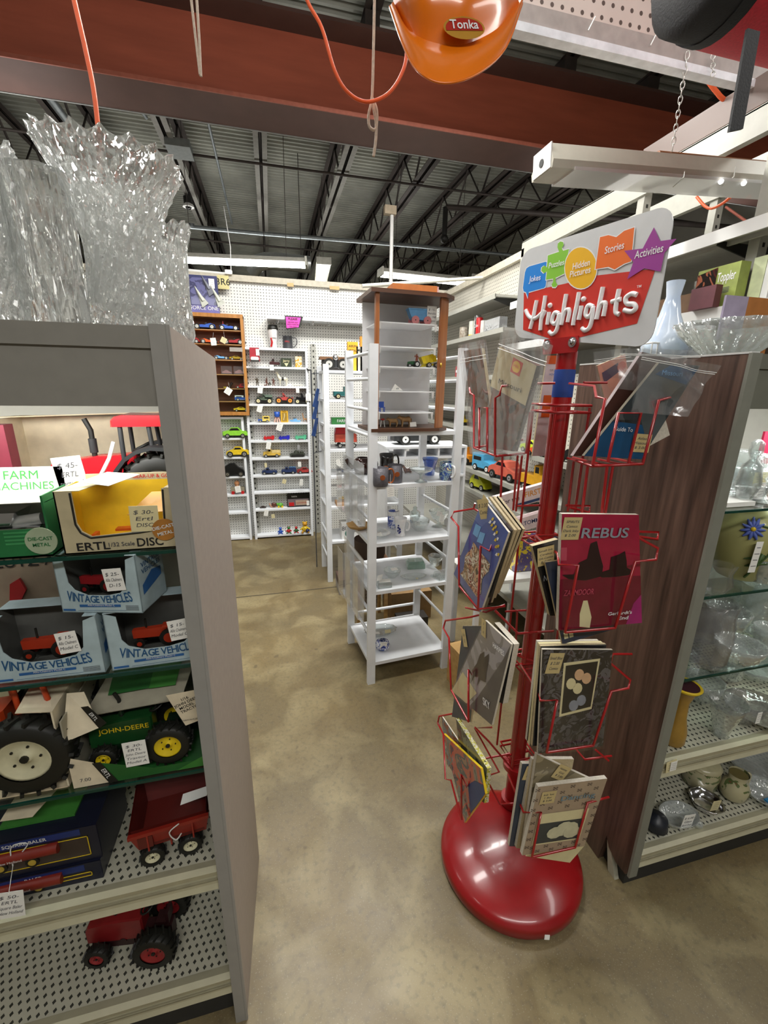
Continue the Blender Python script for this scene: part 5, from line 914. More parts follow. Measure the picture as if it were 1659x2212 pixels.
for x in (-wl*.26, wl*.22):
    for y_ in (-.045, .06): add_wheel(t, (x, y_, .026), .026, .02, mat('hub_cream', 'c9c4a4'), 12)
g = G(); g.tube([(.02, -.062, zu+.005), (.0, -.063, zu-.01), (.01, -.063, zu-.035), (.022, -.063, zu-.022)], .0014, WHT, 5, smooth_n=4); g.build('string', t); g = G(); g.quad([(.02, -.02, zu+.008), (.075, -.02, zu+.014), (.08, .0, zu+.02), (.025, .0, zu+.016)], PAPER, .0006); g.build('price_tag', t)
# shelf 5: red tractor
c = at(350, 2060, Y=.83); sr = .235
t = tractor('dark red farm tractor toy on the lowest perforated shelf', (c.x-.22*sr+.002, .83+.21*sr-.01, ZM2+.001), sr, mat('deep_red', '7c1c1e', .35), mat('red_black', '2c1012', .5), mat('hub_red', '8c2426', .4), rz=R(-8), rr=.215, fr=.13)
g = G(); a = at(245, 1975, Y=.84); b = at(350, 1948, Y=.84); g.quad([a, b, b+Vector((0, .05, .012)), a+Vector((0, .05, .012))], PAPY, .001); g.build('price_card', t, world=True)
# ---------------------------------------------------------------- white ladder shelf with glassware
LA = R(5.2); LO = Vector((.413, 1.88, 0)); LX = Vector((math.cos(LA), math.sin(LA), 0)); LY = Vector((-math.sin(LA), math.cos(LA), 0))
LF = Matrix((LX, LY, UP)).transposed().to_4x4(); LF.translation = LO
LZ = [.125, .53, .783, 1.068, 1.312]; LW, LD = .47, .42
def ladder(label, T, W_, D_, zs, h, rungs, hr=None):
    t = thing('ladder_shelf', label, 'shelf', T.translation, math.atan2(T[1][0], T[0][0]))
    def P(nm, b, m=WHTW): g = G(); g.T = T; g.box(*b, m); g.build(nm, t, world=True)
    P('post', (0, .04, 0, .022, 0, h)); P('post', (W_-.04, W_, 0, .022, 0, hr or h)); P('post', (0, .04, D_-.022, D_, 0, h)); P('post', (W_-.04, W_, D_-.022, D_, 0, hr or h))
    for z in zs: P('shelf_board', (.012, W_-.012, .006, D_-.01, z-.018, z))
    for z in rungs:
        for x in (.012, W_-.012): g = G(); g.T = T; g.cyl((x, .01, z), (x, D_-.01, z), .008, m=WHTW, seg=10); g.build('rung', t, world=True)
    for z in (.2, .72): g = G(); g.T = T; g.cyl((.02, D_-.012, z), (W_-.02, D_-.012, z), .008, m=WHTW, seg=10); g.build('back_rung', t, world=True)
    return t
ladder('white wooden ladder shelf with glassware in the middle aisle', LF, LW, LD, LZ, 1.682, (1.647, 1.54, 1.408, 1.294, .903, .64, .42, .29))
def gp(px, z, y): # point of the shelf at depth y, in the photo column px
    p = Vector((0.5, y, z))
    for _ in range(8):
        d = p-EYE; x_ = 829.5+FPX*d.dot(_r)/d.dot(_f); p.x += (px-x_)*d.dot(_f)/FPX*.9
    return Vector((p.x, y, z+.0012))
def on(px, py, z):
    p = at(px, py, Z=z); return p
TURN = {}
def gl(name, label, px, py, z, prof, cat, m=None, seg=32, ypos=None, flute=None, rim=None, yo=0.0, wall=.0025, sq=None, dy=0.0, R_=None, extra=None, parts=None):
    """turned vessel standing at photo point (px, py) of its base on shelf height z"""
    p = on(px, py, z) if ypos is None else gp(px, z, ypos); m = m or GLS; H = prof[-1][1]
    inner = [(max(r-wall, .0005), max(zz, .006)) for r, zz in prof[::-1]]+[(0, .006)]
    t = thing(name, label, cat, (p.x, p.y+dy, z+.0012)) if (extra or parts) else None
    g = G(); g.lathe(prof+inner, (0, 0, 0), m, seg, flute=flute, rim=(lambda a, k: rim(a)*max(0, 1-abs(k*2-1))**2) if rim else None)
    if sq: g.v = [Vector((v.x*sq[0], v.y*sq[1], v.z)) for v in g.v]
    if t is None: o = g.build(name); o.location = (p.x, p.y+dy, z+.0012); return tag(o, label, cat)
    g.build('bowl' if cat in ('bowl', 'compote') else 'body', t)
    for nm, fn in (parts or []): q = G(); fn(q); q.build(nm, t)
    return t
BOWL = lambda r, h: [(r*.45, 0), (r*.5, .004), (r*.78, h*.35), (r*.94, h*.75), (r, h)]
PLATE = lambda r, h=.018: [(r*.55, 0), (r*.6, .003), (r*.8, h*.5), (r, h)]
CUP = lambda r, h: [(r*.9, 0), (r*.95, .004), (r, h*.2), (r, h)]
def hnd(x, z0, z1, w_, r, m, flat=False): return lambda g: g.tube([(x, 0, z1), (x+w_*.7, 0, z1), (x+w_, 0, (z0+z1)/2), (x+w_*.7, 0, z0), (x, 0, z0)], r, m, 8, smooth_n=4)
def ptag(x, y, z, w_=.035, h_=.05, tilt=0.0, m=None, string=None): return ('price_tag', lambda g: price_tag(g, (x, y, z), w_, h_, 0, tilt, m=m, string=string))
Z3 = LZ[3]; PEW = mat('pewter_embossed', '5c5a60', .45, .35, scale=120, bump=.6); COP = mat('copper', 'b5683c', .35, .7); CER = mat('ceramic_white', 'dfe0e2', .25, coat=.3)
copd = lambda g: g.cyl((0, -.036, .045), (0, -.0385, .045), .012, m=COP, seg=16)
gl('pewter_mug', 'dark embossed pewter mug half behind the front post', 822, 1050, Z3, CUP(.036, .085), 'mug', PEW, parts=[('handle', hnd(.034, .015, .075, .03, .004, COP)), ('medallion', copd), ptag(.036, -.046, -.02, .032, .045, .08, string=(.034, -.044, .06))])
gl('pewter_mug', 'dark embossed pewter mug with copper disc, right of its twin', 853, 1042, Z3, CUP(.036, .085), 'mug', PEW, parts=[('handle', hnd(-.034, .015, .075, -.03, .004, COP)), ('medallion', copd)])
gl('teapot', 'dark brown glazed teapot behind the left post of the ladder shelf', 783, 1008, Z3, [(.03, 0), (.042, .01), (.05, .04), (.042, .075), (.03, .085)], 'teapot', ypos=2.19, m= mat('brown_glaze', '2e1510', .12, coat=.6), parts=[('spout', lambda g: g.tube([(-.05, 0, .03), (-.075, 0, .055), (-.085, 0, .08)], .01, mat('brown_glaze', '2e1510'), 8)), ('handle', hnd(.05, .02, .07, .03, .005, mat('brown_glaze', '2e1510')))])
gl('dark_pitcher', 'black pitcher with square handle behind the pewter mugs', 835, 1002, Z3, [(.035, 0), (.04, .01), (.036, .07), (.04, .1)], 'pitcher', ypos=2.2, m= mat('dark_glaze', '1c1614', .2, coat=.5), parts=[('handle', hnd(.036, .02, .09, .03, .005, mat('dark_glaze', '1c1614')))])
t = animal('rooster_figurine', tuple(on(880, 1022, Z3)), .055, mat('floral_ceramic', 'a87c64', .4, scale=160, col2='4a5a6a'), 'small mottled ceramic figurine between the mug and the glass compote', 'figurine', legs=.2, bulk=1.5)
gl('glass_compote', 'clear footed glass compote holding a white card', 909, 1041, Z3, [(.03, 0), (.032, .003), (.008, .012), (.007, .035), (.02, .042), (.05, .055), (.058, .066)], 'compote', GLS, flute=(24, .02), parts=[('card', lambda g: g.cbox((0, 0, .05), (.03, .02, .002), PAPER))])
BG_ = thin_glass('blue_glass', (.35, .5, .85), .4, .15, 40, .3)
gl('blue_glass_tumbler', 'translucent blue glass tumbler with scalloped rim', 928, 1026, Z3, [(.024, 0), (.026, .004), (.03, .05), (.04, .078), (.042, .09)], 'glass', BG_, flute=(8, .04))
gl('blue_mug', 'white-handled mug with swirling dark blue painted pattern', 964, 1036, Z3, CUP(.0365, .088), 'mug', blotch('swirl_blue', ['1c2c6a', '3a5a9a', '8aa0a0', '22306c', 'c8b870'], 32), parts=[('handle', hnd(.014, .02, .072, .0, .0, CER)) if False else ('handle', lambda g: g.tube([(.012, -.035, .074), (.016, -.055, .07), (.018, -.06, .045), (.014, -.052, .022), (.01, -.036, .018)], .0055, CER, 8, smooth_n=4)), ('inside', lambda g: g.lathe([(.0345, .04), (.0345, .0885), (.0368, .0885)], (0, 0, 0), CER, 32))])
Z2 = LZ[2]
t = thing('wooden_dish', 'rough tan carved wooden dish at the left of the middle shelf', 'dish', tuple(on(775, 1142, Z2)+Vector((0, 0, .001)))); WD = mat('carved_tan', 'a5804c', .6, scale=60, bump=.6); g = G(); g.lathe([(.03, 0), (.05, .008), (.065, .025), (.06, .026), (.045, .012), (0, .008)], (0, 0, 0), WD, 20, flute=(7, .08)); g.build('body', t); g = G(); price_tag(g, (.012, -.03, .035), .036, .05, 0, -.1); g.build('price_tag', t)
gl('glass_plate', 'clear pressed glass plate with a small white label at the shelf front', 818, 1158, Z2, PLATE(.062, .02), 'plate', GLS, flute=(20, .015), parts=[ptag(.0, -.03, .016, .018, .022, .4)])
BW = blotch('blue_transfer', ['d5d8e4', 'd5d8e4', '5568b0', '3a4a9c'], 60)
gl('transfer_mug', 'white mug with allover blue print, left of the pair', 849, 1140, Z2, CUP(.03, .092), 'mug', BW, parts=[('rim', lambda g: g.lathe([(.0305, .07), (.032, .094), (.029, .094), (.028, .06)], (0, 0, 0), CER, 28)), ('paper', lambda g: g.quad([(.004, -.02, .095), (.022, -.024, .097), (.028, -.004, .094), (.01, 0, .1)], PAPER))])
gl('footed_mug', 'white footed mug with dark blue bird print and looped handle', 864, 1156, Z2, [(.028, 0), (.028, .004), (.023, .016), (.024, .04), (.03, .075), (.0335, .092)], 'mug', CER, parts=[('handle', hnd(.028, .025, .07, .02, .0055, CER)), ('print', lambda g: [g.ball((-.012+.006*math.sin(i*2.3), -.0262+.0006*i, .02+.0055*i), .0045, mat('cobalt_print', '1c2470', .3), (1.2, .5, 1)) for i in range(8)])])
gl('glass_jar', 'clear lidded glass jar behind the glass bowl', 896, 1122, Z2, [(.025, 0), (.03, .01), (.03, .045), (.015, .055), (.012, .062), (.014, .07), (.006, .078)], 'jar', GLS)
gl('glass_bowl', 'large clear cut glass bowl holding white labels', 906, 1146, Z2, BOWL(.052, .06), 'bowl', GLS, flute=(12, .05), rim=lambda a: .006*abs(math.sin(6*a)), parts=[ptag(-.02, -.02, .045, .03, .02, .1), ('card', lambda g: g.cbox((.01, -.01, .03), (.05, .02, .002), PAPER))])
gl('glass_gravy_boat', 'clear footed glass gravy boat with two hanging white tags', 948, 1138, Z2, [(.034, 0), (.035, .004), (.009, .014), (.009, .03), (.03, .045), (.045, .075), (.05, .095)], 'gravy boat', GLS, sq=(1.15, .8), flute=(2, .06), parts=[('handle', hnd(.045, .05, .095, .035, .005, GLS)), ptag(-.004, -.045, .06, .028, .04, -.15), ptag(-.018, -.042, .085, .03, .025, -.3)])
Z1 = LZ[1]
gl('glass_bowl', 'small cut glass bowl with a white square card on it', 847, 1247, Z1, BOWL(.046, .045), 'bowl', GLS, flute=(10, .06), parts=[('card', lambda g: g.cbox((.008, -.01, .05), (.035, .03, .002), PAPER))])
GGR = thin_glass('green_tint_glass', (.62, .78, .70), .45, .25, 30, .2)
p = on(897, 1225, Z1); g = G(); g.cbox((0, 0, .014), (.10, .065, .028), GGR); g.cbox((0, 0, .036), (.085, .055, .014), GGR); o = g.build('glass_butter_box'); o.location = p+Vector((0, 0, .0012)); o.rotation_euler = (0, 0, -.12); tag(o, 'pale green glass covered butter box at the rear of the shelf', 'box')
gl('glass_oval_dish', 'flat oval clear glass dish with a yellow dot label', 893, 1250, Z1, PLATE(.062, .016), 'dish', GLS, sq=(1.15, .62), flute=(22, .015), parts=[('label', lambda g: g.cyl((.01, -.03, .012), (.01, -.03, .0135), .007, m=PAPY, seg=14))])
gl('glass_cup', 'clear squarish glass cup beside the pale green box', 940, 1222, Z1, [(.02, 0), (.024, .004), (.034, .03), (.042, .06)], 'cup', GLS, flute=(4, .07))
p = on(960, 1247, Z1); g = G(); g.prism([(-.055, 0), (.055, 0), (.045, .03), (-.045, .03)], -.03, .03, GLS); g.cbox((0, 0, .004), (.125, .075, .007), GLS); [g.cbox((x*.01, -.031, .015), (.003, .004, .024), GLS) for x in range(-4, 5)]; o = g.build('butter_dish'); o.location = p+Vector((0, .008, .0012)); o.rotation_euler = (0, 0, .3); tag(o, 'ribbed clear glass butter dish at the right shelf corner', 'dish')
p = on(830, 1268, Z1); t = thing('glass_ashtray', 'thick square glass dish with white papers at the left front corner', 'dish', tuple(p+Vector((0, .012, .0012)))); g = G(); g.box(-.035, .035, -.03, .03, 0, .003, GLS)
for b in ((-.035, .035, -.03, -.026), (-.035, .035, .026, .03), (-.035, -.031, -.03, .03), (.031, .035, -.03, .03)): g.box(*b, 0, .028, GLS)
g.build('body', t); g = G(); g.quad([(-.03, -.02, .029), (.03, -.024, .030), (.035, .01, .032), (-.02, .02, .03)], PAPER, .0006); g.quad([(-.04, -.01, .034), (-.015, -.015, .04), (.0, .02, .055), (-.028, .02, .05)], PAPER, .0006); g.build('price_paper', t)
Z0 = LZ[0]
gl('scalloped_dish', 'wide shallow clear glass dish with wavy rim on the bottom shelf', 822, 1368, Z0, PLATE(.088, .026), 'dish', GLS, sq=(1.1, .7), flute=(11, .05), parts=[('card', lambda g: g.quad([(.02, -.03, .014), (.055, -.03, .015), (.06, 0, .018), (.025, .0, .016)], PAPY, .0006)), ('label', lambda g: g.quad([(-.04, -.02, .012), (-.01, -.025, .012), (-.01, -.005, .013), (-.038, 0, .013)], PAPER, .0006))])
gl('blue_white_pot', 'round blue and white china pot with a white tag on top', 826, 1402, Z0, [(.022, 0), (.036, .01), (.042, .028), (.034, .048), (.02, .055)], 'pot', blotch('willow', ['20307c', '28408c', 'd5d8e4', '20307c'], 50, coat=.8), parts=[ptag(-.003, -.036, .042, .038, .045, -.12)])
# acrylic leaflet holders on the left side
for za, zb, l in ((.90, 1.165, 'clear acrylic leaflet holder on the ladder side, upper one'), (.40, .70, 'clear acrylic leaflet holder on the ladder side, lower one')):
    g = G(); g.T = LF; x = -.012
    for k in range(3):
        y0 = .05+k*.12; g.box(x-.028-.008*k, x-.026-.008*k, y0, y0+.112, za-.03, zb-.06, HOLD); g.box(x-.028-.008*k, x-.004, y0, y0+.002, za-.03, zb-.06, HOLD)
    g.box(x-.006, x-.004, .02, .40, za-.03, zb, HOLD); g.box(x-.03, x-.004, .04, .40, za-.032, za-.03, HOLD); solo('leaflet_holder', g, l, 'leaflet holder')
# ---------------------------------------------------------------- glazed display case standing on the ladder shelf
WOK = wood('case_oak', '8a4e24', 'b0703c', 'Z', .35); WDK = wood('case_dark_board', '3e2416', '5c3a26', 'X', .4); WBK = mat('case_white_back', 'e8e8ea', .6, var=.03)
CO = LF.copy(); CT = Matrix.Translation(LF @ Vector((.0, .0, LZ[4]+.002))) @ Matrix.Rotation(R(2.5), 4, 'Z')
t = thing('glass_display_case', 'tall dark-topped wooden display case with acrylic front on the ladder shelf', 'display case', CT.translation, R(2.5))
x0, x1, xr = .028, .322, .375; Hc = .565
outl = [(x0, .01), (x1, .01), (xr, .055), (xr+.012, .25), (x0, .25)]
for z0, z1, nm, e in ((0, .014, 'base_board', .018), (Hc, Hc+.016, 'top_board', .022)):
    g = G(); g.T = CT; cxm, cym = .2, .14; g.prism([(cxm+(x-cxm)*(1+e*6), cym+(y-cym)*(1+e*5)) for x, y in outl], z0, z1, WDK, ax='Z'); g.build(nm, t, world=True)
g = G(); g.T = CT; g.box(x0, x0+.016, .008, .03, .014, Hc, WOK); g.build('left_stile', t, world=True)
for k, (a, b) in enumerate((((x1-.002, .008), (x1+.018, .022)), ((x1+.019, .024), (xr, .052)))):
    g = G(); g.T = CT; g.add([(a[0], a[1], .014), (b[0], b[1], .014), (b[0]+.0, b[1]+.016, .014), (a[0], a[1]+.016, .014), (a[0], a[1], Hc), (b[0], b[1], Hc), (b[0], b[1]+.016, Hc), (a[0], a[1]+.016, Hc)], [(0, 3, 2, 1), (4, 5, 6, 7), (0, 1, 5, 4), (1, 2, 6, 5), (2, 3, 7, 6), (3, 0, 4, 7)], WOK); g.build('right_stile', t, world=True)
g = G(); g.T = CT; g.box(x0, x1, .010, .012, .014, Hc, ACR); g.build('front_pane', t, world=True)
g = G(); g.T = CT; g.box(xr, xr+.002, .075, .245, .014, Hc, ACR); g.build('side_pane', t, world=True)
g = G(); g.T = CT; g.box(x0, xr, .235, .242, .014, Hc, WBK); g.build('back_panel', t, world=True)
g = G(); g.T = CT; g.ball((x1+.010, .008, .29), .0075, mat('brass', 'c8a040', .25, .9), (.7, .6, 1.3)); g.build('lock', t, world=True)
CSZ = [.11, .2, .295, .39, .485]
cz = [on(880, v, 1)[2] for v in ()]
CSH = []
for v in (891, 845, 792, 749, 697): q = at(870, v, Y=1.92); CSH.append(q.z-CT.translation.z)
for zz in CSH:
    g = G(); g.T = CT; g.box(x0+.018, x1-.006, .03, .234, zz-.005, zz, WBK); g.build('case_shelf', t, world=True)
    for x in (x0+.024, x1-.014): g = G(); g.T = CT; g.prism([(x-.006, zz-.001), (x+.006, zz-.001), (x+.004, zz-.03), (x-.002, zz-.03)], .028, .034, WHT); g.build('bracket', t, world=True)
    g = G(); g.T = CT; g.cbox((xr+.004, .085, zz-.015), (.006, .02, .035), WHT); g.build('bracket', t, world=True)
def incase(px, i, y=.1):
    z = CT.translation.z+(CSH[i] if i >= 0 else .015); p = at(px, 800, Y=1.9+y); return Vector((p.x, 1.9+y, z+.001))
p = incase(902, 4, .08); g_ = (at(945, 690, Y=1.98)-at(872, 690, Y=1.98)).length
t = thing('toy_wagon', 'pale blue plastic toy wagon with pink wheels in the case top', 'toy wagon', p); WBLU = mat('wagon_blue', '5f9ccc', .4); PKW = mat('wheel_pink', 'cf7f80', .4)
g = G(); g.prism([(-.056, .062), (-.05, .045), (-.038, .022), (.038, .018), (.052, .045), (.056, .066)], -.02, .02, WBLU); g.box(-.058, .058, -.022, .022, .060, .066, WBLU); g.text('WAGON', Fr((.01, -.0205, .045)), .012, LBL, .03); g.build('body', t)
for x in (-.026, .03):
    for y in (-.024, .024): g = G(); wheel(g, (0, 0, 0), .0175, .008, PKW, PKW, seg=20); o = g.build('wheel', t); o.location = (x, y, .0175)
c = incase(928, 4, .055); g = G(); price_tag(g, c+Vector((0, 0, .04)), .045, .075, 0, 0, ['$ 15-', 'Bendix', 'Co. 1948', 'wagon'], PAPER); solo('price_card', g, 'white handwritten card beside the pale blue wagon', 'card')
p = incase(893, 2, .08); g = None
t = tractor('tiny green tractor with white spoked wheel pulling the yellow wagon', tuple(p), .058, mat('mini_green', '1f5a30', .4), BLK, WHT, rr=.24, fr=.14, seat=False, muffler=False)
figure('toy_driver', (p.x+.014, p.y, p.z+.014), .045, mat('hat_brown', '9a4a34', .5), 'tiny brown-hatted driver on the green toy tractor', pose='stand')
p = incase(927, 2, .08); t = thing('yellow_toy_wagon', 'bright yellow tipping farm wagon toy in the case', 'toy wagon', p); YB = mat('bright_yellow', 'e0c818', .35); g = G(); g.T = Matrix.Rotation(R(-14), 4, 'Y'); g.prism([(-.03, .022), (-.036, .055), (.032, .055), (.036, .02)], -.02, .02, YB); [g.box(x, x+.003, -.022, .022, .022, .056, YB) for x in (-.016, 0, .016)]; g.build('tub', t); g = G(); g.prism([(-.045, .002), (-.03, .018), (.036, .02), (.03, .012)], -.008, .008, YB); g.build('frame', t)
for x in (-.008, .028): g = G(); wheel(g, (0, 0, 0), .0115, .02, seg=14); o = g.build('wheel', t); o.location = (x, -.012, .0115)
c = incase(862, 1, .05); g = G(); g.quad([c+Vector((-.035, 0, .0)), c+Vector((.02, .0, .001)), c+Vector((-.012, .02, .03))], PAPER, .0008); g.text('49', Fr(c+Vector((-.006, -.001, .009)), -.3), .012, INK); solo('folded_card', g, 'folded white paper lying on the middle case shelf', 'card')
c = incase(826, 0, .06); t = thing('toy_chair', 'small blue plastic toy chair at the left of the case', 'toy chair', c); g = G(); g.box(-.012, .012, -.012, .012, .018, .021, BLU); [g.box(x-.0015, x+.0015, y-.0015, y+.0015, 0, .02, BLU) for x in (-.01, .01) for y in (-.01, .01)]; g.box(-.012, .012, .01, .012, .02, .045, BLU); g.build('body', t)
c = incase(828, -1, .06); t = thing('toy_stool', 'tiny white toy with red seat in the lower left case corner', 'toy', c); g = G(); [g.cyl((x, 0, 0), (x*.6, 0, .03), .002, m=WHT, seg=6) for x in (-.01, .01)]; g.ball((0, 0, .034), .01, RED, (1, 1, .5)); g.build('body', t)
TAN = mat('bull_tan', 'b08a5c', .6, scale=60, var=.2)
for px_, l, sc in ((847, 'tan bull figurine, left of the pair in the case', .058), (873, 'tan bull figurine, right of the pair in the case', .072)):
    c = incase(px_+(6 if sc > .06 else 4), -1, .07); animal('bull_figurine', tuple(c), sc, TAN, l, 'figurine', horns=True, bulk=1.25, legs=.38, neck=.15)
c = incase(895, -1, .045); g = G(); g.quad([c+Vector((-.012, 0, 0)), c+Vector((.02, 0, .002)), c+Vector((.02, .012, .022)), c+Vector((-.01, .012, .02))], PAPER, .0006); solo('price_card', g, 'white card leaning beside the tan bull figurines', 'card')
# on top of the case
zt_ = CT.translation.z+Hc+.017; a = at(843, 633, Y=2.0); b = at(938, 620, Y=2.0); g = G(); g.box(a.x, b.x, 1.96, 2.1, zt_, at(890, 614, Y=1.96).z, mat('orange_box', 'b0662c', .6)); solo('orange_box', g, 'long orange-brown box lying on top of the display case', 'box')
a = at(945, 632, Y=2.02); g = G(); g.cbox(a+Vector((0, .05, .012)), (.03, .05, .035), mat('pink_eraser', 'b89090', .6)); solo('pink_box', g, 'small dusty pink box right of the orange box', 'box')
# thin white post and rail above the pegboard
g = G(); a = at(860, 612, Y=4.2); b = at(857, 470, Y=4.2); g.cyl((a.x, 4.46, 2.43), (a.x, 4.46, b.z+.12), .018, m=WHT, seg=10); g.cbox((a.x-.02, 4.46, b.z+.14), (.11, .06, .07), mat('wood_block', 'b5a58e', .7)); solo('white_post', g, 'thin white upright post with wooden block above the pegboard', 'post')
g = G(); a = at(782, 618, Y=3.4); b = at(1045, 600, Y=3.6); g.tube([a, b], .014, mat('pipe_offwhite', 'c0bdb0', .5), 10); solo('white_pipe', g, 'off-white pipe reaching from the right wall across the back corner', 'pipe')
# ---------------------------------------------------------------- second ladder shelf behind, end-on
L2 = Matrix.Rotation(R(2), 4, 'Z'); L2.translation = (.365, 3.17, 0)
ladder('white ladder shelf further back loaded with toy trucks and boxes', L2, .62, .34, (.34, .62, .86, 1.06, 1.24, 1.42, 1.62), 1.66, (1.1, .85, .62, .4, .2), hr=1.62)
def on2(px, py, y=3.3): return at(px, py, Y=y)
def std(name, label, px, z, L_, kind, col, **k): p = at(px, 900, Y=3.3); return toy_car(name, kind, (p.x, 3.3, z+.001), L_, col, label, **k)
TEAL = mat('teal', '1f6a6a', .35)
std('toy_truck', 'teal toy pickup seen between the two ladder shelves', 742, 1.42, .15, 'truck', TEAL, h=1.2, hub=PAPY, wscale=1.3)
std('toy_truck', 'orange-red toy dump truck between the two ladder shelves', 746, 1.06, .17, 'truck', mat('dump_orange', 'c8503a', .4), h=2.0, extra=lambda g, L, D, d: g.prism([(-.5*L, .62*L), (-.45*L, .9*L), (.2*L, .95*L), (.1*L, .62*L)], -D*.5, D*.5, RED))
p = at(738, 900, Y=3.24); g = G(); g.cbox((p.x, 3.26, 1.24+.025), (.15, .06, .05), GRN); g.text('FARM', Fr((p.x, 3.2295, 1.265)), .03, WHT, .02); solo('green_toy_box', g, 'low green toy box with white lettering', 'box')
std('toy_plane', 'small navy toy on the shelf beneath the green box', 741, .86, .1, 'racer', NV)
p = at(740, 900, Y=3.24); g = G(); g.cbox((p.x+.02, 3.25, .62+.012), (.16, .12, .024), wood('tray_wood', 'a8743c', 'c89458', 'X')); solo('wooden_tray', g, 'thin light wooden tray between the ladder shelves', 'tray')
std('toy_car', 'tiny mustard toy car on a lower ladder shelf', 740, .642, .08, 'sport', mat('mustard', 'd3b04a'))
p = at(735, 1215, Y=3.28); g = G(); g.cbox((p.x+.075, 3.27, .34+.065), (.14, .12, .13), WHT); g.text('80', Fr((p.x+.03, 3.209, .43)), .05, INK); g.ball((p.x+.06, 3.207, .39), .03, mat('print_green', '4f7a70', .5), (1, .05, 1)); solo('printed_box', g, 'white printed cardboard box low on the rear ladder shelf', 'box')
p = at(755, 1280, Y=3.1); g = G(); g.cbox((.52, 3.02, .06), (.2, .18, .118), mat('shoe_box_brown', '4a352c', .6)); g.cbox((.52, 3.02, .03), (.202, .182, .058), mat('shoe_box_grey', '9a9692', .6)); solo('shoe_box', g, 'brown and grey shoe box on the floor behind the ladder shelf', 'box')
for px_, w_, h_, m, tx, l in ((761, .075, .20, mat('book_yellow', 'd8a028', .5), 'ARIN METAL', 'yellow book standing on the rear ladder shelf, left of the grey one'), (777, .055, .17, mat('book_grey', 'a8a89e', .5), 'Milk', 'pale grey book standing between yellow and orange ones'), (792, .10, .24, mat('book_orange', 'c8862c', .5), 'AMERICAN', 'orange book standing tallest on the rear ladder shelf')):
    p = at(px_, 740, Y=3.3); g = G(); g.cbox((p.x, 3.3, 1.622+h_/2), (w_, .035, h_), m); 
    for k, s_ in enumerate(tx.split()): g.text(s_, Fr((p.x, 3.2815, 1.622+h_*.85-.03*k)), .022, INKB, .02, width=w_*.8)
    solo('standing_book', g, l, 'book')
p = at(724, 760, Y=3.28); g = G(); g.box(p.x-.1, p.x+.12, 3.38, 3.46, 1.622+.08, 1.622+.10, wood('branch_brown', '5a3c24', '7a5434', 'X')); g.box(p.x-.08, p.x+.13, 3.40, 3.46, 1.622, 1.622+.08, mat('book_black', '24201e', .5)); solo('stacked_books', g, 'brown wooden strip on a dark box atop the rear ladder shelf', 'box')
t = thing('toy_axle', 'black toy with two big chrome-hubbed wheels atop the rear ladder shelf', 'toy', (p.x, 3.22, 1.621)); 
for x in (-.055, .045): g = G(); wheel(g, (0, 0, 0), .04, .03, seg=24); o = g.build('wheel', t); o.location = (x, 0, .04)
g = G(); g.ball((-.006, 0, .085), .022, CHR); g.cyl((-.006, 0, .02), (-.006, 0, .07), .016, m=mat('dark_graphite', '2a2c2e')); g.build('body', t)
g = G(); c = at(731, 1000, Y=3.15); price_tag(g, c, .03, .05, 0, .15, string=tuple(at(732, 975, Y=3.15))); solo('price_tag', g, 'white tag hanging between the two ladder shelves', 'price tag')
# blue magazines on a wire rack at the side
t = thing('wire_magazine_rack', 'narrow chrome wire rack with blue magazines beside the rear ladder', 'magazine rack', (.30, 3.5, .9)); WIR = mat('wire_grey', '6c7078', .35, .8)
g = G()
for k in range(4):
    x = at(682+k*4, 900, Y=3.5).x; g.cyl((x, 3.46+.03*k, 1.0), (x, 3.46+.03*k, 1.63), .003, m=WIR, seg=6)
for z in (1.0, 1.15, 1.3, 1.45, 1.6): g.tube([(at(680, 900, Y=3.5).x-.02, 3.44, z), (at(696, 900, Y=3.5).x, 3.5, z+.01)], .003, WIR, 6)
g.tube([(at(680, 900, Y=3.5).x-.02, 3.5, 0), (at(680, 900, Y=3.5).x-.02, 3.5, 1.63)], .005, WIR, 6); g.build('rack_frame', t, world=True)
for k, (z, l) in enumerate(((1.42, 'blue magazine in the wire rack, topmost'), (1.33, 'blue magazine in the wire rack, middle'), (1.2, 'blue magazine in the wire rack, lowest'))):
    q = at(683-2*k, 900, Y=3.44).x; g = G(); g.quad([(q-.03, 3.42, z-.06), (q+.0, 3.44, z-.07), (q+.03, 3.46, z+.07), (q+.01, 3.44, z+.075)], mat('mag_blue', '35528c', .3), .006); solo('blue_magazine', g, l, 'magazine')
# ---------------------------------------------------------------- low table and boxes on the floor behind the ladder
WCR = wood('crate_pine', 'a07c48', 'b8945c', 'X', .6)
t = thing('low_shelf', 'white low shelf with cubby holes seen behind the glassware', 'shelf', (.95, 2.9, 0)); 
for z in (.93, 1.13): g = G(); g.box(.72, 1.3, 2.75, 3.05, z-.015, z, WHTW); g.build('shelf_board', t, world=True)
for x in (.73, .85, .97, 1.09, 1.2): g = G(); g.box(x, x+.012, 2.76, 3.04, 1.06, 1.115, WHTW); g.build('divider', t, world=True)
for x in (.72, 1.285): g = G(); g.box(x, x+.015, 2.752, 3.048, 0, 1.114, WHTW); g.build('side_panel', t, world=True)
g = G(); g.box(.73, 1.29, 2.76, 3.04, 1.045, 1.06, WHTW); g.build('shelf_board', t, world=True)
toy_car('toy_trailer', 'tank_truck', (.97, 2.9, 1.131), .34, mat('trailer_dark', '26282a', .5), 'large black toy truck with white-walled wheels under the display case', hub=WHT, wscale=1.1, h=.6)
carton('brown_carton', (.70, 2.47, .0), (.98, 2.71, .2), mat('carton_brown', '8a6c44', .7), 'open brown cardboard carton on the floor behind the ladder shelf')
carton('black_tray_box', (.72, 2.36, .0), (.92, 2.46, .07), mat('tray_black', '2a2622', .5), 'low black tray box on the floor behind the ladder shelf')
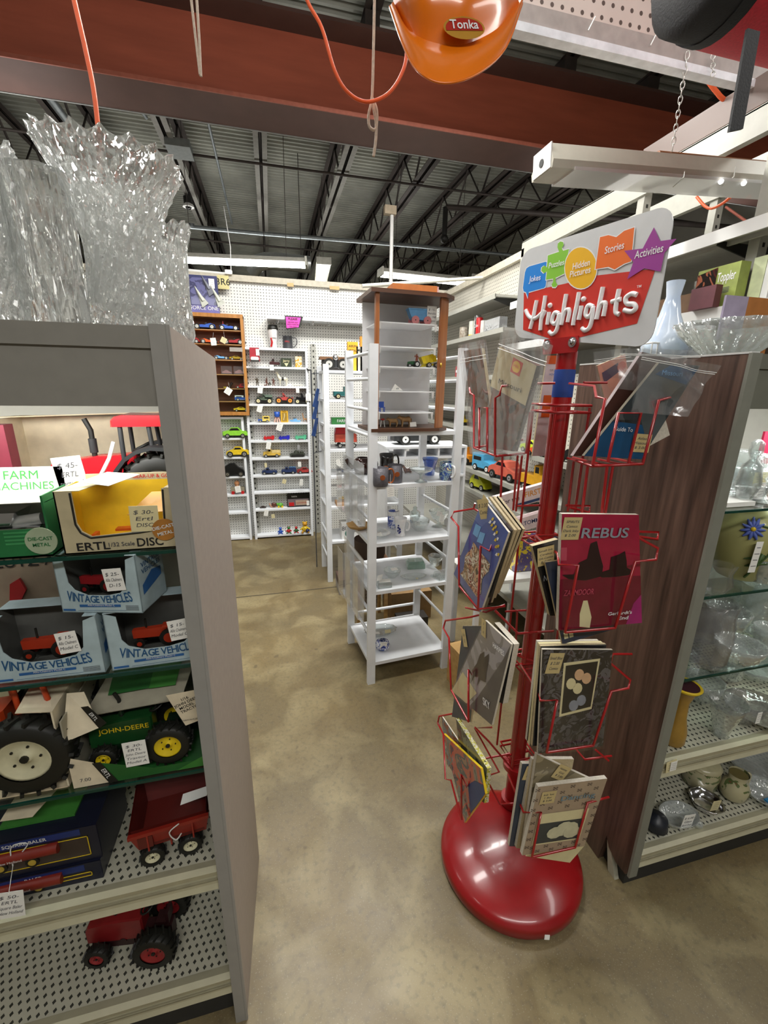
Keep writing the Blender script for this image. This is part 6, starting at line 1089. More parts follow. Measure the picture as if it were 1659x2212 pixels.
carton('magazine_box', (.56, 2.68, .0), (.68, 2.86, .17), mat('magazine_box_white', 'b8b4ae', .6), 'small white box with dark print beside the brown carton', face=blotch('dark_print', ['3a3434', '6a6058', '8a8078', '2a2626'], 40))
g = G(); g.cbox((.56, 2.52, .42), (.22, .2, .09), mat('basket_brown', '6b4a30', .7, scale=90, bump=.6)); g.lathe([(.09, .0), (.1, .02), (.1, .12)], (.56, 2.52, .465), mat('basket_dark', '3a2a20', .7), 18); solo('woven_basket', g, 'brown woven basket seen under the glassware shelf', 'basket')
g = G(); [g.box(x, x+.02, y, y+.02, 0, .37, WCR) for x in (.46, .64) for y in (2.42, 2.60)]; g.box(.44, .68, 2.40, 2.64, .355, .374, WCR); solo('small_stool', g, 'small pine stool carrying the woven basket', 'stool')
# ---------------------------------------------------------------- red spinner rack
RR = mat('rack_red', '9e1216', .28, coat=.6, var=.05); RD = mat('base_red', '8c1216', .28, coat=.35, var=.05)
PC = Vector((.757, 1.04, 0))
t = thing('spinner_rack', 'red wire spinner rack on a glossy red dome base', 'spinner rack', PC)
RK = t
g = G(); bc = Vector((.685, .92, 0)); N = 64; rb = .225
prof = [(rb-.004, 0), (rb, .01), (rb, .03), (rb-.004, .04), (rb-.02, .05), (rb*.8, .062), (rb*.5, .082), (rb*.25, .092), (.001, .095)]
g.lathe(prof, bc, RD, N); g.build('base', t, world=True)
g = G(); q_ = at(1180, 2026, Z=.012); g.quad([q_+Vector((-.008, -.002, 0)), q_+Vector((.006, -.006, 0)), q_+Vector((.009, -.002, .012)), q_+Vector((-.005, .002, .012))], PAPER, .0005); g.build('sticker', t, world=True)
g = G(); g.cyl(PC+Vector((0, 0, .07)), PC+Vector((0, 0, 1.60)), .0255, m=RR, seg=28); g.build('pole', t, world=True)
g = G(); g.cyl(PC+Vector((0, 0, .245)), PC+Vector((0, 0, .262)), .045, m=RR, seg=28); g.build('collar', t, world=True)
g = G(); g.cyl(PC+Vector((0, 0, .085)), PC+Vector((0, 0, .11)), .038, m=RR, seg=24); g.build('collar', t, world=True)
g = G(); g.lathe([(.0262, 1.485), (.0265, 1.487), (.0265, 1.553), (.0262, 1.555)], PC, mat('blue_tape', '1c3f8c', .6), 28); g.build('tape', t, world=True)
for z, r in ((1.447, .075), (1.07, .07), (.66, .07), (.30, .06)):
    g = G()
    for dz in (0, .018): g.tube([PC+Vector((r*math.cos(a), r*math.sin(a), z+dz)) for a in [PI/4+k*PI/2 for k in range(4)]+[PI/4]], .0035, RR, 8)
    for k in range(4): a = k*PI/2; g.cyl(PC+Vector((0, 0, z)), PC+Vector((r*.72*math.cos(a), r*.72*math.sin(a), z)), .004, m=RR, seg=8)
    g.build('hub_ring', t, world=True)
g = G()
for a in [PI/4+k*PI/2 for k in range(4)]:
    d = Vector((.072*math.cos(a), .072*math.sin(a), 0)); g.cyl(PC+d+Vector((0, 0, .30)), PC+d+Vector((0, 0, 1.46)), .0035, m=RR, seg=8)
g.build('upright_wires', t, world=True)
# bracket and sign
SA = R(76); SD = Vector((math.cos(SA), -math.sin(SA), 0)); SN = Vector((-math.sin(SA), -math.cos(SA), 0))
SP = PC+SN*.004
def SG(u, z, off=0.0): return PC+SD*u+Vector((0, 0, z))+SN*off
g = G(); F = frame(SG(0, 1.612, .030), SD, UP); g.T = F; g.prism([(-.052, -.018), (.052, -.018), (.056, .0), (.052, .02), (-.052, .02), (-.056, 0)], -.002, .002, RR, ax='Z'); g.build('sign_bracket', t, world=True)
for s_ in (-.04, .04):
    g = G(); g.T = F; g.cyl((s_, .006, .002), (s_, .006, .006), .012, m=CHR, seg=16); g.ball((s_, .006, .006), .009, CHR, (1, 1, .6)); g.build('bolt', t, world=True)
# sign board: rounded sheet, slightly deeper at its near end
SLV = mat('sign_silver', 'd2d4d6', .35, .1, var=.03)
u0, u1 = -.172, .236; zb0, zb1, zt0, zt1 = 1.648, 1.592, 1.868, 1.858
def SU(a, b): # a along 0..1, b up 0..1
    return (u0+(u1-u0)*a, (zb0+(zb1-zb0)*a)*(1-b)+(zt0+(zt1-zt0)*a)*b)
def rrect(n=6, rx=.09, ry=.15):
    o = []
    for cx_, cy_, a0 in ((1-rx, 1-ry, 0), (rx, 1-ry, 90), (rx, ry, 180), (1-rx, ry, 270)):
        for k in range(n+1): a = R(a0+90*k/n); o.append((cx_+rx*math.cos(a), cy_+ry*math.sin(a)))
    return o
SB = thing('store_sign', 'silver sign board with brushed white title on red above the spinner rack', 'sign', SG(.03, 1.6, .026))
def flat(g, pts, m, off, th=.0): 
    v = [SG(*SU(a, b), off) for a, b in pts]
    n = len(v)
    if th: g.add(v+[p-SN*th for p in v], [tuple(range(n)), tuple(range(n, 2*n))[::-1]]+[(i, n+i, n+(i+1) % n, (i+1) % n) for i in range(n)], m)
    else: g.add(v, [tuple(range(n))], m)
g = G(); flat(g, rrect(), SLV, .0265, .003)
# photo-measured shapes on the sign, expressed on its own plane
def sp(px, py): p = onpl(px, py, PC+SN*.0265, SN); q = p-PC; u = q.dot(SD); return (u, q.z)
def shp(pts, m, k, out=None, grow=.0025):
    q = [sp(*p) for p in pts]; v = [SG(u, z, .0268+.0003*k) for u, z in q]
    if out:
        cu = sum(a for a, b in q)/len(q); cz_ = sum(b for a, b in q)/len(q); w_ = []
        for u, z in q: d = Vector((u-cu, z-cz_)); d = d*(1+grow/max(d.length, .005)); w_.append(SG(cu+d.x, cz_+d.y, .0267+.0003*k))
        g.add(w_, [tuple(range(len(w_)))], out)
    g.add(v, [tuple(range(len(v)))], m)
SR = mat('sign_red', 'cc3428', .4, var=.02); SW = mat('sign_white', 'e8e8ea', .4, var=.02)
def z4(x, y): return (1100+x/2.968, 420+y/2.968)
shp([z4(*p) for p in ((95, 630), (360, 572), (560, 520), (940, 475), (820, 828), (270, 960), (262, 925), (90, 868))], SR, 1)
SBL = mat('sign_blue', '2a86dc', .4, var=.02); shp([z4(*p) for p in ((130, 462), (235, 432), (255, 440), (252, 470), (235, 590), (225, 600), (128, 626), (122, 665), (110, 628), (95, 622), (90, 600), (103, 500), (112, 475))], SBL, 3, SW)
SGR = mat('sign_green', '86c440', .4, var=.02)
shp([z4(*p) for p in ((250, 392), (322, 368), (312, 340), (314, 315), (330, 302), (348, 306), (352, 325), (340, 345), (348, 362), (386, 350), (378, 392), (395, 400), (412, 390), (416, 405), (400, 440), (380, 430), (372, 425), (362, 505), (300, 535), (300, 560), (312, 580), (300, 595), (280, 594), (274, 578), (284, 560), (284, 540), (238, 548), (244, 495), (225, 506), (208, 490), (212, 468), (228, 456), (245, 468))], SGR, 4, SW)
SYL = mat('sign_yellow', 'eab420', .4, var=.02); cs = [(462+102*math.cos(a), 472+132*math.sin(a)) for a in [2*PI*k/28 for k in range(28)]]; shp([z4(*p) for p in cs], SYL, 5, SW)
SOR = mat('sign_orange', 'ea7028', .4, var=.02); shp([z4(*p) for p in ((586, 275), (640, 262), (690, 275), (740, 235), (806, 212), (785, 430), (740, 445), (680, 482), (640, 465), (556, 480))], SOR, 6, SW)
SPU = mat('sign_purple', '9c3c96', .4, var=.02); shp([z4(*p) for p in ((932, 212), (972, 300), (1078, 285), (1000, 375), (974, 496), (870, 475), (760, 545), (800, 435), (742, 362), (860, 348))], SPU, 7, None)
def stx(t_, px, py, w_, h_, k=9, bold=.03, ang=0.0, shear=0.0, m=None):
    u, z = sp(px, py); F = frame(SG(u, z, .0268+.0003*k), SD*math.cos(ang)+UP*math.sin(ang), UP); g.text(t_, F, h_, m or SW, bold, width=w_, shear=shear)
stx('Jokes', *z4(170, 540), .040, .02, ang=-.05); stx('Puzzles', *z4(308, 448), .048, .018, ang=-.03); stx('Hidden', *z4(467, 452), .048, .02); stx('Pictures', *z4(460, 500), .058, .02); stx('Stories', *z4(680, 345), .046, .021, ang=.02); stx('Activities', *z4(900, 370), .060, .021)
stx('TM', *z4(838, 592), .010, .007)
# brush-style title drawn as strokes
TW = mat('title_white', 'f0f0f2', .4, var=.01)
def stroke(pts, w_=.0105):
    if len(pts) == 2 and abs(pts[0][1]-pts[1][1]) < 6:
        u, z = sp(*z4(*pts[0])); g.ball(SG(u, z, .0300), w_*.58, TW); return
    q = [sp(*z4(*p)) for p in pts]; g.tube([SG(u, z, .0300) for u, z in q], w_*.5, TW, 8, smooth_n=5)
LT = [[(112, 742), (135, 785), (175, 795), (232, 745)], [(182, 680), (170, 740), (160, 790), (140, 862)], [(238, 650), (225, 730), (212, 800), (205, 872)], [(238, 745), (225, 770), (212, 800)],
 [(262, 755), (255, 800), (250, 835)], [(268, 712), (269, 716)], [(325, 765), (300, 758), (285, 790), (282, 820), (300, 830), (318, 805), (328, 765), (322, 830), (305, 880), (280, 895), (262, 880)],
 [(372, 640), (358, 720), (350, 790), (340, 838)], [(350, 790), (365, 750), (388, 738), (392, 760), (380, 820)], [(455, 628), (440, 710), (425, 780), (415, 840)], [(470, 715), (462, 760), (452, 805)], [(483, 672), (484, 676)],
 [(545, 722), (515, 712), (500, 745), (498, 775), (515, 785), (535, 762), (545, 722), (538, 800), (520, 855), (492, 872), (472, 858)], [(608, 595), (590, 680), (578, 745), (566, 802)], [(578, 745), (595, 705), (620, 695), (622, 720), (610, 782)],
 [(712, 608), (695, 690), (690, 755), (712, 770)], [(662, 690), (722, 672)], [(825, 645), (790, 638), (755, 665), (762, 700), (805, 705), (818, 730), (790, 752), (742, 742)]]
for s_ in LT: stroke(s_)
g.build('board', SB, world=True)
# ---------------------------------------------------------------- wire pockets (traced on the two faces of the rack)
XL, YR = .535, .735
def wire(name, kind, polys, r=.0032):
    if name == 'link_wire' and len(polys) > 1:
        for q in polys: wire(name, kind, [q], r)
        return
    g = G()
    for P_ in polys:
        pts = []
        for q in P_:
            v = q[2] if len(q) > 2 else (XL if kind == 'L' else YR)
            pts.append(at(q[0], q[1], X=v) if kind == 'L' else at(q[0], q[1], Y=v))
        g.tube(pts, r, RR, 8, smooth_n=1)
    return g.build(name, RK, world=True)
def c5(x, y, v=None): p = (960+x/2.592, 680+y/2.592); return p+((v,) if v else ())
def c6(x, y, v=None): p = (940+x/3.19, 1040+y/3.19); return p+((v,) if v else ())
def c7(x, y, v=None): p = (920+x/3.318, 1300+y/3.318); return p+((v,) if v else ())
wire('wire_pocket', 'L', [[c5(620, 383, .70), c5(520, 385, .67), c5(320, 400, .585), c5(310, 450, .58), c5(285, 465, .575), c5(283, 790, .575)], [c5(140, 410, .58), c5(145, 440, .575), c5(165, 450, .575), c5(165, 745, .575), c5(290, 792, .575)], [c5(290, 792, .575), c5(450, 775, .66)], [c5(195, 752, .575), c5(195, 520, .575), c5(240, 520, .575), c5(240, 770, .575)], [c5(455, 778, .66), c5(478, 545, .67)], [c5(165, 745, .575), c5(440, 700, .66)]])
wire('wire_pocket', 'R', [[c5(700, 385, .98), c5(840, 400, .85), c5(850, 460, .80), c5(900, 470, .76), c5(830, 842, .76)], [c5(1290, 455, .80), c5(1200, 480, .76), c5(1110, 835, .76)], [c5(690, 802, .98), c5(830, 848, .76), c5(1110, 835, .76)], [c5(915, 825, .76), c5(975, 550, .76), c5(1100, 550, .76), c5(1030, 832, .76)], [c5(720, 800, .9), c5(900, 845, .76)], [c5(860, 810, .9), c5(1000, 840, .76)], [c5(930, 800, .9), c5(1090, 838, .76)], [c5(910, 380, .98), c5(780, 380, .98)]])
wire('link_wire', 'L', [[c5(325, 792, .60), c5(315, 1020, .60)], [c5(410, 785, .66), c5(385, 1095, .66)], [c5(435, 785, .68), c5(400, 1100, .68)]])
wire('link_wire', 'R', [[c5(725, 815, .93), c5(690, 1100, .93)], [c5(802, 848, .80), c5(770, 1110, .80)], [c5(910, 850, .76), c5(880, 1112, .76)], [c5(942, 850, .76), c5(900, 1112, .76)]])
wire('wire_pocket', 'L', [[c6(275, 150, .60), c6(265, 188, .6), c6(130, 210, .55), c6(110, 250, .545), c6(160, 310, .535), c6(165, 720, .535)], [c6(640, 380, .66), c6(395, 415, .56), c6(375, 480, .55), c6(315, 445, .535), c6(295, 880, .535)], [c6(165, 720, .535), c6(295, 880, .535), c6(480, 860, .66)], [c6(265, 188, .6), c6(640, 380, .66), c6(720, 370, .70)], [c6(410, 890, .6), c6(570, 1050, .66), c6(815, 1030, .78)], [c6(210, 870, .6), c6(350, 900, .6), c6(480, 850, .66)], [c6(560, 170, .70), c6(720, 165, .72)]])
wire('wire_pocket', 'R', [[c6(860, 368, 1.0), c6(695, 375, .93), c6(845, 500, .76), c6(850, 575, .74), c6(985, 575, .715), c6(895, 1040, .735)], [c6(1370, 345, .8), c6(1540, 350, .8), c6(1530, 400, .78), c6(1400, 380, .77)], [c6(1365, 370, .76), c6(1535, 460, .74), c6(1520, 540, .73), c6(1380, 550, .715), c6(1240, 1010, .735)], [c6(895, 1040, .735), c6(1240, 1010, .735)], [c6(900, 165, .93), c6(1070, 170, .93), c6(1060, 215, .9), c6(930, 180, .9)]])
wire('wire_pocket', 'L', [[c7(380, 95, .6), c7(320, 110, .58), c7(140, 135, .54), c7(125, 190, .53), c7(165, 260, .52), c7(180, 630, .52)], [c7(605, 460, .66), c7(370, 495, .56), c7(355, 565, .55), c7(305, 485, .52), c7(305, 860, .52)], [c7(180, 630, .52), c7(305, 860, .52)], [c7(495, 60, .64), c7(660, 225, .68), c7(910, 210, .76)], [c7(720, 60, .7), c7(570, 70, .66)], [c7(655, 60, .68), c7(640, 380, .68), c7(800, 440, .74)], [c7(350, 900, .56), c7(450, 1000, .60), c7(620, 1200, .70)]])
wire('wire_pocket', 'R', [[c7(800, 440, 1.0), c7(680, 455, .93), c7(810, 650, .76), c7(820, 710, .74), c7(940, 705, .715), c7(865, 1080, .735)], [c7(1310, 430, .76), c7(1465, 560, .74), c7(1450, 620, .73), c7(1330, 640, .715), c7(1200, 1030, .735)], [c7(1335, 375, .8), c7(1475, 375, .8)], [c7(1205, 745, .76), c7(1250, 745, .76), c7(1335, 380, .76)], [c7(865, 1080, .735), c7(1200, 1030, .735)]])
wire('wire_pocket', 'L', [[c7(185, 803, .56), c7(95, 820, .53), c7(85, 870, .525), c7(125, 950, .515), c7(140, 1270, .515), c7(180, 1280, .515)], [c7(470, 900, .6), c7(350, 905, .6), c7(525, 1220, .6), c7(310, 1290, .53), c7(295, 1330, .525), c7(255, 1240, .515), c7(255, 1560, .515)], [c7(180, 1280, .515), c7(255, 1560, .515)], [c7(440, 1280, .6), c7(530, 1450, .64), c7(630, 1445, .68)], [c7(430, 1120, .62), c7(600, 1090, .7)]])
wire('wire_pocket', 'R', [[c7(590, 1240, .93), c7(700, 1510, .76), c7(825, 1510, .735), c7(760, 1830, .735)], [c7(1310, 1400, .76), c7(1160, 1440, .735), c7(1070, 1760, .735)], [c7(1070, 1050, .9), c7(1140, 1130, .82), c7(1330, 1105, .82)], [c7(1215, 1060, .82), c7(1310, 1140, .8)], [c7(760, 1830, .735), c7(1070, 1760, .735)]])
# ---------------------------------------------------------------- magazines, comics and maps in the pockets
PG = mat('page_edge', 'b8a886', .7, var=.15, scale=300); PGW = mat('page_edge_white', 'cfc8ba', .7, var=.1, scale=200)
COVERS = []
def mag(name, label, kind, v, corners, cover, th=.006, cat='comic', curl=0.0, edge=None, texts=(), tagp=None, extra=None, depth=None, sheen=True, film=False):
    """corners TL, TR, BR, BL in photo points on the face plane; the sheet gets real thickness behind it"""
    c = [at(x, y, X=v) if kind == 'L' else at(x, y, Y=v) for x, y in corners]
    if depth: c = [p+Vector(d) for p, d in zip(c, depth)]
    n = (c[1]-c[0]).cross(c[3]-c[0]).normalized()
    if n.dot(EYE-c[0]) < 0: n = -n
    base = (c[2]+c[3])/2-n*th
    t = thing(name, label, cat, base)
    NU, NV = 8, 8
    def pt(a, b, off=0.0):
        p = c[3]*(1-a)*(1-b)+c[2]*a*(1-b)+c[1]*a*b+c[0]*(1-a)*b
        return p+n*(off-curl*math.sin(PI*b)*1.0-curl*.3*math.sin(PI*a))
    g = G(); g.grid(lambda a, b: pt(a, b, 0.0), NU, NV, cover); g.build('cover', t, world=True)
    g = G(); e = edge or PG
    ring = [(0, b/NV) for b in range(NV+1)]+[(a/NU, 1) for a in range(1, NU+1)]+[(1, 1-b/NV) for b in range(1, NV+1)]+[(1-a/NU, 0) for a in range(1, NU)]
    v_ = [pt(a, b, -.0003) for a, b in ring]+[pt(a, b, -th) for a, b in ring]; k = len(ring)
    g.add(v_, [(i, (i+1) % k, k+(i+1) % k, k+i) for i in range(k)], e); g.grid(lambda a, b: pt(a, b, -th), NU, NV, e); g.build('pages', t, world=True)
    if texts or extra:
        g = G()
        for s_, a, b, w_, h_, m, bo in texts:
            W_ = (c[1]-c[0]).length; o_ = pt(a, b, .0028); x_ = pt(min(a+.05, 1.2), b)-pt(a, b); y_ = pt(a, b+.05)-pt(a, b)
            g.text(s_, frame(o_, x_, y_) if frame(o_, x_, y_).to_3x3().col[2].dot(n) > 0 else frame(o_, x_, y_), h_, m, bo, width=w_*W_)
        if extra: extra(g, pt)
        g.build('print', t, world=True)
    if tagp:
        a, b, w_, h_, lines = tagp; g = G(); o_ = pt(a, b, .002); x_ = (pt(a+.05, b)-pt(a, b)).normalized(); y_ = (pt(a, b+.05)-pt(a, b)).normalized(); F = frame(o_, x_, y_)
        g.add([F @ Vector(p) for p in ((-w_/2, -h_/2, 0), (w_/2, -h_/2, 0), (w_/2, h_/2, 0), (-w_/2, h_/2, 0))], [(0, 1, 2, 3)], mat('label_tan', 'c4b07c', .75, var=.05))
        for i, s_ in enumerate(lines): k_ = h_/(len(lines)+1); g.text(s_, F @ Matrix.Translation((0, h_/2-k_*(i+1), .0003)), k_*.8, INK, width=w_*min(.85, .1*len(s_)), shear=.2)
        g.build('price_label', t, world=True)
    if film: g = G(); g.grid(lambda a, b: pt(a*1.04-.02, b*1.05-.02, .0022), NU, NV, SLEEVE); g.build('sleeve', t, world=True)
    return t
def poly(pts, m, off=.0008):
    def f(g, pt): g.add([pt(a, b, off) for a, b in pts], [tuple(range(len(pts)))], m)
    return f
def multi(*fs):
    def f(g, pt):
        for k in fs: k(g, pt)
    return f
SLEEVE = thin_glass('comic_sleeve', (.99, .99, .99), .06, .0, 13, .9, .07)
DB = mat('comic_navy', '1c479c', .3, coat=.6); CR = mat('comic_crimson', 'a01a3c', .25, coat=.7); CK = mat('comic_black', '16161a', .25, coat=.6)
GRYT = mat('title_grey', '8a8e98', .5); LAV = mat('photo_grey', 'a09ea8', .3, coat=.6)
# tier 2 left: blue comic in front of a stack
c2 = [(1043, 1078), (1098, 1150), (1038, 1322), (980, 1240)]
for k, (m, l) in enumerate(((CK, 'black comic with pale page edges just behind the blue one'), (PG, 'worn tan-edged comic third in the left pocket stack'), (PG, 'tan-edged comic fourth in the left pocket stack'), (CK, 'comic with black back at the rear of the left pocket stack'))):
    d = .011*(k+1); mag('comic_book', l, 'L', .575+d, [(x+4+9*k, y-4-1*k) for x, y in c2[:2]]+[(c2[2][0]+14+7*k, c2[2][1]-10-10*k), (c2[3][0]+20+7*k, c2[3][1]+10)], m, .008, edge=CK if k == 0 else PG)
mag('comic_book', 'blue comic with yellow title and crowd scene, front of the left middle pocket', 'L', .555, c2, DB, .006, edge=PGW, film=True,
    extra=multi(poly([(.10, .62), (.27, .64), (.26, .77), (.08, .74)], LBL), poly([(.29, .60), (.46, .64), (.44, .76), (.28, .72)], LBL), lambda g, pt: [g.add([pt(.45+.5*q+.03*dx, .90-.22*q*q+.05*(k_ % 2)+.02*dy, .0016) for dx, dy in ((-1, -1), (1, -.4), (1.2, 1.3), (-.3, .9))], [(0, 1, 2, 3)], YEL if k_ % 3 else SW) for k_, q in [(k_, k_/13) for k_ in range(14)]], lambda g, pt: g.grid(lambda a, b: pt(.18+.64*a+.05*math.sin(9*b), .10+.46*b, .001), 6, 6, blotch('crowd', ['2a2228', 'c8a080', '6a4a3a', 'd8d0c0', '7a2226', '30343c'], 30))), tagp=(.12, .97, .035, .052, ['$ 2.00']))
g = G(); c = at(1043, 1100, X=.552); price_tag(g, c+Vector((-.004, -.012, .004)), .03, .055, -.9, .3, ['$ 2.00', 'Comics'], mat('label_tan', 'c4b07c')); solo('price_label', g, 'tan price label sticking up at the corner of the blue comic', 'label')
# tier 2 right
mag('comic_book', 'black comic whose lower corner shows beneath the crimson comic', 'R', .765, [(1178, 1215), (1360, 1190), (1330, 1358), (1215, 1392)], mat('comic_slate', '2c3448', .3, coat=.5), .006, extra=multi(poly([(.05, .06), (.12, .06), (.12, .14), (.05, .14)], PAPY), poly([(.14, .06), (.21, .06), (.21, .14), (.14, .14)], PAPY)))
mag('comic_book', 'black comic with tan label left of the crimson comic', 'R', .78, [(1150, 1180), (1206, 1165), (1216, 1330), (1188, 1330)], CK, .012, texts=[('NIGHT', .5, .55, .6, .02, GRYT, .02)], tagp=(.42, .84, .042, .045, ['Small Ink', 'Cerebus', 'Gift Comics', '$ 2.00']))
mag('comic_book', 'crimson comic with two dark hat silhouettes in the right middle pocket', 'R', .745, [(1214, 1110), (1380, 1112), (1386, 1345), (1206, 1362)], CR, .010, film=True, edge=PGW,
    texts=[('REBUS', .54, .845, .62, .032, GRYT, .05), ('Gerhardt\'s', .72, .12, .34, .012, SW, .03), ('End', .76, .07, .14, .013, SW, .03), ('ZARMDOOR', .22, .34, .4, .02, mat('title_rose', 'b8485c', .4), .02)],
    extra=multi(poly([(.02, .5), (.16, .50), (.22, .60), (.32, .63), (.36, .76), (.44, .78), (.48, .66), (.52, .56), (.5, .47), (.3, .44), (.1, .46)], mat('silhouette_dark', '2a1418', .3), .0008), poly([(.46, .50), (.60, .53), (.62, .64), (.72, .66), (.80, .69), (.82, .60), (.82, .54), (.92, .50), (.84, .47), (.66, .46), (.5, .46)], mat('silhouette_dark', '2a1418'), .0011), poly([(0, 0), (1, 0), (1, .46), (0, .46)], mat('wine', '70182c', .25), .0006), poly([(.24, .02), (.36, .0), (.38, .1), (.33, .26), (.28, .26), (.24, .14)], PAPY, .0010), poly([(.80, .0), (1, 0), (1, .28), (.9, .2)], mat('magenta', 'a01c6c', .3), .0009), poly([(.0, .62), (.07, .62), (.07, .73), (.0, .73)], mat('title_rose', 'b8485c', .4), .0009)), tagp=(.115, .885, .045, .05, ['SPIRITS', 'Comics', 'Dark Inky', '$ 2.00']))
# tier 3 left
c3 = [(1048, 1340), (1104, 1392), (1062, 1566), (976, 1492)]
mag('comic_book', 'black comic behind the grey horseman comic, with tan label', 'L', .555, [(1000, 1352), (1040, 1352), (1016, 1560), (976, 1548)], mat('comic_steel', '3c4450', .3), .006, tagp=(.2, .88, .03, .055, ['1 for', '$ 2']))
mag('comic_book', 'dark comic with pale edges at the back of the lower left pocket', 'L', .565, [(1068, 1345), (1110, 1392), (1086, 1520), (1040, 1500)], CK, .016, edge=PGW)
mag('comic_book', 'grey comic with dark riders silhouette in the left pocket', 'L', .535, c3, blotch('grey_cover', ['86848e', '9a98a2', '74727c', 'a8a6b0'], 7), .006, edge=PGW, film=True, texts=[('HARPIES', .72, .86, .42, .02, SW, .03), ('SKY', .82, .2, .3, .03, SW, .04)],
    extra=multi(poly([(.25, .42), (.3, .55), (.28, .66), (.36, .72), (.42, .66), (.5, .74), (.56, .66), (.6, .52), (.66, .42), (.52, .40), (.5, .3), (.46, .42), (.36, .38), (.34, .28), (.32, .4)], mat('silhouette_brown', '2c2228', .4), .001), poly([(0, 0), (.42, .0), (.55, .22), (.05, .33)], PAPY, .0006), poly([(.5, 0), (1, 0), (1, 1), (.9, .8), (.6, .2)], mat('cover_charcoal', '48464e', .35), .0007)), tagp=(.08, .93, .026, .05, ['$', '2', '00']))
# tier 3 right
for k in range(3):
    mag('comic_book', ['bagged comic directly behind the dark cartoon comic', 'second bagged comic behind the dark cartoon comic, with yellow spine', 'rearmost bagged comic in the lower right pocket'][k], 'R', .757+.012*k, [(1168-3*k, 1396-5*k), (1310-8*k, 1392-4*k), (1290-8*k, 1600), (1150-6*k, 1612-6*k)], (CK, PG, CK)[k], .008, edge=(PG, PAPY, PGW)[k])
mag('comic_book', 'bagged dark comic with framed cartoon panel in the right pocket', 'R', .745, [(1172, 1403), (1324, 1404), (1302, 1612), (1162, 1628)], blotch('dark_grey_cover', ['2e2c30', '48464a', '222024', '5c5a5e', '3a2c30'], 26), .006, film=True, edge=PGW,
    extra=multi(poly([(.28, .36), (.76, .42), (.82, .92), (.30, .88)], PAPY, .0008), poly([(.31, .39), (.74, .445), (.79, .895), (.33, .855)], CK, .0012), lambda g, pt: [g.add([pt(.5+.1*u+.07*math.cos(a), .66-.12*w_+.055*math.sin(a), .0016) for a in [2*PI*i/12 for i in range(12)]], [tuple(range(12))], m) for u, w_, m in ((-.8, -.2, PAPY), (.3, -.9, mat('cream_skin', 'd8b088', .5)), (.2, .2, PAPY), (1.4, -.6, mat('cream_skin', 'd8b088')), (-.2, 1.6, GRYT), (.9, 1.2, GRYT))]), tagp=(.17, .88, .04, .055, ['Small Blue', '$ 2.00', 'Comics']))
# tier 4 left
mag('comic_book', 'pale magazine leaning at the far left of the lowest pocket', 'L', .55, [(953, 1545), (990, 1600), (1002, 1700), (965, 1650)], blotch('pale_red_mag', ['a8a498', '8a3a30', '6c7c84', 'b8b4a8'], 20), .004, edge=PGW)
mag('comic_book', 'yellow-edged magazine with light spine in the lowest left pocket', 'L', .545, [(985, 1552), (1052, 1660), (1046, 1735), (1000, 1700)], blotch('olive_mag', ['3c4438', '6c7460', '2a3030', '8a8c70'], 16), .014, edge=blotch('yellow_edges', ['1c1c1c', 'b8b43c', 'd0ccb8', '1c1c1c'], 120))
mag('comic_book', 'comic with orange monster scene over blue sea, front of the lowest left pocket', 'L', .53, [(958, 1585), (1038, 1660), (1048, 1715), (1003, 1778)], blotch('monster_cover', ['4a4c48', '7c766c', 'b8503c', '3c4450', '94705c'], 14), .008, edge=YEL, extra=multi(poly([(.35, 0.02), (.6, .0), (1, .0), (1, .35), (.75, .48), (.5, .40)], mat('sea_blue', '1c3c70', .3), .001)))
# tier 4 right: floral card album in front of a fan of bagged magazines
for k, (cs_, m, l) in enumerate((([(1128, 1650), (1215, 1650), (1180, 1830), (1100, 1828)], mat('cover_slate', '3a4250', .4), 'dark bagged magazine at the left of the bottom right pocket'), ([(1150, 1640), (1240, 1640), (1200, 1840), (1115, 1832)], PG, 'tan paper-backed magazine standing behind the floral album'), ([(1160, 1630), (1290, 1690), (1240, 1820), (1130, 1830)], blotch('old_paper_mag', ['8a7f66', '766c56', '988c70', '4c4638'], 10), 'old brown magazine fanned behind the floral album'))):
    mag('magazine', l, 'R', .79-.012*k, cs_, m, .010, cat='magazine', edge=PGW, tagp=((.25, .9, .045, .045, ['Comics', '$ 2.00']) if k == 0 else (.4, .93, .045, .045, ['Hammer', 'Gold', '$ 3.00']) if k == 2 else None))
FLR = mat('floral_ground', 'a8947c', .55, var=.06); FD = mat('floral_motif', '5c4e44', .6)
def motifs(g, pt):
    for a, b in [(x/4+.12*(j % 2), .955-.07*j) for j in range(0, 5) for x in range(0, 4)]+[(.04, .6-.12*j) for j in range(5)]+[(.96, .6-.12*j) for j in range(5)]+[(.12+.22*x, .1) for x in range(4)]+[(.22+.22*x, .04) for x in range(4)]:
        for da, db in ((0, 0), (.022, .012), (-.022, .012), (.022, -.012), (-.022, -.012)):
            g.add([pt(a+da+.012*math.cos(q), b+db+.008*math.sin(q), .0012) for q in [2*PI*i/6 for i in range(6)]], [tuple(range(6))], FD)
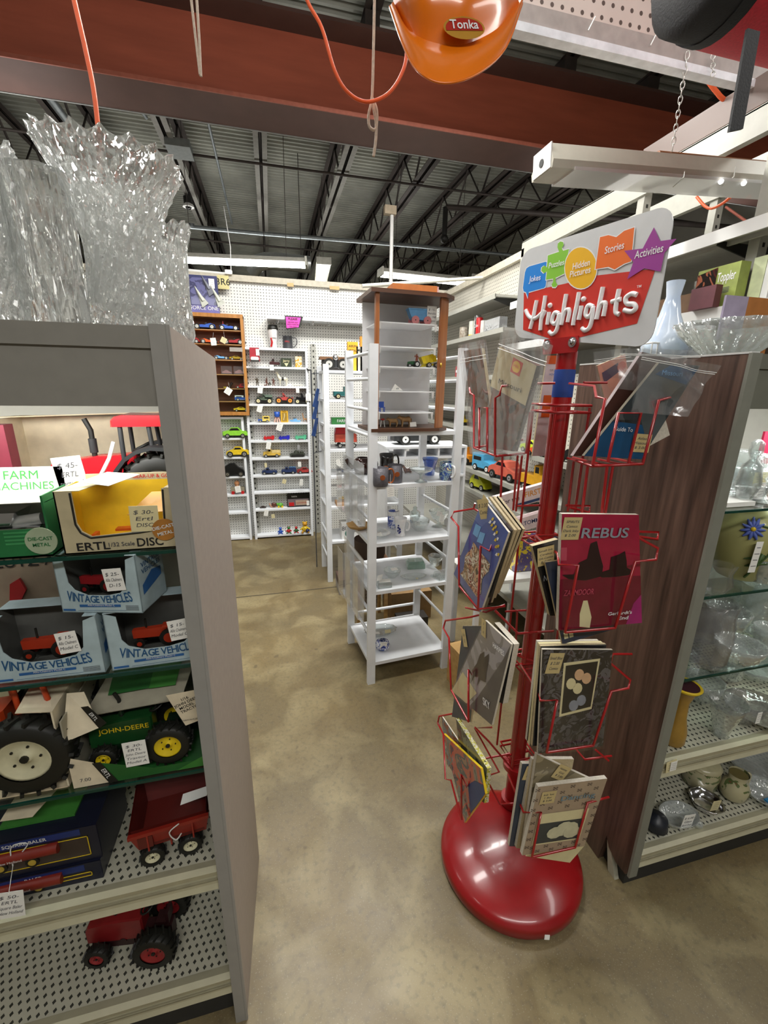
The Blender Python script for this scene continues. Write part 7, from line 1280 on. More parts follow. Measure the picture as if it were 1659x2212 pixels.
mag('floral_album', 'brown floral patterned album with a white flower photo at the rack bottom', 'R', .742, [(1163, 1700), (1312, 1682), (1262, 1828), (1128, 1848)], FLR, .012, cat='album', edge=PGW, extra=multi(motifs, poly([(.1, .14), (.86, .14), (.86, .60), (.1, .60)], PAPY, .0014), poly([(.13, .16), (.84, .16), (.84, .46), (.13, .46)], mat('photo_dark', '3c4040', .4), .0018),
    lambda g, pt: [g.add([pt(.52+u+.13*math.cos(a), .32+w_+.09*math.sin(a), .0021+.0003*k_) for a in [2*PI*i/10 for i in range(10)]], [tuple(range(10))], mat('flower_white', 'c8c4a4', .6)) for k_, (u, w_) in enumerate(((0, 0), (.12, .02), (-.1, -.02), (.03, .04), (.16, -.04)))]), texts=[('Dancing', .62, .80, .5, .022, mat('title_steel', '6c8490', .5), .04)], tagp=(.17, .84, .045, .04, ['Ink lot', '1 Bar', '$ 3.00']))
g = G(); q = [at(1165, 1845, Y=.755), at(1262, 1828, Y=.755), at(1232, 1862, Y=.755)]; q = [at(1150, 1830, Y=.757), at(1262, 1825, Y=.757), at(1230, 1862, Y=.757), at(1135, 1848, Y=.757)]; g.quad(q, PAPY, -.002); solo('backing_board', g, 'cream backing board sticking out below the floral album', 'board')
# top tier: road maps in zip bags
def bag(g, c, pad=.018): pass
MT = mat('map_tan', 'b8ab88', .5); MD = blotch('map_photo_dark', ['3a322a', '5c4c3c', '6a4a3a', '2a2a24', '4a4a3a'], 12)
mag('road_map', 'tan road map reading Missouri with shell emblem in a zip bag', 'L', .60, [(1080, 748), (1160, 790), (1108, 975), (1042, 965)], MD, .014, cat='map', edge=blotch('map_edges', ['8a7c60', '3c342c', 'a89a78'], 160),
    extra=multi(poly([(-.08, .62), (1.0, .56), (1.0, 1.0), (.0, 1.0)], MT, .001), poly([(.42, .83), (.68, .82), (.70, .96), (.43, .97)], mat('emblem_red', 'b8301c', .4), .0014), lambda g, pt: g.add([pt(.555+.105*math.cos(a), .895+.058*math.sin(a), .0018) for a in [R(-60)+R(300)*i/14 for i in range(15)]], [tuple(range(15))], mat('emblem_yellow', 'd8a820', .4))), texts=[('SHELL', .555, .905, .16, .008, SR, .02), ('Missouri', .5, .70, .62, .018, INKB, .0)])
mag('road_map', 'dark illustrated road map in a clear bag at the left of the top tier', 'L', .615, [(1002, 758), (1040, 752), (1072, 975), (1026, 960)], MD, .010, cat='map', edge=MT)
mag('road_map', 'orange and white travel map standing behind the pole', 'R', 1.16, [(1182, 768), (1228, 768), (1216, 985), (1150, 985)], mat('map_pale', 'd5c8cc', .5), .006, cat='map', extra=multi(poly([(.0, .92), (1, .92), (1, 1), (0, 1)], ORG), poly([(.1, .40), (1, .40), (1, .62), (.1, .62)], ORG), lambda g, pt: [g.add([pt(.6+.16*math.cos(a), z+.022*math.sin(a), .0012) for a in [2*PI*i/14 for i in range(14)]], [tuple(range(14))], m) for z, m in ((.56, GRYT), (.49, SW), (.76, LBL), (.12, mat('emblem_red', 'b8301c')))]), texts=[('OUR CARDS HONORED', .55, .86, .8, .008, INK, .0), ('HOW A MASTER', .55, .82, .8, .008, BLU, .0)])
mag('road_map', 'pale orange road map with round stamp behind the right pocket', 'R', 1.02, [(1290, 790), (1350, 765), (1362, 830), (1310, 880)], mat('map_peach', 'd89078', .5), .006, cat='map', extra=multi(poly([(.1, .55), (.7, .6), (.7, .85), (.1, .8)], mat('map_plum', '4a3050', .5)), lambda g, pt: g.add([pt(.8+.16*math.cos(a), .7+.14*math.sin(a), .0012) for a in [2*PI*i/14 for i in range(14)]], [tuple(range(14))], mat('stamp_orange', 'd0502c', .5))))
mag('road_map', 'wine-brown bagged map at the left of the right top pocket', 'R', .83, [(1388, 760), (1450, 775), (1300, 985), (1238, 985)], mat('map_brown', '4a2c26', .3, coat=.5), .010, cat='map', edge=mat('bag_edge_pink', 'a09090', .7))
mag('road_map', 'blue guide map leaning right in the top right pocket', 'R', .785, [(1425, 783), (1512, 790), (1385, 992), (1262, 985)], blotch('map_blue_grey', ['3c4244', '4c5254', '2c3438', '22506c'], 6), .008, cat='map', edge=mat('map_edge_dull', '6a6252', .8), texts=[('Missouri', .45, .90, .5, .014, LBL, .0), ('Guide To', .30, .30, .45, .013, SW, .0)], extra=multi(poly([(0, .0), (1, .0), (1, .12), (.6, .36), (0, .38)], mat('map_blue', '1c4a70', .3), .0006), poly([(.1, .88), (.95, .80), (1, .96), (.3, .98)], mat('map_blue', '1c4a70'), .0006)), tagp=(.8, .17, .05, .04, ['Atlas', 'Missouri', '$ 3.00']))
mag('road_map', 'white folded maps fanned out at the right of the top pocket', 'R', .84, [(1400, 880), (1428, 870), (1447, 940), (1400, 965)], PGW, .012, cat='map', edge=PGW)
def film_bag(label, kind, v, cs_, wv=.006, name='zip_bag'):
    c = [at(x, y, X=v) if kind == 'L' else at(x, y, Y=v) for x, y in cs_]; g = G()
    def fn(a, b): p = c[3]*(1-a)*(1-b)+c[2]*a*(1-b)+c[1]*a*b+c[0]*(1-a)*b; return p+Vector((-.4, -.9, 0))*(wv*math.sin(7*a+3*b)*math.sin(5*b+1)+wv*.5*math.sin(13*a*b+2))
    g.grid(fn, 16, 12, FILM); g.grid(lambda a, b: fn(a, b)+Vector((.012, .01, 0)), 12, 8, FILM)
    for b in (.83, .86): g.tube([fn(i/10, b)-Vector((.001, .002, 0)) for i in range(11)], .0008, WHT, 5)
    solo(name, g, label, 'bag')
film_bag('clear zip bag around the Missouri road map', 'L', .59, [(1085, 700), (1190, 745), (1128, 985), (1035, 975)])
film_bag('crinkled clear bag around the dark map at the far left of the top tier', 'L', .605, [(990, 745), (1045, 732), (1078, 985), (1015, 980)])
film_bag('clear bag top flaring over the blue guide map', 'R', .765, [(1390, 752), (1555, 790), (1480, 900), (1360, 890)], .012)
film_bag('clear wavy bag top over the brown map', 'R', .82, [(1340, 752), (1530, 756), (1420, 850), (1330, 840)], .010)
film_bag('clear bag around the pale orange road map', 'R', 1.01, [(1280, 760), (1360, 750), (1375, 870), (1300, 890)], .006)
# ---------------------------------------------------------------- right shop cabinet with walnut end
WAL = wood('walnut_panel', '3d2c25', '6c5347', 'Z', .42, 1.6)
TRG = mat('panel_edge_grey', '7f8076', .5, var=.04)
XR0, XR1, YRB = 1.0, 2.25, 1.27
SAGE = mat('sage_header', '6c6d62', .55, var=.04)
t = thing('display_cabinet', 'shop cabinet with dark walnut end panel and glassware shelves at right', 'cabinet', (1.6, FY, 0))
cabinet_common(t, XR0, XR1, YRB-.01, SAGE)
g = G(); pf = [(FY, .10), (FY+.012, .075), (FY+.05, .072), (FY+.085, .09), (FY+.10, .12), (FY+.115, 0.0), (YRB, 0.0), (YRB, 1.582), (FY, 1.582)]
g.prism(pf, .977, .998, WAL, ax='X'); g.build('end_panel', t, world=True)
g = G(); g.box(.972, 1.0, FY-.006, FY+.002, .085, 1.583, TRG); g.box(.976, .999, FY, YRB, 1.582, 1.586, mat('edge_white', 'c8c8c6', .5)); g.build('edge_trim', t, world=True)
g = G(); g.prism([(.905, 0.0), (.925, 0.0), (.935, .03), (.93, .065), (.92, .07)], .0, .012, WHT) if False else None
g.prism([(FY+.045, 0), (FY+.075, 0), (FY+.10, .10), (FY+.085, .10)], .982, .998, mat('foot_white', 'b9b6a4', .5), ax='X'); g.build('foot', t, world=True)
l = area('cabinet_light', (1.55, FY+.07, 1.465), .9, .05, 3.0, rot=(R(20), 0, 0), col=(1, 1, .97))
YS = FY+.06
def rp(px, py, z): return at(px, py, Z=z)
def rgl(name, label, px, py, z, prof, cat, dy=0.0, **k):
    return gl(name, label, px, py, z, prof, cat, dy=dy, **k)
GLC = thin_glass('cloudy_glass', (.86, .89, .88), .5, .22, 70, .7)
# on top of the right cabinet (z 1.586)
ZR = 1.588
p = at(1600, 745, Y=.86)
t = thing('crystal_bowl', 'large clear crystal bowl with ribbed flaring sides on the right cabinet', 'bowl', (1.155, .93, ZR)); g = G(); pr = [(.045, 0), (.05, .004), (.07, .02), (.115, .06), (.13, .085)]; g.lathe(pr+[(r-.004, max(z, .008)) for r, z in pr[::-1]]+[(0, .008)], (0, 0, 0), GLC, 96, flute=(20, .04)); g.build('body', t)
p = at(1440, 755, Y=1.1); t = thing('white_vase', 'milky white and pale blue glass vase beside the silver sign board', 'vase', (p.x+.01, 1.12, ZR)); g = G(); g.lathe([(.045, 0), (.06, .02), (.062, .045), (.05, .08), (.028, .13), (.018, .18), (.024, .22)], (0, 0, 0), mat('milk_glass', 'd5e0ee', .15, scale=14, col2='b8cbe6', coat=.6), 32); g.build('body', t)
t = thing('gilded_glasses', 'row of gold and yellow banded small glasses in a white wire carrier', 'glass set', (1.13, 1.12, ZR)); g = G()
for z in (.004, .05): g.tube([(-.06, -.03, z), (.06, -.03, z), (.06, .03, z), (-.06, .03, z), (-.06, -.03, z)], .003, WHT, 6)
for i in range(7): g.cyl((-.06+.02*i, -.03, 0), (-.06+.02*i, -.03, .05), .002, m=WHT, seg=6)
g.build('carrier', t)
for i in range(5): g = G(); g.lathe([(.01, 0), (.011, .002), (.012, .045)], (0, 0, 0), YEL if i % 2 else GLS, 12); o = g.build('glass', t); o.location = (-.048+.024*i, 0, .001)
t = thing('white_mug', 'tall plain white mug with square handle on the right cabinet', 'mug', (1.235, 1.10, ZR)); g = G(); g.lathe([(.036, 0), (.038, .004), (.042, .10), (.04, .1), (.036, .01), (0, .01)], (0, 0, 0), CER, 28); g.build('body', t); g = G(); g.tube([(-.038, 0, .085), (-.066, 0, .082), (-.07, 0, .03), (-.037, 0, .022)], .006, CER, 8); g.build('handle', t)
t = thing('framed_card', 'plastic-sleeved card in lilac, orange and dark brown standing on the right cabinet', 'card', (1.30, 1.02, ZR)); a = at(1548, 742, Y=1.02); b = at(1659, 742, Y=1.02); zt_ = at(1560, 636, Y=1.02).z; w_ = b.x-a.x
g = G(); 
for k, (f0, f1, m) in enumerate(((0, .42, mat('card_lilac', '9a8fa4', .4, coat=.5)), (.42, .98, mat('card_orange', 'a86c38', .35, coat=.5)), (.98, 1.35, mat('card_brown', '33271a', .4)))): g.box(a.x+w_*f0, a.x+w_*f1, 1.02, 1.026, ZR, zt_, m)
g.build('card', t, world=True)
g = G(); c = at(1450, 800, Y=.9); 
# ---- open metal shelving along the right (front edge runs away from the camera)
XF = 1.62
t = thing('metal_shelving', 'tall white metal shelving frame running along the right side', 'shelving', (1.85, 2.0, 0))
WM = mat('shelving_white', 'a3a299', .45, .1, var=.05)
g = G(); g.prism([(1.70, 2.37), (1.72, 2.365), (1.72, 2.46), (1.70, 2.46)], .95, 2.96, WM); g.box(1.70, 1.80, .95, 2.96, 2.455, 2.462, WM); g.build('top_beam', t, world=True)
g = G(); g.box(2.12, 2.15, .95, 2.96, 2.40, 2.50, WM); g.build('rear_beam', t, world=True)
for y in (2.96, 1.95, 1.37): 
    for x in (1.70, 2.12) if y < 2.9 else (1.70,):
        g = G(); g.box(x+.01, x+.05, y-.02, y+.02, 0 , 2.42, WM); z = 1.6
        while z < 2.36: g.box(x+.025, x+.035, y-.0215, y-.02, z, z+.014, BLK); z += .045
        g.build('upright', t, world=True)
g = G(); g.box(1.70, 1.712, 2.93, 2.96, 2.0, 2.42, WM); g.build('end_post', t, world=True)
zs1, zs2 = at(1560, 503, X=XF).z, at(1478, 684, X=XF).z
for z in (zs1, zs2):
    g = G(); g.box(XF, 2.1, 1.0, 2.9, z-.02, z+.012, WM); g.box(XF-.004, XF+.004, 1.0, 2.9, z-.03, z+.014, WHT); g.box(XF+.05, XF+.06, 1.0, 2.9, z-.035, z-.02, WM); g.build('shelf', t, world=True)
for y, z in ((1.44, zs1),):
    g = G(); g.prism([(XF+.01, z-.02), (XF+.01, z-.035), (2.05, z-.12), (2.05, z-.02)], y, y+.006, BLK); g.build('bracket', t, world=True)
p = at(1440, 690, X=XF+.1)
g = G(); g.cbox((XF+.12, 1.62, zs2+.06), (.05, .75, .09), mat('brown_box', '5a4028', .7, scale=20, var=.25)); solo('long_brown_box', g, 'long mottled brown box lying on the upper right shelf', 'box')
Fx = XF+.02; a = at(1492, 690, X=Fx); b = at(1592, 560, X=Fx); yA = at(1500, 640, X=Fx).y; yB = at(1595, 600, X=Fx).y; z0 = zs2+.013; z1 = at(1500, 590, X=Fx).z
t = thing('game_box', 'olive green game box with a dark red picture of two people', 'box', (Fx, (yA+yB)/2, z0)); OLV = mat('box_olive', '8d9a4c', .45)
g = G(); g.box(Fx, Fx+.045, yB, yA, z0, z1, OLV); F = frame((Fx-.0006, (yA+yB)/2, (z0+z1)/2), (0, -1, 0), (0, 0, 1)); W_ = yA-yB; H_ = z1-z0
g.text('Toppler', F @ Matrix.Translation((W_*.22, H_*.22, 0)), .045, SW, .02, width=W_*.42); [g.add([F @ Vector(p) for p in ((W_*.08, -H_*(.03+.035*i), .0003), (W_*.34, -H_*(.03+.035*i), .0003), (W_*.34, -H_*(.045+.035*i), .0003), (W_*.08, -H_*(.045+.035*i), .0003))], [(0, 1, 2, 3)], INK) for i in range(4)]
g.build('box', t, world=True)
g = G(); g.add([F @ Vector(p) for p in ((-W_*.5, -H_*.5, .0008), (-W_*.02, -H_*.5, .0008), (-W_*.02, H_*.48, .0008), (-W_*.5, H_*.40, .0008))], [(0, 1, 2, 3)], blotch('dark_portrait', ['2c100e', '4a1a16', '1c0c0a', '9a5a40', '6a2a20'], 12)); g.build('picture', t, world=True)
g = G(); g.box(Fx+.05, Fx+.07, yB-.05, yB-.005, z0, z1+.01, mat('pale_green_box', 'c8d0a8', .5)); g.box(Fx+.05, Fx+.075, yB-.075, yB-.052, z0, z1-.01, WHT); solo('book_row', g, 'pale green and white book spines right of the olive game box', 'book')
g = G(); q = at(1523, 655, X=Fx-.03); g.box(Fx-.05, Fx-.02, q.y-.05, q.y+.05, z0, z0+.075, mat('maroon_box', '5c2c34', .5)); solo('maroon_box', g, 'small maroon box in front of the olive game box', 'box')
# brown clear strip above the beam
g = G(); PX = thin_glass('smoked_plexi', (.42, .34, .31), .03, .5, 12, .1, .3); g.box(1.70, 1.704, 1.0, 1.97, 2.465, 2.56, PX); g.cyl((1.699, 1.4, 2.52), (1.702, 1.4, 2.52), .012, m=WHT, seg=12); solo('plexi_strip', g, 'smoky clear plastic strip standing on the white beam at right', 'panel')
# ---- right pegboard wall shelves with toys (X about 1.5)
XS = 1.5
def wsh(z, y0, y1, xf=XS): g = G(); g.box(xf, 1.758, y0, y1, z-.016, z, WM); g.box(xf-.003, xf+.004, y0, y1, z-.028, z+.003, WM); return solo('pegboard_shelf', g, LBLS.pop(0), 'shelf', 'shelves on the right pegboard')
LBLS = ['empty top shelf of the right pegboard with black bracket end', 'shelf with cans and cups on the right pegboard', 'shelf with red packages on the right pegboard', 'narrow shelf with small figures on the right pegboard', 'shelf with yellow and black toys on the right pegboard', 'shelf with blue and coral toy cars on the right pegboard', 'shelf with the lime and orange cars, nearest on the right', 'shelf with the yellow coupe low on the right pegboard', 'lowest deep shelf under the right pegboard']
zA, zB, zC = 2.124, 1.897, 1.6
wsh(zA, 2.9, 4.4); wsh(zB, 2.75, 4.4); wsh(zC, 2.6, 4.4); zC2, zC3 = at(1000, 879, X=XS).z, at(1000, 921, X=XS).z
wsh(zC2, 2.9, 4.4); wsh(zC3, 2.9, 4.4); zD = .90; wsh(zD, 1.9, 3.6); zE = 1.13; wsh(zE, 1.8, 2.6); zF = at(1035, 1066, X=XS).z; wsh(zF, 1.9, 3.4); wsh(.30, 1.5, 4.3, 1.32)
g = G(); g.prism([(XS+.01, zA-.016), (XS+.01, zA-.03), (1.755, zA-.10), (1.755, zA-.016)], 2.93, 2.937, BLK); solo('shelf_bracket', g, 'black bracket under the top shelf of the right pegboard', 'bracket')
def wy(px, py, x=XS+.06): return at(px, py, X=x).y
cans = [(1001, .05, .095, mat('can_sketch', 'a8a294', .5, scale=60, col2='6c5c4c'), 'can'), (1019, .04, .12, mat('glass_printed', 'b8b8ac', .3), 'printed glass'), (1029, .035, .15, CHR, 'thermos'), (1033, .034, .13, RED, 'red can'), (1042, .03, .10, mat('tin_pale', 'b5b4b0', .4), 'pale tin')]
for i, (px_, r_, h_, m, nm) in enumerate(cans):
    t = thing('tall_can' if i != 1 else 'printed_tumbler', ['squat sketched can at the left of the can shelf', 'pale printed tumbler with yellow base', 'tall chrome flask on the can shelf', 'bright red can with white lettering', 'pale small tin right of the red can'][i], 'can', (XS+.07, wy(px_, 700), zB+.001)); g = G(); r_ *= .75; g.lathe([(r_, 0), (r_, h_*.96), (r_*.9, h_), (0, h_)], (0, 0, 0), m, 20); g.build('body', t)
    if i == 1: g = G(); g.lathe([(r_*1.02, 0), (r_*1.02, .02)], (0, 0, 0), YEL, 20); g.build('band', t)
    if i == 3: g = G(); g.text('Coke', frame((-r_-.001, 0, h_*.55), (0, -1, 0), (0, 0, 1)), .03, SW, .02); g.build('lettering', t)
g = G(); g.cbox((XS+.09, wy(1062, 705), zB+.05), (.06, .22, .09), thin_glass('clear_box', (.7, .72, .74), .4, .25)); g.cbox((XS+.09, wy(1062, 705), zB+.07), (.05, .18, .03), mat('dark_contents', '3a2428', .5)); solo('clear_box', g, 'clear plastic box with dark contents on the can shelf', 'box')
for i, px_ in enumerate((994, 1005)): g = G(); g.cbox((XS+.06, wy(px_, 800), zC+.045), (.05, .09, .088), CRD if i == 0 else RED); g.cbox((XS+.034, wy(px_, 800), zC+.05), (.002, .05, .02), SW); solo('red_package', g, ['dark red package, left on the third pegboard shelf', 'bright red package with white band, right on the third pegboard shelf'][i], 'package')
figure('toy_figure', (XS+.05, wy(1002, 866), zC2+.001), .07, mat('toy_ochre', 'a8702c', .5), 'small ochre toy figure on the narrow shelf right of the case')
toy_car('toy_forklift', 'jalopy', (XS+.05, wy(1000, 906), zC3+.001), .14, YEL, 'yellow and black toy machine right of the display case', rz=PI/2); figure('toy_figure', (XS+.05, wy(994, 906)+.05, zC3+.001), .09, BLK, 'black toy figure beside the yellow toy machine')
def wcar(name, kind, px, z, L_, m, label, py=1000, **k): return toy_car(name, kind, (XS+.075, wy(px, py), z+.001), L_, m, label, rz=R(-80), **k)
toy_car('toy_bulldozer', 'bulldozer', (XS+.07, 3.02+.30, zD+.001), .20, mat('loader_orange', 'd88a20', .4), 'orange-yellow toy loader seen right of the ladder shelf', rz=R(-80), wscale=1.2)
wcar('toy_suv', 'van', 1045, zD, .24, mat('sky_blue_car', '4a9cc4', .3), 'sky blue toy off-road car with white-walled tyres', py=1010, hub=WHT)
wcar('toy_car', 'coupe', 1092, zD, .30, mat('coral_car', 'c8604c', .35), 'coral red rounded toy coupe beside the blue one', py=1025, hub=CHR, h=.95)
wcar('toy_car', 'beetle', 1034, zF, .20, mat('acid_yellow', 'c8cc20', .3), 'acid yellow toy car on the shelf below the coral coupe', py=1055)
wcar('toy_dump_truck', 'truck', 1158, zD, .24, mat('dump_yellow', 'd8a020', .4), 'golden yellow toy dump truck half behind the red pole', py=1040, h=1.4)
wcar('toy_car', 'sedan', 1148, zE, .17, mat('lime_yellow', 'b8d030', .3), 'lime yellow toy car behind the orange one at left of the pole', py=960)
toy_car('toy_car', 'sport', (XS+.03, wy(1168, 968, XS+.03), zE+.001), .17, mat('orange_car', 'e05a28', .3), 'bright orange toy sports car left of the red pole', rz=R(-80), hub=CHR)
toy_car('toy_car', 'coupe', (XS+.06, 1.98, zE+.001), .16, BLKG, 'black toy car with white wheels glimpsed right of the red pole', rz=R(-80), hub=WHT)
# game boxes leaning low behind the rack
xq = 1.38; LBX = mat('game_box_white', 'cdb9ba', .5)
p = at(1130, 1075, Y=1.95); F = frame((p.x, 1.95, p.z), (1, 0, 0.22), (0, 0, 1))
g = G(); g.T = F; g.box(-.16, .16, -.045, .045, -.03, 0, LBX); g.T = Matrix(); g.text('for the', F @ Matrix.Translation((-.07, .004, 0)), .035, INKB, .01); g.text('FIRST', F @ Matrix.Translation((.06, .01, 0)), .042, mat('letter_amber', 'c8802c', .5), .04); g.add([F @ Vector(q) for q in ((-.05, -.04, .0005), (.1, -.04, .0005), (.1, -.025, .0005), (-.05, -.025, .0005))], [(0, 1, 2, 3)], NV)
t = thing('toy_crate', 'white plastic table holding the game boxes behind the rack', 'table', (1.22, 2.05, 0)); 
solo('game_box', g, 'white game box with amber lettering behind the rack pole', 'box')
p2 = at(1150, 1130, Y=1.93); F = frame((p2.x, 1.93, p2.z), (1, 0, .22), (0, 0, 1)); g = G(); g.T = F; g.box(-.14, .14, -.03, .045, -.04, 0, LBX); g.T = Matrix(); g.text('DM.TOMMY', F @ Matrix.Translation((-.02, .01, 0)), .032, NV, .03); solo('game_box', g, 'white box with navy lettering under the amber-lettered box', 'box')
p3 = at(1165, 1200, Y=1.94); g = G(); g.cbox((p3.x-.02, 1.97, p3.z+.02), (.26, .08, .2), blotch('toy_card', ['b8982c', '4a3c6a', 'c8b020', '2c2c34'], 14)); solo('toy_carton', g, 'yellow and purple printed toy carton behind the rack pole', 'box')
zt3 = p3.z-.085
g = G(); g.box(.98, 1.42, 1.85, 2.2, zt3-.02, zt3, WHT); g.build('table_top', t, world=True)
for x in (1.0, 1.38):
    for y in (1.88, 2.16): g = G(); g.box(x, x+.025, y, y+.025, 0, zt3-.02, WHTW); g.build('leg', t, world=True)
t = thing('pine_crate', 'brown wooden crate with dark lettering on the floor behind the rack', 'crate', (.96, 1.75, 0), R(8)); g = G(); g.cbox((0, 0, .11), (.22, .2, .216), WCR); [g.box(-.112, .112, -.102, -.1, z, z+.05, OAKX) for z in (.01, .08, .15)]; g.text('CIGARS', Fr((0, -.1032, .12)), .04, mat('stencil', '5a3020', .7), .02); g.build('box', t)
# ---------------------------------------------------------------- glassware inside the right cabinet
def rg(name, label, px, z, y, prof, cat, m=None, **k):
    p = gp(px, z, y); H = prof[-1][1]; m = m or GLC
    t = thing(name, label, cat, p) if k.get('parts') else None
    g = G(); w_ = .0025; inner = [(max(r-w_, .0005), max(zz, .005)) for r, zz in prof[::-1]]+[(0, .005)]
    g.lathe(prof+inner, (0, 0, 0), m, 28, flute=k.get('flute'))
    if k.get('sq'): g.v = [Vector((v.x*k['sq'][0], v.y*k['sq'][1], v.z)) for v in g.v]
    if t is None: o = g.build(name); o.location = p; o.rotation_euler = (0, 0, k.get('rz', 0)); return tag(o, label, cat)
    g.build('body', t)
    for nm, fn in k['parts']: q = G(); fn(q); q.build(nm, t)
    return t
HEART = lambda r, h: [(r*.4, 0), (r*.5, h*.05), (r, h*.3), (r*.75, h*.6), (r*.3, h*.7), (r*.55, h*.8), (r*.5, h*.95), (r*.2, h)]
rg('glass_decanter', 'clear glass figural decanter with round stopper on the bright top shelf', 1605, ZG1, .80, HEART(.028, .16), 'decanter', GLS)
rg('glass_jug', 'clear handled glass jug with cream and white tags', 1588, ZG1, .86, [(.03, 0), (.036, .02), (.036, .08), (.028, .11), (.032, .125)], 'jug', GLS, parts=[('handle', hnd(.034, .03, .1, .025, .004, GLS)), ptag(.0, -.05, .06, .044, .03, 0, PAPY), ptag(.002, -.052, .028, .046, .04, .05)])
rg('glass_goblet', 'clear glass goblet at the right edge of the bright shelf', 1648, ZG1, .80, [(.028, 0), (.004, .006), (.004, .05), (.03, .08), (.032, .12)], 'goblet', GLS, parts=[ptag(-.01, -.036, .1, .018, .06, .1)])
g = G(); a = gp(1642, ZG1, .93); g.cbox(a+Vector((.03, 0, .085)), (.14, .006, .16), mat('card_pink', 'b02848', .4)); [g.ball(a+Vector((.0+.03*math.cos(i*1.3), -.005, .08+.03*math.sin(i*1.3))), .012, WHT, (1, .1, .6)) for i in range(5)]; solo('pink_box', g, 'pink picture box with white flowers behind the top shelf glass', 'box')
g = G(); a = gp(1600, ZG1, .77); g.cbox(a+Vector((.0, .05, .006)), (.09, .1, .011), PAPER); solo('white_boxes', g, 'flat white box at the front of the bright top shelf', 'box')
t = thing('wrapped_glass', 'glass dish in crinkled clear wrap lying on the bright shelf', 'dish', gp(1590, ZG1, .83)+Vector((0, 0, .012))); g = G(); g.lathe([(.03, 0), (.055, .01), (.06, .03), (.05, .035), (0, .03)], (0, 0, 0), FILM, 22, flute=(9, .08)); g.build('body', t)
for k, (px_, y, l) in enumerate(((1625, .83, 'white folded napkin shape on the bright shelf'),)): g = G(); a = gp(px_, ZG1, y); g.cyl(a, a+Vector((0, 0, .045)), .034, .006, WHT, 10); solo('folded_napkin', g, l, 'napkin')
# flowered vase
VG = mat('vase_olive', 'a8a468', .35, scale=5, col2='949464', coat=.4)
p = gp(1592, ZG2, .84); t = thing('flowered_vase', 'big olive-cream vase with raised blue flower and green stem', 'vase', p); VS = [(.05, 0), (.058, .01), (.078, .08), (.082, .13), (.07, .17), (.045, .195), (.035, .205)]
g = G(); g.lathe(VS, (0, 0, 0), VG, 40); g.build('body', t)
def onv(th, z, off=.002): 
    r = 0
    for (r0, z0), (r1, z1) in zip(VS, VS[1:]):
        if z0 <= z <= z1: r = r0+(r1-r0)*(z-z0)/(z1-z0)
    return Vector(((r+off)*math.cos(th), (r+off)*math.sin(th), z))
T0 = R(-140); g = G(); FB = mat('petal_blue', '4f62b0', .5)
for i in range(11): a = 2*PI*i/11; g.tube([onv(T0, .155), onv(T0+.17*math.cos(a), .155+.016*math.sin(a), .005), onv(T0+.32*math.cos(a), .155+.028*math.sin(a), .004)], 0, FB, 6, rad=[.002, .005, .002])
g.ball(onv(T0, .155, .006), .006, YEL); g.build('flower', t)
g = G(); SG_ = mat('stem_green', '3f5a2c', .5); g.tube([onv(T0+.25, .165), onv(T0+.7, .15), onv(T0+.62, .1), onv(T0+.35, .05), onv(T0+.15, .015)], .0028, SG_, 6, smooth_n=4)
for i, (dt, z) in enumerate(((-.2, .05), (-.25, .072), (.1, .085), (-.05, .035), (.55, .06))): g.tube([onv(T0+.35, .06), onv(T0+.35+dt*.7, z+.006), onv(T0+.35+dt*1.6, z)], 0, SG_, 6, rad=[.003, .006, .001])
g.build('stem', t); g = G(); price_tag(g, (-.058, -.072, .085), .024, .085, 0, -.05); g.build('price_tag', t)
rg('red_goblet', 'dark ruby glass goblet at the right of the flowered vase', 1655, ZG2, .86, [(.03, 0), (.006, .008), (.006, .07), (.035, .12), (.038, .19)], 'goblet', mat('ruby_glass', '3c0c18', .1, coat=.8))
t = thing('wrapped_crystal', 'crinkled clear wrap bundle beside the end panel on the second shelf', 'dish', gp(1545, ZG2, .77)+Vector((0, 0, .0))); g = G(); g.lathe([(.02, 0), (.03, .02), (.024, .05), (.03, .075)], (0, 0, 0), FILM, 22, flute=(7, .15)); g.build('body', t)
rg('cut_glass_bowl', 'cut glass bowl with sharp rim right of the flowered vase', 1640, ZG2, .79, BOWL(.045, .07), 'bowl', GLC, flute=(14, .08))
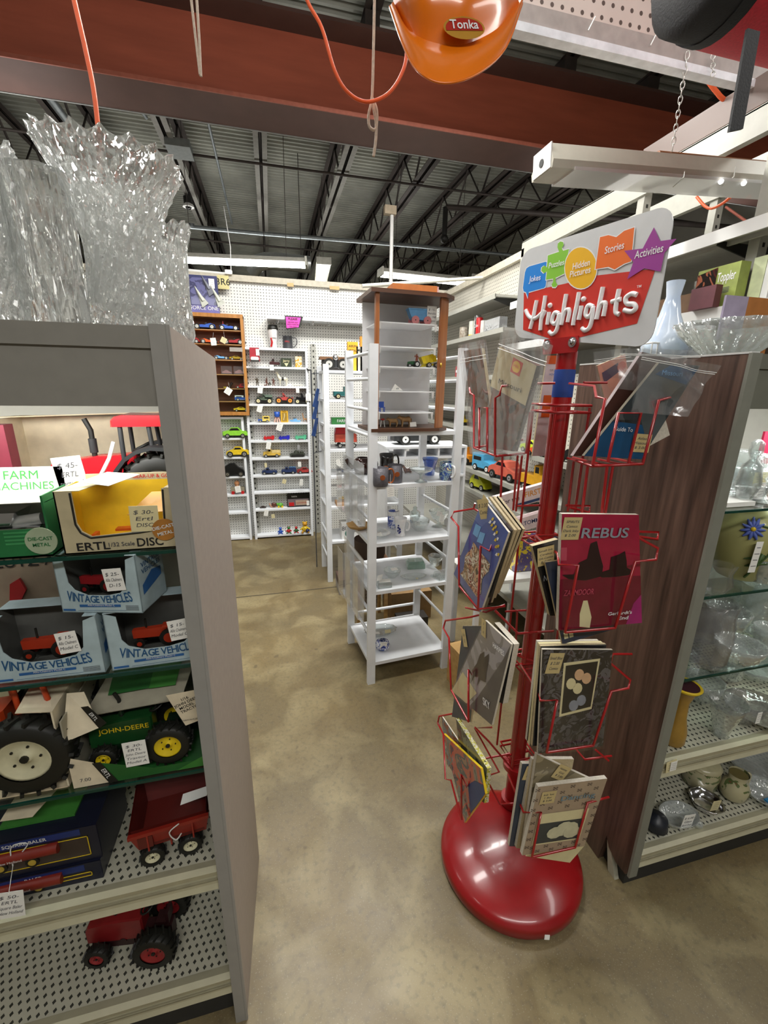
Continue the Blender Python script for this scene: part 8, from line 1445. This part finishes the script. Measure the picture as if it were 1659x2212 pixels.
# third shelf and below
for px_, y, z, pr, nm, l, kw in (
    (1520, .80, ZG3, [(.04, 0), (.05, .02), (.055, .09), (.045, .15), (.05, .19)], 'wrapped_vase', 'glass vase in crumpled film on the third shelf by the panel', dict(m=FILM, flute=(9, .06))),
    (1590, .78, ZG3, BOWL(.062, .06), 'wrapped_bowl', 'shiny clear wrapped bowl on the third glass shelf', dict(m=GLC, flute=(13, .05))),
    (1625, .90, ZG3, [(.04, 0), (.045, .02), (.05, .12), (.058, .16)], 'glass_pitcher', 'upright clear glass pitcher behind the wrapped bowl', dict(m=GLC)),
    (1650, .80, ZG3, BOWL(.04, .08), 'glass_bowl', 'glass bowl with tan label at the right edge', dict(m=GLC, parts=[ptag(.0, -.045, .06, .03, .03, -.3, PAPY)])),
    (1555, .79, ZM1, [(.022, 0), (.02, .01), (.04, .09), (.05, .12)], 'glass_tumbler', 'clear ribbed tumbler beside the tan vase on the ivory shelf', dict(m=GLS, flute=(10, .04))),
    (1600, .82, ZM1, BOWL(.055, .08), 'glass_bowl', 'cloudy glass bowl in wrap at the middle of the ivory shelf', dict(m=FILM, flute=(10, .05), parts=[ptag(-.02, -.055, .06, .018, .04)])),
    (1640, .82, ZM1, PLATE(.10, .03), 'glass_platter', 'wide dark-tinted glass platter at the right of the ivory shelf', dict(m=thin_glass('smoky_glass', (.6, .56, .5), .4, .2))),
    (1620, .90, ZM2, PLATE(.09, .05), 'glass_basin', 'wide clear glass basin at the rear of the lowest shelf', dict(m=GLC)),
    (1650, .80, ZM2, PLATE(.07, .03), 'glass_dish', 'clear dish with a bright blue strip at the right edge', dict(m=GLC, parts=[('blue_strip', lambda g: g.cbox((-.02, -.03, .03), (.05, .012, .006), mat('bright_blue', '2c7cae', .5)))]))):
    rg(nm, l, px_, z, y, pr, nm.split('_')[1], **kw)
for px_, y, z, pr, nm, l, kw in (
    (1560, .96, ZG1, BOWL(.06, .07), 'glass_bowl', 'clear bowl at the back left of the bright top shelf', dict(m=GLC, flute=(12, .04))),
    (1632, .87, ZG1, [(.03, 0), (.05, .01), (.05, .05), (.02, .07), (.01, .085)], 'butter_dish', 'domed clear covered dish behind the glass jug', dict(m=GLC)),
    (1568, .99, ZG2, [(.04, 0), (.05, .02), (.05, .12), (.04, .15), (.045, .17)], 'glass_pitcher', 'clear pitcher standing behind the flowered vase', dict(m=GLC, flute=(8, .03))),
    (1625, 1.0, ZG2, [(.04, 0), (.012, .01), (.012, .08), (.07, .1), (.08, .11)], 'cake_stand', 'tall clear cake stand at the rear of the second shelf', dict(m=GLC)),
    (1508, .90, ZG3, [(.03, 0), (.06, .02), (.065, .07), (.05, .11), (.06, .13)], 'wrapped_jar', 'film-wrapped round glass jar behind the wrapped vase', dict(m=FILM, flute=(7, .08))),
    (1560, .90, ZG3, BOWL(.06, .09), 'crystal_bowl', 'deep sparkling bowl in the middle of the third shelf', dict(m=GLC, flute=(16, .06))),
    (1600, 1.0, ZG3, [(.04, 0), (.05, .02), (.055, .1), (.065, .14)], 'glass_vase', 'wide clear vase at the rear of the third shelf', dict(m=GLC, flute=(6, .05))),
    (1510, .93, ZM1, BOWL(.06, .08), 'glass_bowl', 'frosty bowl behind the tan vase', dict(m=GLC, flute=(10, .05))),
    (1565, 1.0, ZM1, [(.03, 0), (.05, .02), (.05, .1), (.03, .12), (.035, .15)], 'glass_jar', 'tall clear jar at the rear of the ivory shelf', dict(m=GLC)),
    (1620, 1.0, ZM1, PLATE(.1, .05), 'glass_platter', 'large clear platter at the rear of the ivory shelf', dict(m=GLC, flute=(18, .02))),
    (1560, 1.02, ZM2, BOWL(.07, .09), 'glass_basket', 'scalloped clear basket bowl behind the china jar', dict(m=GLC, flute=(10, .06)))):
    rg(nm, l, px_, z, y, pr, nm.split('_')[1], **kw)
p = gp(1452, ZM1, .80); t = thing('tan_vase', 'tall tan vase with maroon inside and yellow rolled rim', 'vase', p); TV = mat('vase_tan', 'a07c34', .4, coat=.3); g = G(); g.lathe([(.024, 0), (.03, .01), (.03, .045), (.02, .095), (.018, .145), (.028, .18), (.038, .195)], (0, 0, 0), TV, 30); g.build('body', t); g = G(); g.lathe([(.038, .192), (.042, .198), (.038, .202), (.033, .198)], (0, 0, 0), YEL, 30); g.build('rim', t); g = G(); g.lathe([(.034, .199), (.026, .188), (.012, .16), (0, .15)], (0, 0, 0), mat('maroon_glaze', '3c1020', .3), 30); g.build('mouth', t)
CRC = mat('cream_china', 'b5ae8c', .3, coat=.4); FLW = blotch('china_flowers', ['b5ae8c', 'b5ae8c', 'b5ae8c', '5a6a3c', '8a3c34'], 26, .3)
p = gp(1508, ZM2, .90); t = thing('china_jar', 'cream china jar painted with flowers at the rear of the lowest shelf', 'jar', p); g = G(); g.lathe([(.04, 0), (.052, .01), (.056, .06), (.052, .085)], (0, 0, 0), FLW, 30); g.build('body', t); g = G(); g.lathe([(.055, .085), (.056, .092), (.045, .1), (.0, .104)], (0, 0, 0), CRC, 30); g.build('lid', t)
p = gp(1582, ZM2, .83); t = thing('china_pitcher', 'small cream china pitcher with pinched spout and flower sprig', 'pitcher', p); g = G(); g.lathe([(.03, 0), (.04, .01), (.044, .04), (.034, .065), (.026, .075), (.030, .1)], (0, 0, 0), FLW, 28, flute=(2, .06)); g.build('body', t); g = G(); g.lathe([(.027, .095), (.02, .07), (.0, .06)], (0, 0, 0), mat('china_inside', '6a6038', .5), 20); g.build('mouth', t)
g = G(); g.tube([(.034, 0, .09), (.055, 0, .08), (.055, 0, .04), (.04, 0, .03)], .005, CRC, 8, smooth_n=3); g.build('handle', t)
rg('swan_dish', 'heavy clear glass dish with a white label near the panel foot', 1462, ZM2, .80, PLATE(.058, .035), 'dish', GLC, sq=(1.15, .8), parts=[('price_tag', lambda g: price_tag(g, (-.006, -.035, .045), .045, .055, 0, -.12, ['$ 6.00', 'Glass', 'Bird Dish'])), ('head', lambda g: g.ball((.05, -.03, .012), .014, GLC))])
rg('silver_dish', 'curled shiny silver-rimmed dish with a cream card inside', 1522, ZM2, .82, [(.03, 0), (.034, .004), (.046, .02), (.05, .032)], 'dish', CHR, flute=(6, .06), parts=[('price_tag', lambda g: price_tag(g, (0, -.03, .04), .035, .04, 0, -.12, None, PAPY))])
p = gp(1412, ZM2, .80); g = G(); g.lathe([(.02, 0), (.035, .012), (.03, .045), (.0, .055)], p+Vector((.004, 0, 0)), mat('slate_glaze', '23262e', .4), 20); solo('dark_pot', g, 'dark slate pot half hidden behind the walnut panel edge', 'pot')
g = G(); c = at(1450, 1655, Y=FY-.004); price_tag(g, c, .034, .04, 0, .15, None, PAPY); price_tag(g, c+Vector((.006, -.002, .0)), .022, .032, 0, .05); solo('price_tag', g, 'cream and white tag hanging from the ivory shelf rail at right', 'price tag')
# ---------------------------------------------------------------- overhead: hung pegboard, lamp, helmet, bag, cords
PEGO = holes('pegboard_overhead', 'b8a9a2', '4a3a34', (0, 2), .0354, .0354, .0062)
g = G(); g.box(.70, 2.6, 1.5, 1.51, 2.60, 3.3, PEGO); g.box(.70, 2.6, 1.49, 1.515, 2.555, 2.605, mat('peg_rail_grey', '9a908c', .5)); g.box(.70, 2.6, 1.485, 1.52, 2.535, 2.557, mat('peg_rail_white', 'd5d6dc', .4)); solo('hanging_pegboard', g, 'pinkish pegboard with white bottom rail hung overhead at the top right', 'pegboard')
for px_, py_ in ((1278, 52), (1412, 85)):
    g = G(); a = at(px_, py_, Y=1.488); g.tube([a+Vector((.01, 0, .02)), a+Vector((-.012, -.004, -.02))], .0018, WHT, 6); solo('zip_tie', g, ['white cable tie on the overhead pegboard rail, left one', 'white cable tie on the overhead pegboard rail, right one'][px_ > 1300], 'cable tie')
def chain(a, b, label, n=14, dbl=False):
    a = Vector(a); b = Vector(b); g = G(); d = (b-a)/n; z = d.normalized(); x = z.orthogonal().normalized(); y = z.cross(x)
    for i in range(n):
        c = a+d*(i+.5); u = x if i % 2 else y; L_ = d.length*.66; g.tube([c+z*L_*math.cos(t_)+u*.006*math.sin(t_) for t_ in [2*PI*k/10 for k in range(11)]], .0016, HUB, 5)
    return solo('hanging_chain', g, label, 'chain')
chain(at(1486, 112, Y=1.48), at(1452, 326, Y=1.53), 'chain from the overhead pegboard down to the white lamp')
chain(at(1540, 118, Y=1.47), at(1540, 165, Y=1.47), 'short chain end beside the black bag strap', 5)
t = thing('strip_lamp', 'white fluorescent fixture hanging over the right cabinet, unlit', 'lamp', (1.5, 1.5, 2.25)); LH = mat('lamp_offwhite', 'b9b5a8', .45, var=.04)
A = Vector((.915, 1.5, 2.235)); B = Vector((2.2, 1.5, 2.315)); F = frame((A+B)/2, B-A, (0, 1, 0)); L_ = (B-A).length
g = G(); g.T = F; g.prism([(-.045, -.042), (.07, -.042), (.075, -.02), (.03, .03), (-.03, .03), (-.05, -.02)], -L_/2, L_/2, LH, ax='X'); g.build('housing', t, world=True)
g = G(); g.T = F; g.box(-L_/2+.08, L_/2, -.053, .074, -.048, -.038, thin_glass('lamp_diffuser', (.9, .9, .9), .3, .5, 5, .0)); g.build('diffuser', t, world=True)
g = G(); g.T = F; g.box(-L_/2-.004, -L_/2, -.04, .06, -.04, .03, WHT); g.cyl((-L_/2-.006, .01, -.01), (-L_/2-.003, .01, -.01), .012, m=BLK, seg=12); g.build('end_cap', t, world=True)
for s_ in (.34, .52): g = G(); q = F @ Vector((L_*s_*.45-.16, -.05, -.05)); g.ball(q, .008, mat('hot_spot_glow', 'ffffff', .3, emis=6)); g.build('hot_spot', t, world=True)  # glowing dots imitate bright hot spots on the unlit underside
for px_ in (1480, 1588): a = at(px_, 345, Y=1.46); g = G(); g.tube([a+Vector((0, .04, .02)), a+Vector((.006, .0, -.02)), a+Vector((-.012, -.02, -.06)), a+Vector((-.012, .02, -.075))], .0018, HUB, 5); g.build('wire_hook', t, world=True)
g = G(); g.cyl(at(1420, 335, Y=1.54), at(1659, 372, Y=1.54)+Vector((.3, 0, .04)), .013, m=wood('dowel_brown', '6a3c1c', '8a5428', 'X'), seg=12); solo('wooden_dowel', g, 'brown wooden dowel lying along the top of the white lamp', 'dowel')
# toy hard hat seen from below
HO = mat('helmet_orange', 'ee7a10', .28, coat=.5, var=.03)
p = at(985, 40, Y=.56); t = thing('toy_hard_hat', 'orange plastic toy hard hat hanging upside down at the top', 'hard hat', (.212, .60, 1.96))
rowpx = [[(870, -190), (900, -170), (940, -160), (985, -158), (1030, -165), (1070, -180), (1095, -195)],
 [(846, -70), (880, -52), (930, -45), (985, -45), (1040, -55), (1090, -75), (1118, -95)],
 [(850, 12), (882, 62), (925, 88), (985, 98), (1035, 84), (1085, 52), (1120, 2)],
 [(842, 14), (876, 110), (908, 158), (960, 180), (1030, 160), (1092, 104), (1128, 8)]]
rowy = [[.64, .61, .60, .60, .60, .61, .64], [.60, .565, .548, .542, .548, .565, .60], [.605, .57, .552, .546, .552, .57, .605], [.60, .55, .522, .512, .522, .55, .60]]
HP = [[at(x, y, Y=yy) for (x, y), yy in zip(r_, ry)] for r_, ry in zip(rowpx, rowy)]
def cr_(P_, u):
    k = min(int(u*(len(P_)-1)), len(P_)-2); t_ = u*(len(P_)-1)-k; p1, p2 = P_[k], P_[k+1]; p0 = P_[k-1] if k else p1*2-p2; p3 = P_[k+2] if k+2 < len(P_) else p2*2-p1
    return .5*((2*p1)+(p2-p0)*t_+(2*p0-5*p1+4*p2-p3)*t_*t_+(p3-p0+3*(p1-p2))*t_**3)
g = G(); g.grid(lambda a, b: cr_([cr_(HP[0], a), cr_(HP[1], a), cr_(HP[2], a)], b), 30, 14, HO); g.grid(lambda a, b: cr_([cr_(HP[0], a)+Vector((0, .11, .01)), cr_(HP[0], a)], b), 30, 3, HO)
bk = [[Vector((p.x, .72 if 0 < i < 6 else .66, p.z+.2)) for i, p in enumerate(r_)] for r_ in HP[:3]]; g.grid(lambda a, b: cr_([cr_(bk[0], a), cr_(bk[1], a), cr_(bk[2], a)], b), 20, 8, HO); g.build('shell', t, world=True)
g = G(); g.grid(lambda a, b: cr_(HP[2], a)*(1-b)+cr_(HP[3], a)*b-Vector((0, .006*math.sin(PI*b), 0)), 30, 6, HO); g.grid(lambda a, b: cr_(HP[2], a)*(1-b)+cr_(HP[3], a)*b+Vector((0, .002, .001)), 30, 6, HO); g.tube([cr_(HP[3], i/30) for i in range(31)], .0012, HO, 6); g.build('brim', t, world=True)
g = G(); g.tube([(.21, .63, 2.2), (.21, .62, 2.9)], .0015, mat('nylon_line', 'c8c8c8', .4), 5); g.build('hanging_line', t, world=True)
q = at(1003, 60, Y=.5385); F = frame(q, (1, 0, .16), (0, .25, 1)); g = G(); g.add([F @ Vector((.0235*math.cos(a)*1.0, .0115*math.sin(a), 0)) for a in [2*PI*i/24 for i in range(24)]], [tuple(range(24))], mat('label_gold', 'b8862c', .3)); g.add([F @ Vector(v) for v in [(.021*math.cos(a), .0095*math.sin(a), .0004) for a in [PI*i/14 for i in range(15)]]+[(-.021, -.003, .0004), (.021, -.003, .0004)]], [tuple(range(17))], mat('label_red', 'b02a1c', .3)); g.text('Tonka', F @ Matrix.Translation((0, .0022, .0006)), .0125, SW, .04); g.build('label', t, world=True)
# red and black bag
t = thing('duffel_bag', 'red and black fabric bag with black strap hanging at the top right corner', 'bag', (1.1, .95, 2.2)); BR_ = mat('bag_red', 'c82438', .6, bump=.3, scale=200); BK_ = mat('bag_black', '17171a', .7, bump=.3, scale=200)
g = G(); g.lathe([(.0, -.0), (.12, .0), (.139, .02), (.14, .10)], (0, 0, 0), BK_, 32); M_ = Matrix.Translation((.94, 1.02, 2.425)) @ Matrix.Rotation(PI/2, 4, 'Y'); g.v = [M_ @ v for v in g.v]; g.build('end_panel', t, world=True)
g = G(); g.cyl((1.035, 1.02, 2.425), (1.6, 1.02, 2.425), .141, m=BR_, seg=40); g.build('body', t, world=True)
g = G(); g.lathe([(.1425, 0), (.1425, .03)], (0, 0, 0), BK_, 32); M_ = Matrix.Translation((1.015, 1.02, 2.425)) @ Matrix.Rotation(PI/2, 4, 'Y'); g.v = [M_ @ v for v in g.v]; g.build('binding', t, world=True)
a = at(1612, 140, Y=.93); b = at(1590, 282, Y=.93); g = G(); g.prism([(a.x-.014, a.z+.06), (a.x+.02, a.z+.06), (b.x+.019, b.z+.006), (b.x-.017, b.z-.004)], .93, .936, BK_); g.build('strap', t, world=True)
# cords and strings
CO_ = mat('cord_orange', 'e8602c', .5, var=.05)
def hang(name, label, pts, Y, r, m, cat, sn=6, up=True):
    q = [at(x, y, Y=Y) for x, y in pts]
    g = G(); g.tube(([q[0]+(q[0]-q[1]).normalized()*.5] if up else [])+q, r, m, 8, smooth_n=sn); return solo(name, g, label, cat)
hang('extension_cable', 'orange extension cord dropping behind the tall crystal vase', [(160, 0), (183, 100), (203, 200), (214, 310), (216, 420)], 1.15, .0045, CO_, 'cable')
g = G(); g.tube([at(620, -120, Y=1.0), at(663, 0, Y=1.0), at(695, 60, Y=1.0), at(722, 150, Y=1.0), (at(750, 198, Y=1.0)), at(790, 220, Y=1.0), at(835, 205, Y=1.0), at(865, 165, Y=1.0), at(878, 112, Y=1.0), at(872, 60, Y=1.0)+Vector((0, .02, .05))], .0033, CO_, 8, smooth_n=6); solo('extension_cable', g, 'orange cord hanging in a loop left of the toy hard hat', 'cable')
g = G(); g.tube([at(1512, 150, Y=1.6), at(1545, 195, Y=1.6), at(1575, 220, Y=1.6), at(1659, 236, Y=1.6)], .0075, CO_, 8, smooth_n=6); solo('extension_cable', g, 'thick orange cord passing behind the black bag strap', 'cable')
g = G(); g.tube([at(1505, 425, X=2.0), at(1530, 450, X=2.0), at(1560, 440, X=2.0), at(1590, 415, X=2.0)], .006, CO_, 6, smooth_n=4); solo('extension_cable', g, 'orange cord sagging behind the shelving at right', 'cable')
g = G(); g.tube([at(1568, 447, X=2.0), at(1612, 478, X=2.0)], .005, mat('cord_rust', 'a04a34', .6), 6); solo('rust_cable', g, 'rust-coloured cord end slanting behind the shelving', 'cable')
STR = mat('cotton_string', 'b8a898', .85, scale=200, bump=.4)
g = G(); g.tube([at(405, -120, Y=1.1), at(413, 0, Y=1.1), at(421, 70, Y=1.1), at(432, 162, Y=1.1)], .0026, STR, 6); g.tube([at(419, -120, Y=1.1), at(425, 0, Y=1.1), at(430, 80, Y=1.1), at(434, 165, Y=1.1)], .0026, STR, 6); solo('cotton_string', g, 'doubled tan string hanging in front of the beam at left', 'string')
g = G(); g.tube([at(811, -120, Y=1.02), at(809, 0, Y=1.02), at(807, 100, Y=1.02), at(804, 205, Y=1.02), at(796, 250, Y=1.02), at(799, 275, Y=1.02), at(812, 278, Y=1.02), at(814, 240, Y=1.02), at(804, 212, Y=1.02)], .0028, STR, 6, smooth_n=4); g.tube([at(803, 215, Y=1.02), at(812, 260, Y=1.02), at(812, 300, Y=1.02), at(807, 338, Y=1.02)], .003, STR, 6, smooth_n=4); solo('cotton_string', g, 'tan string tied in a loop hanging over the orange cord', 'string')
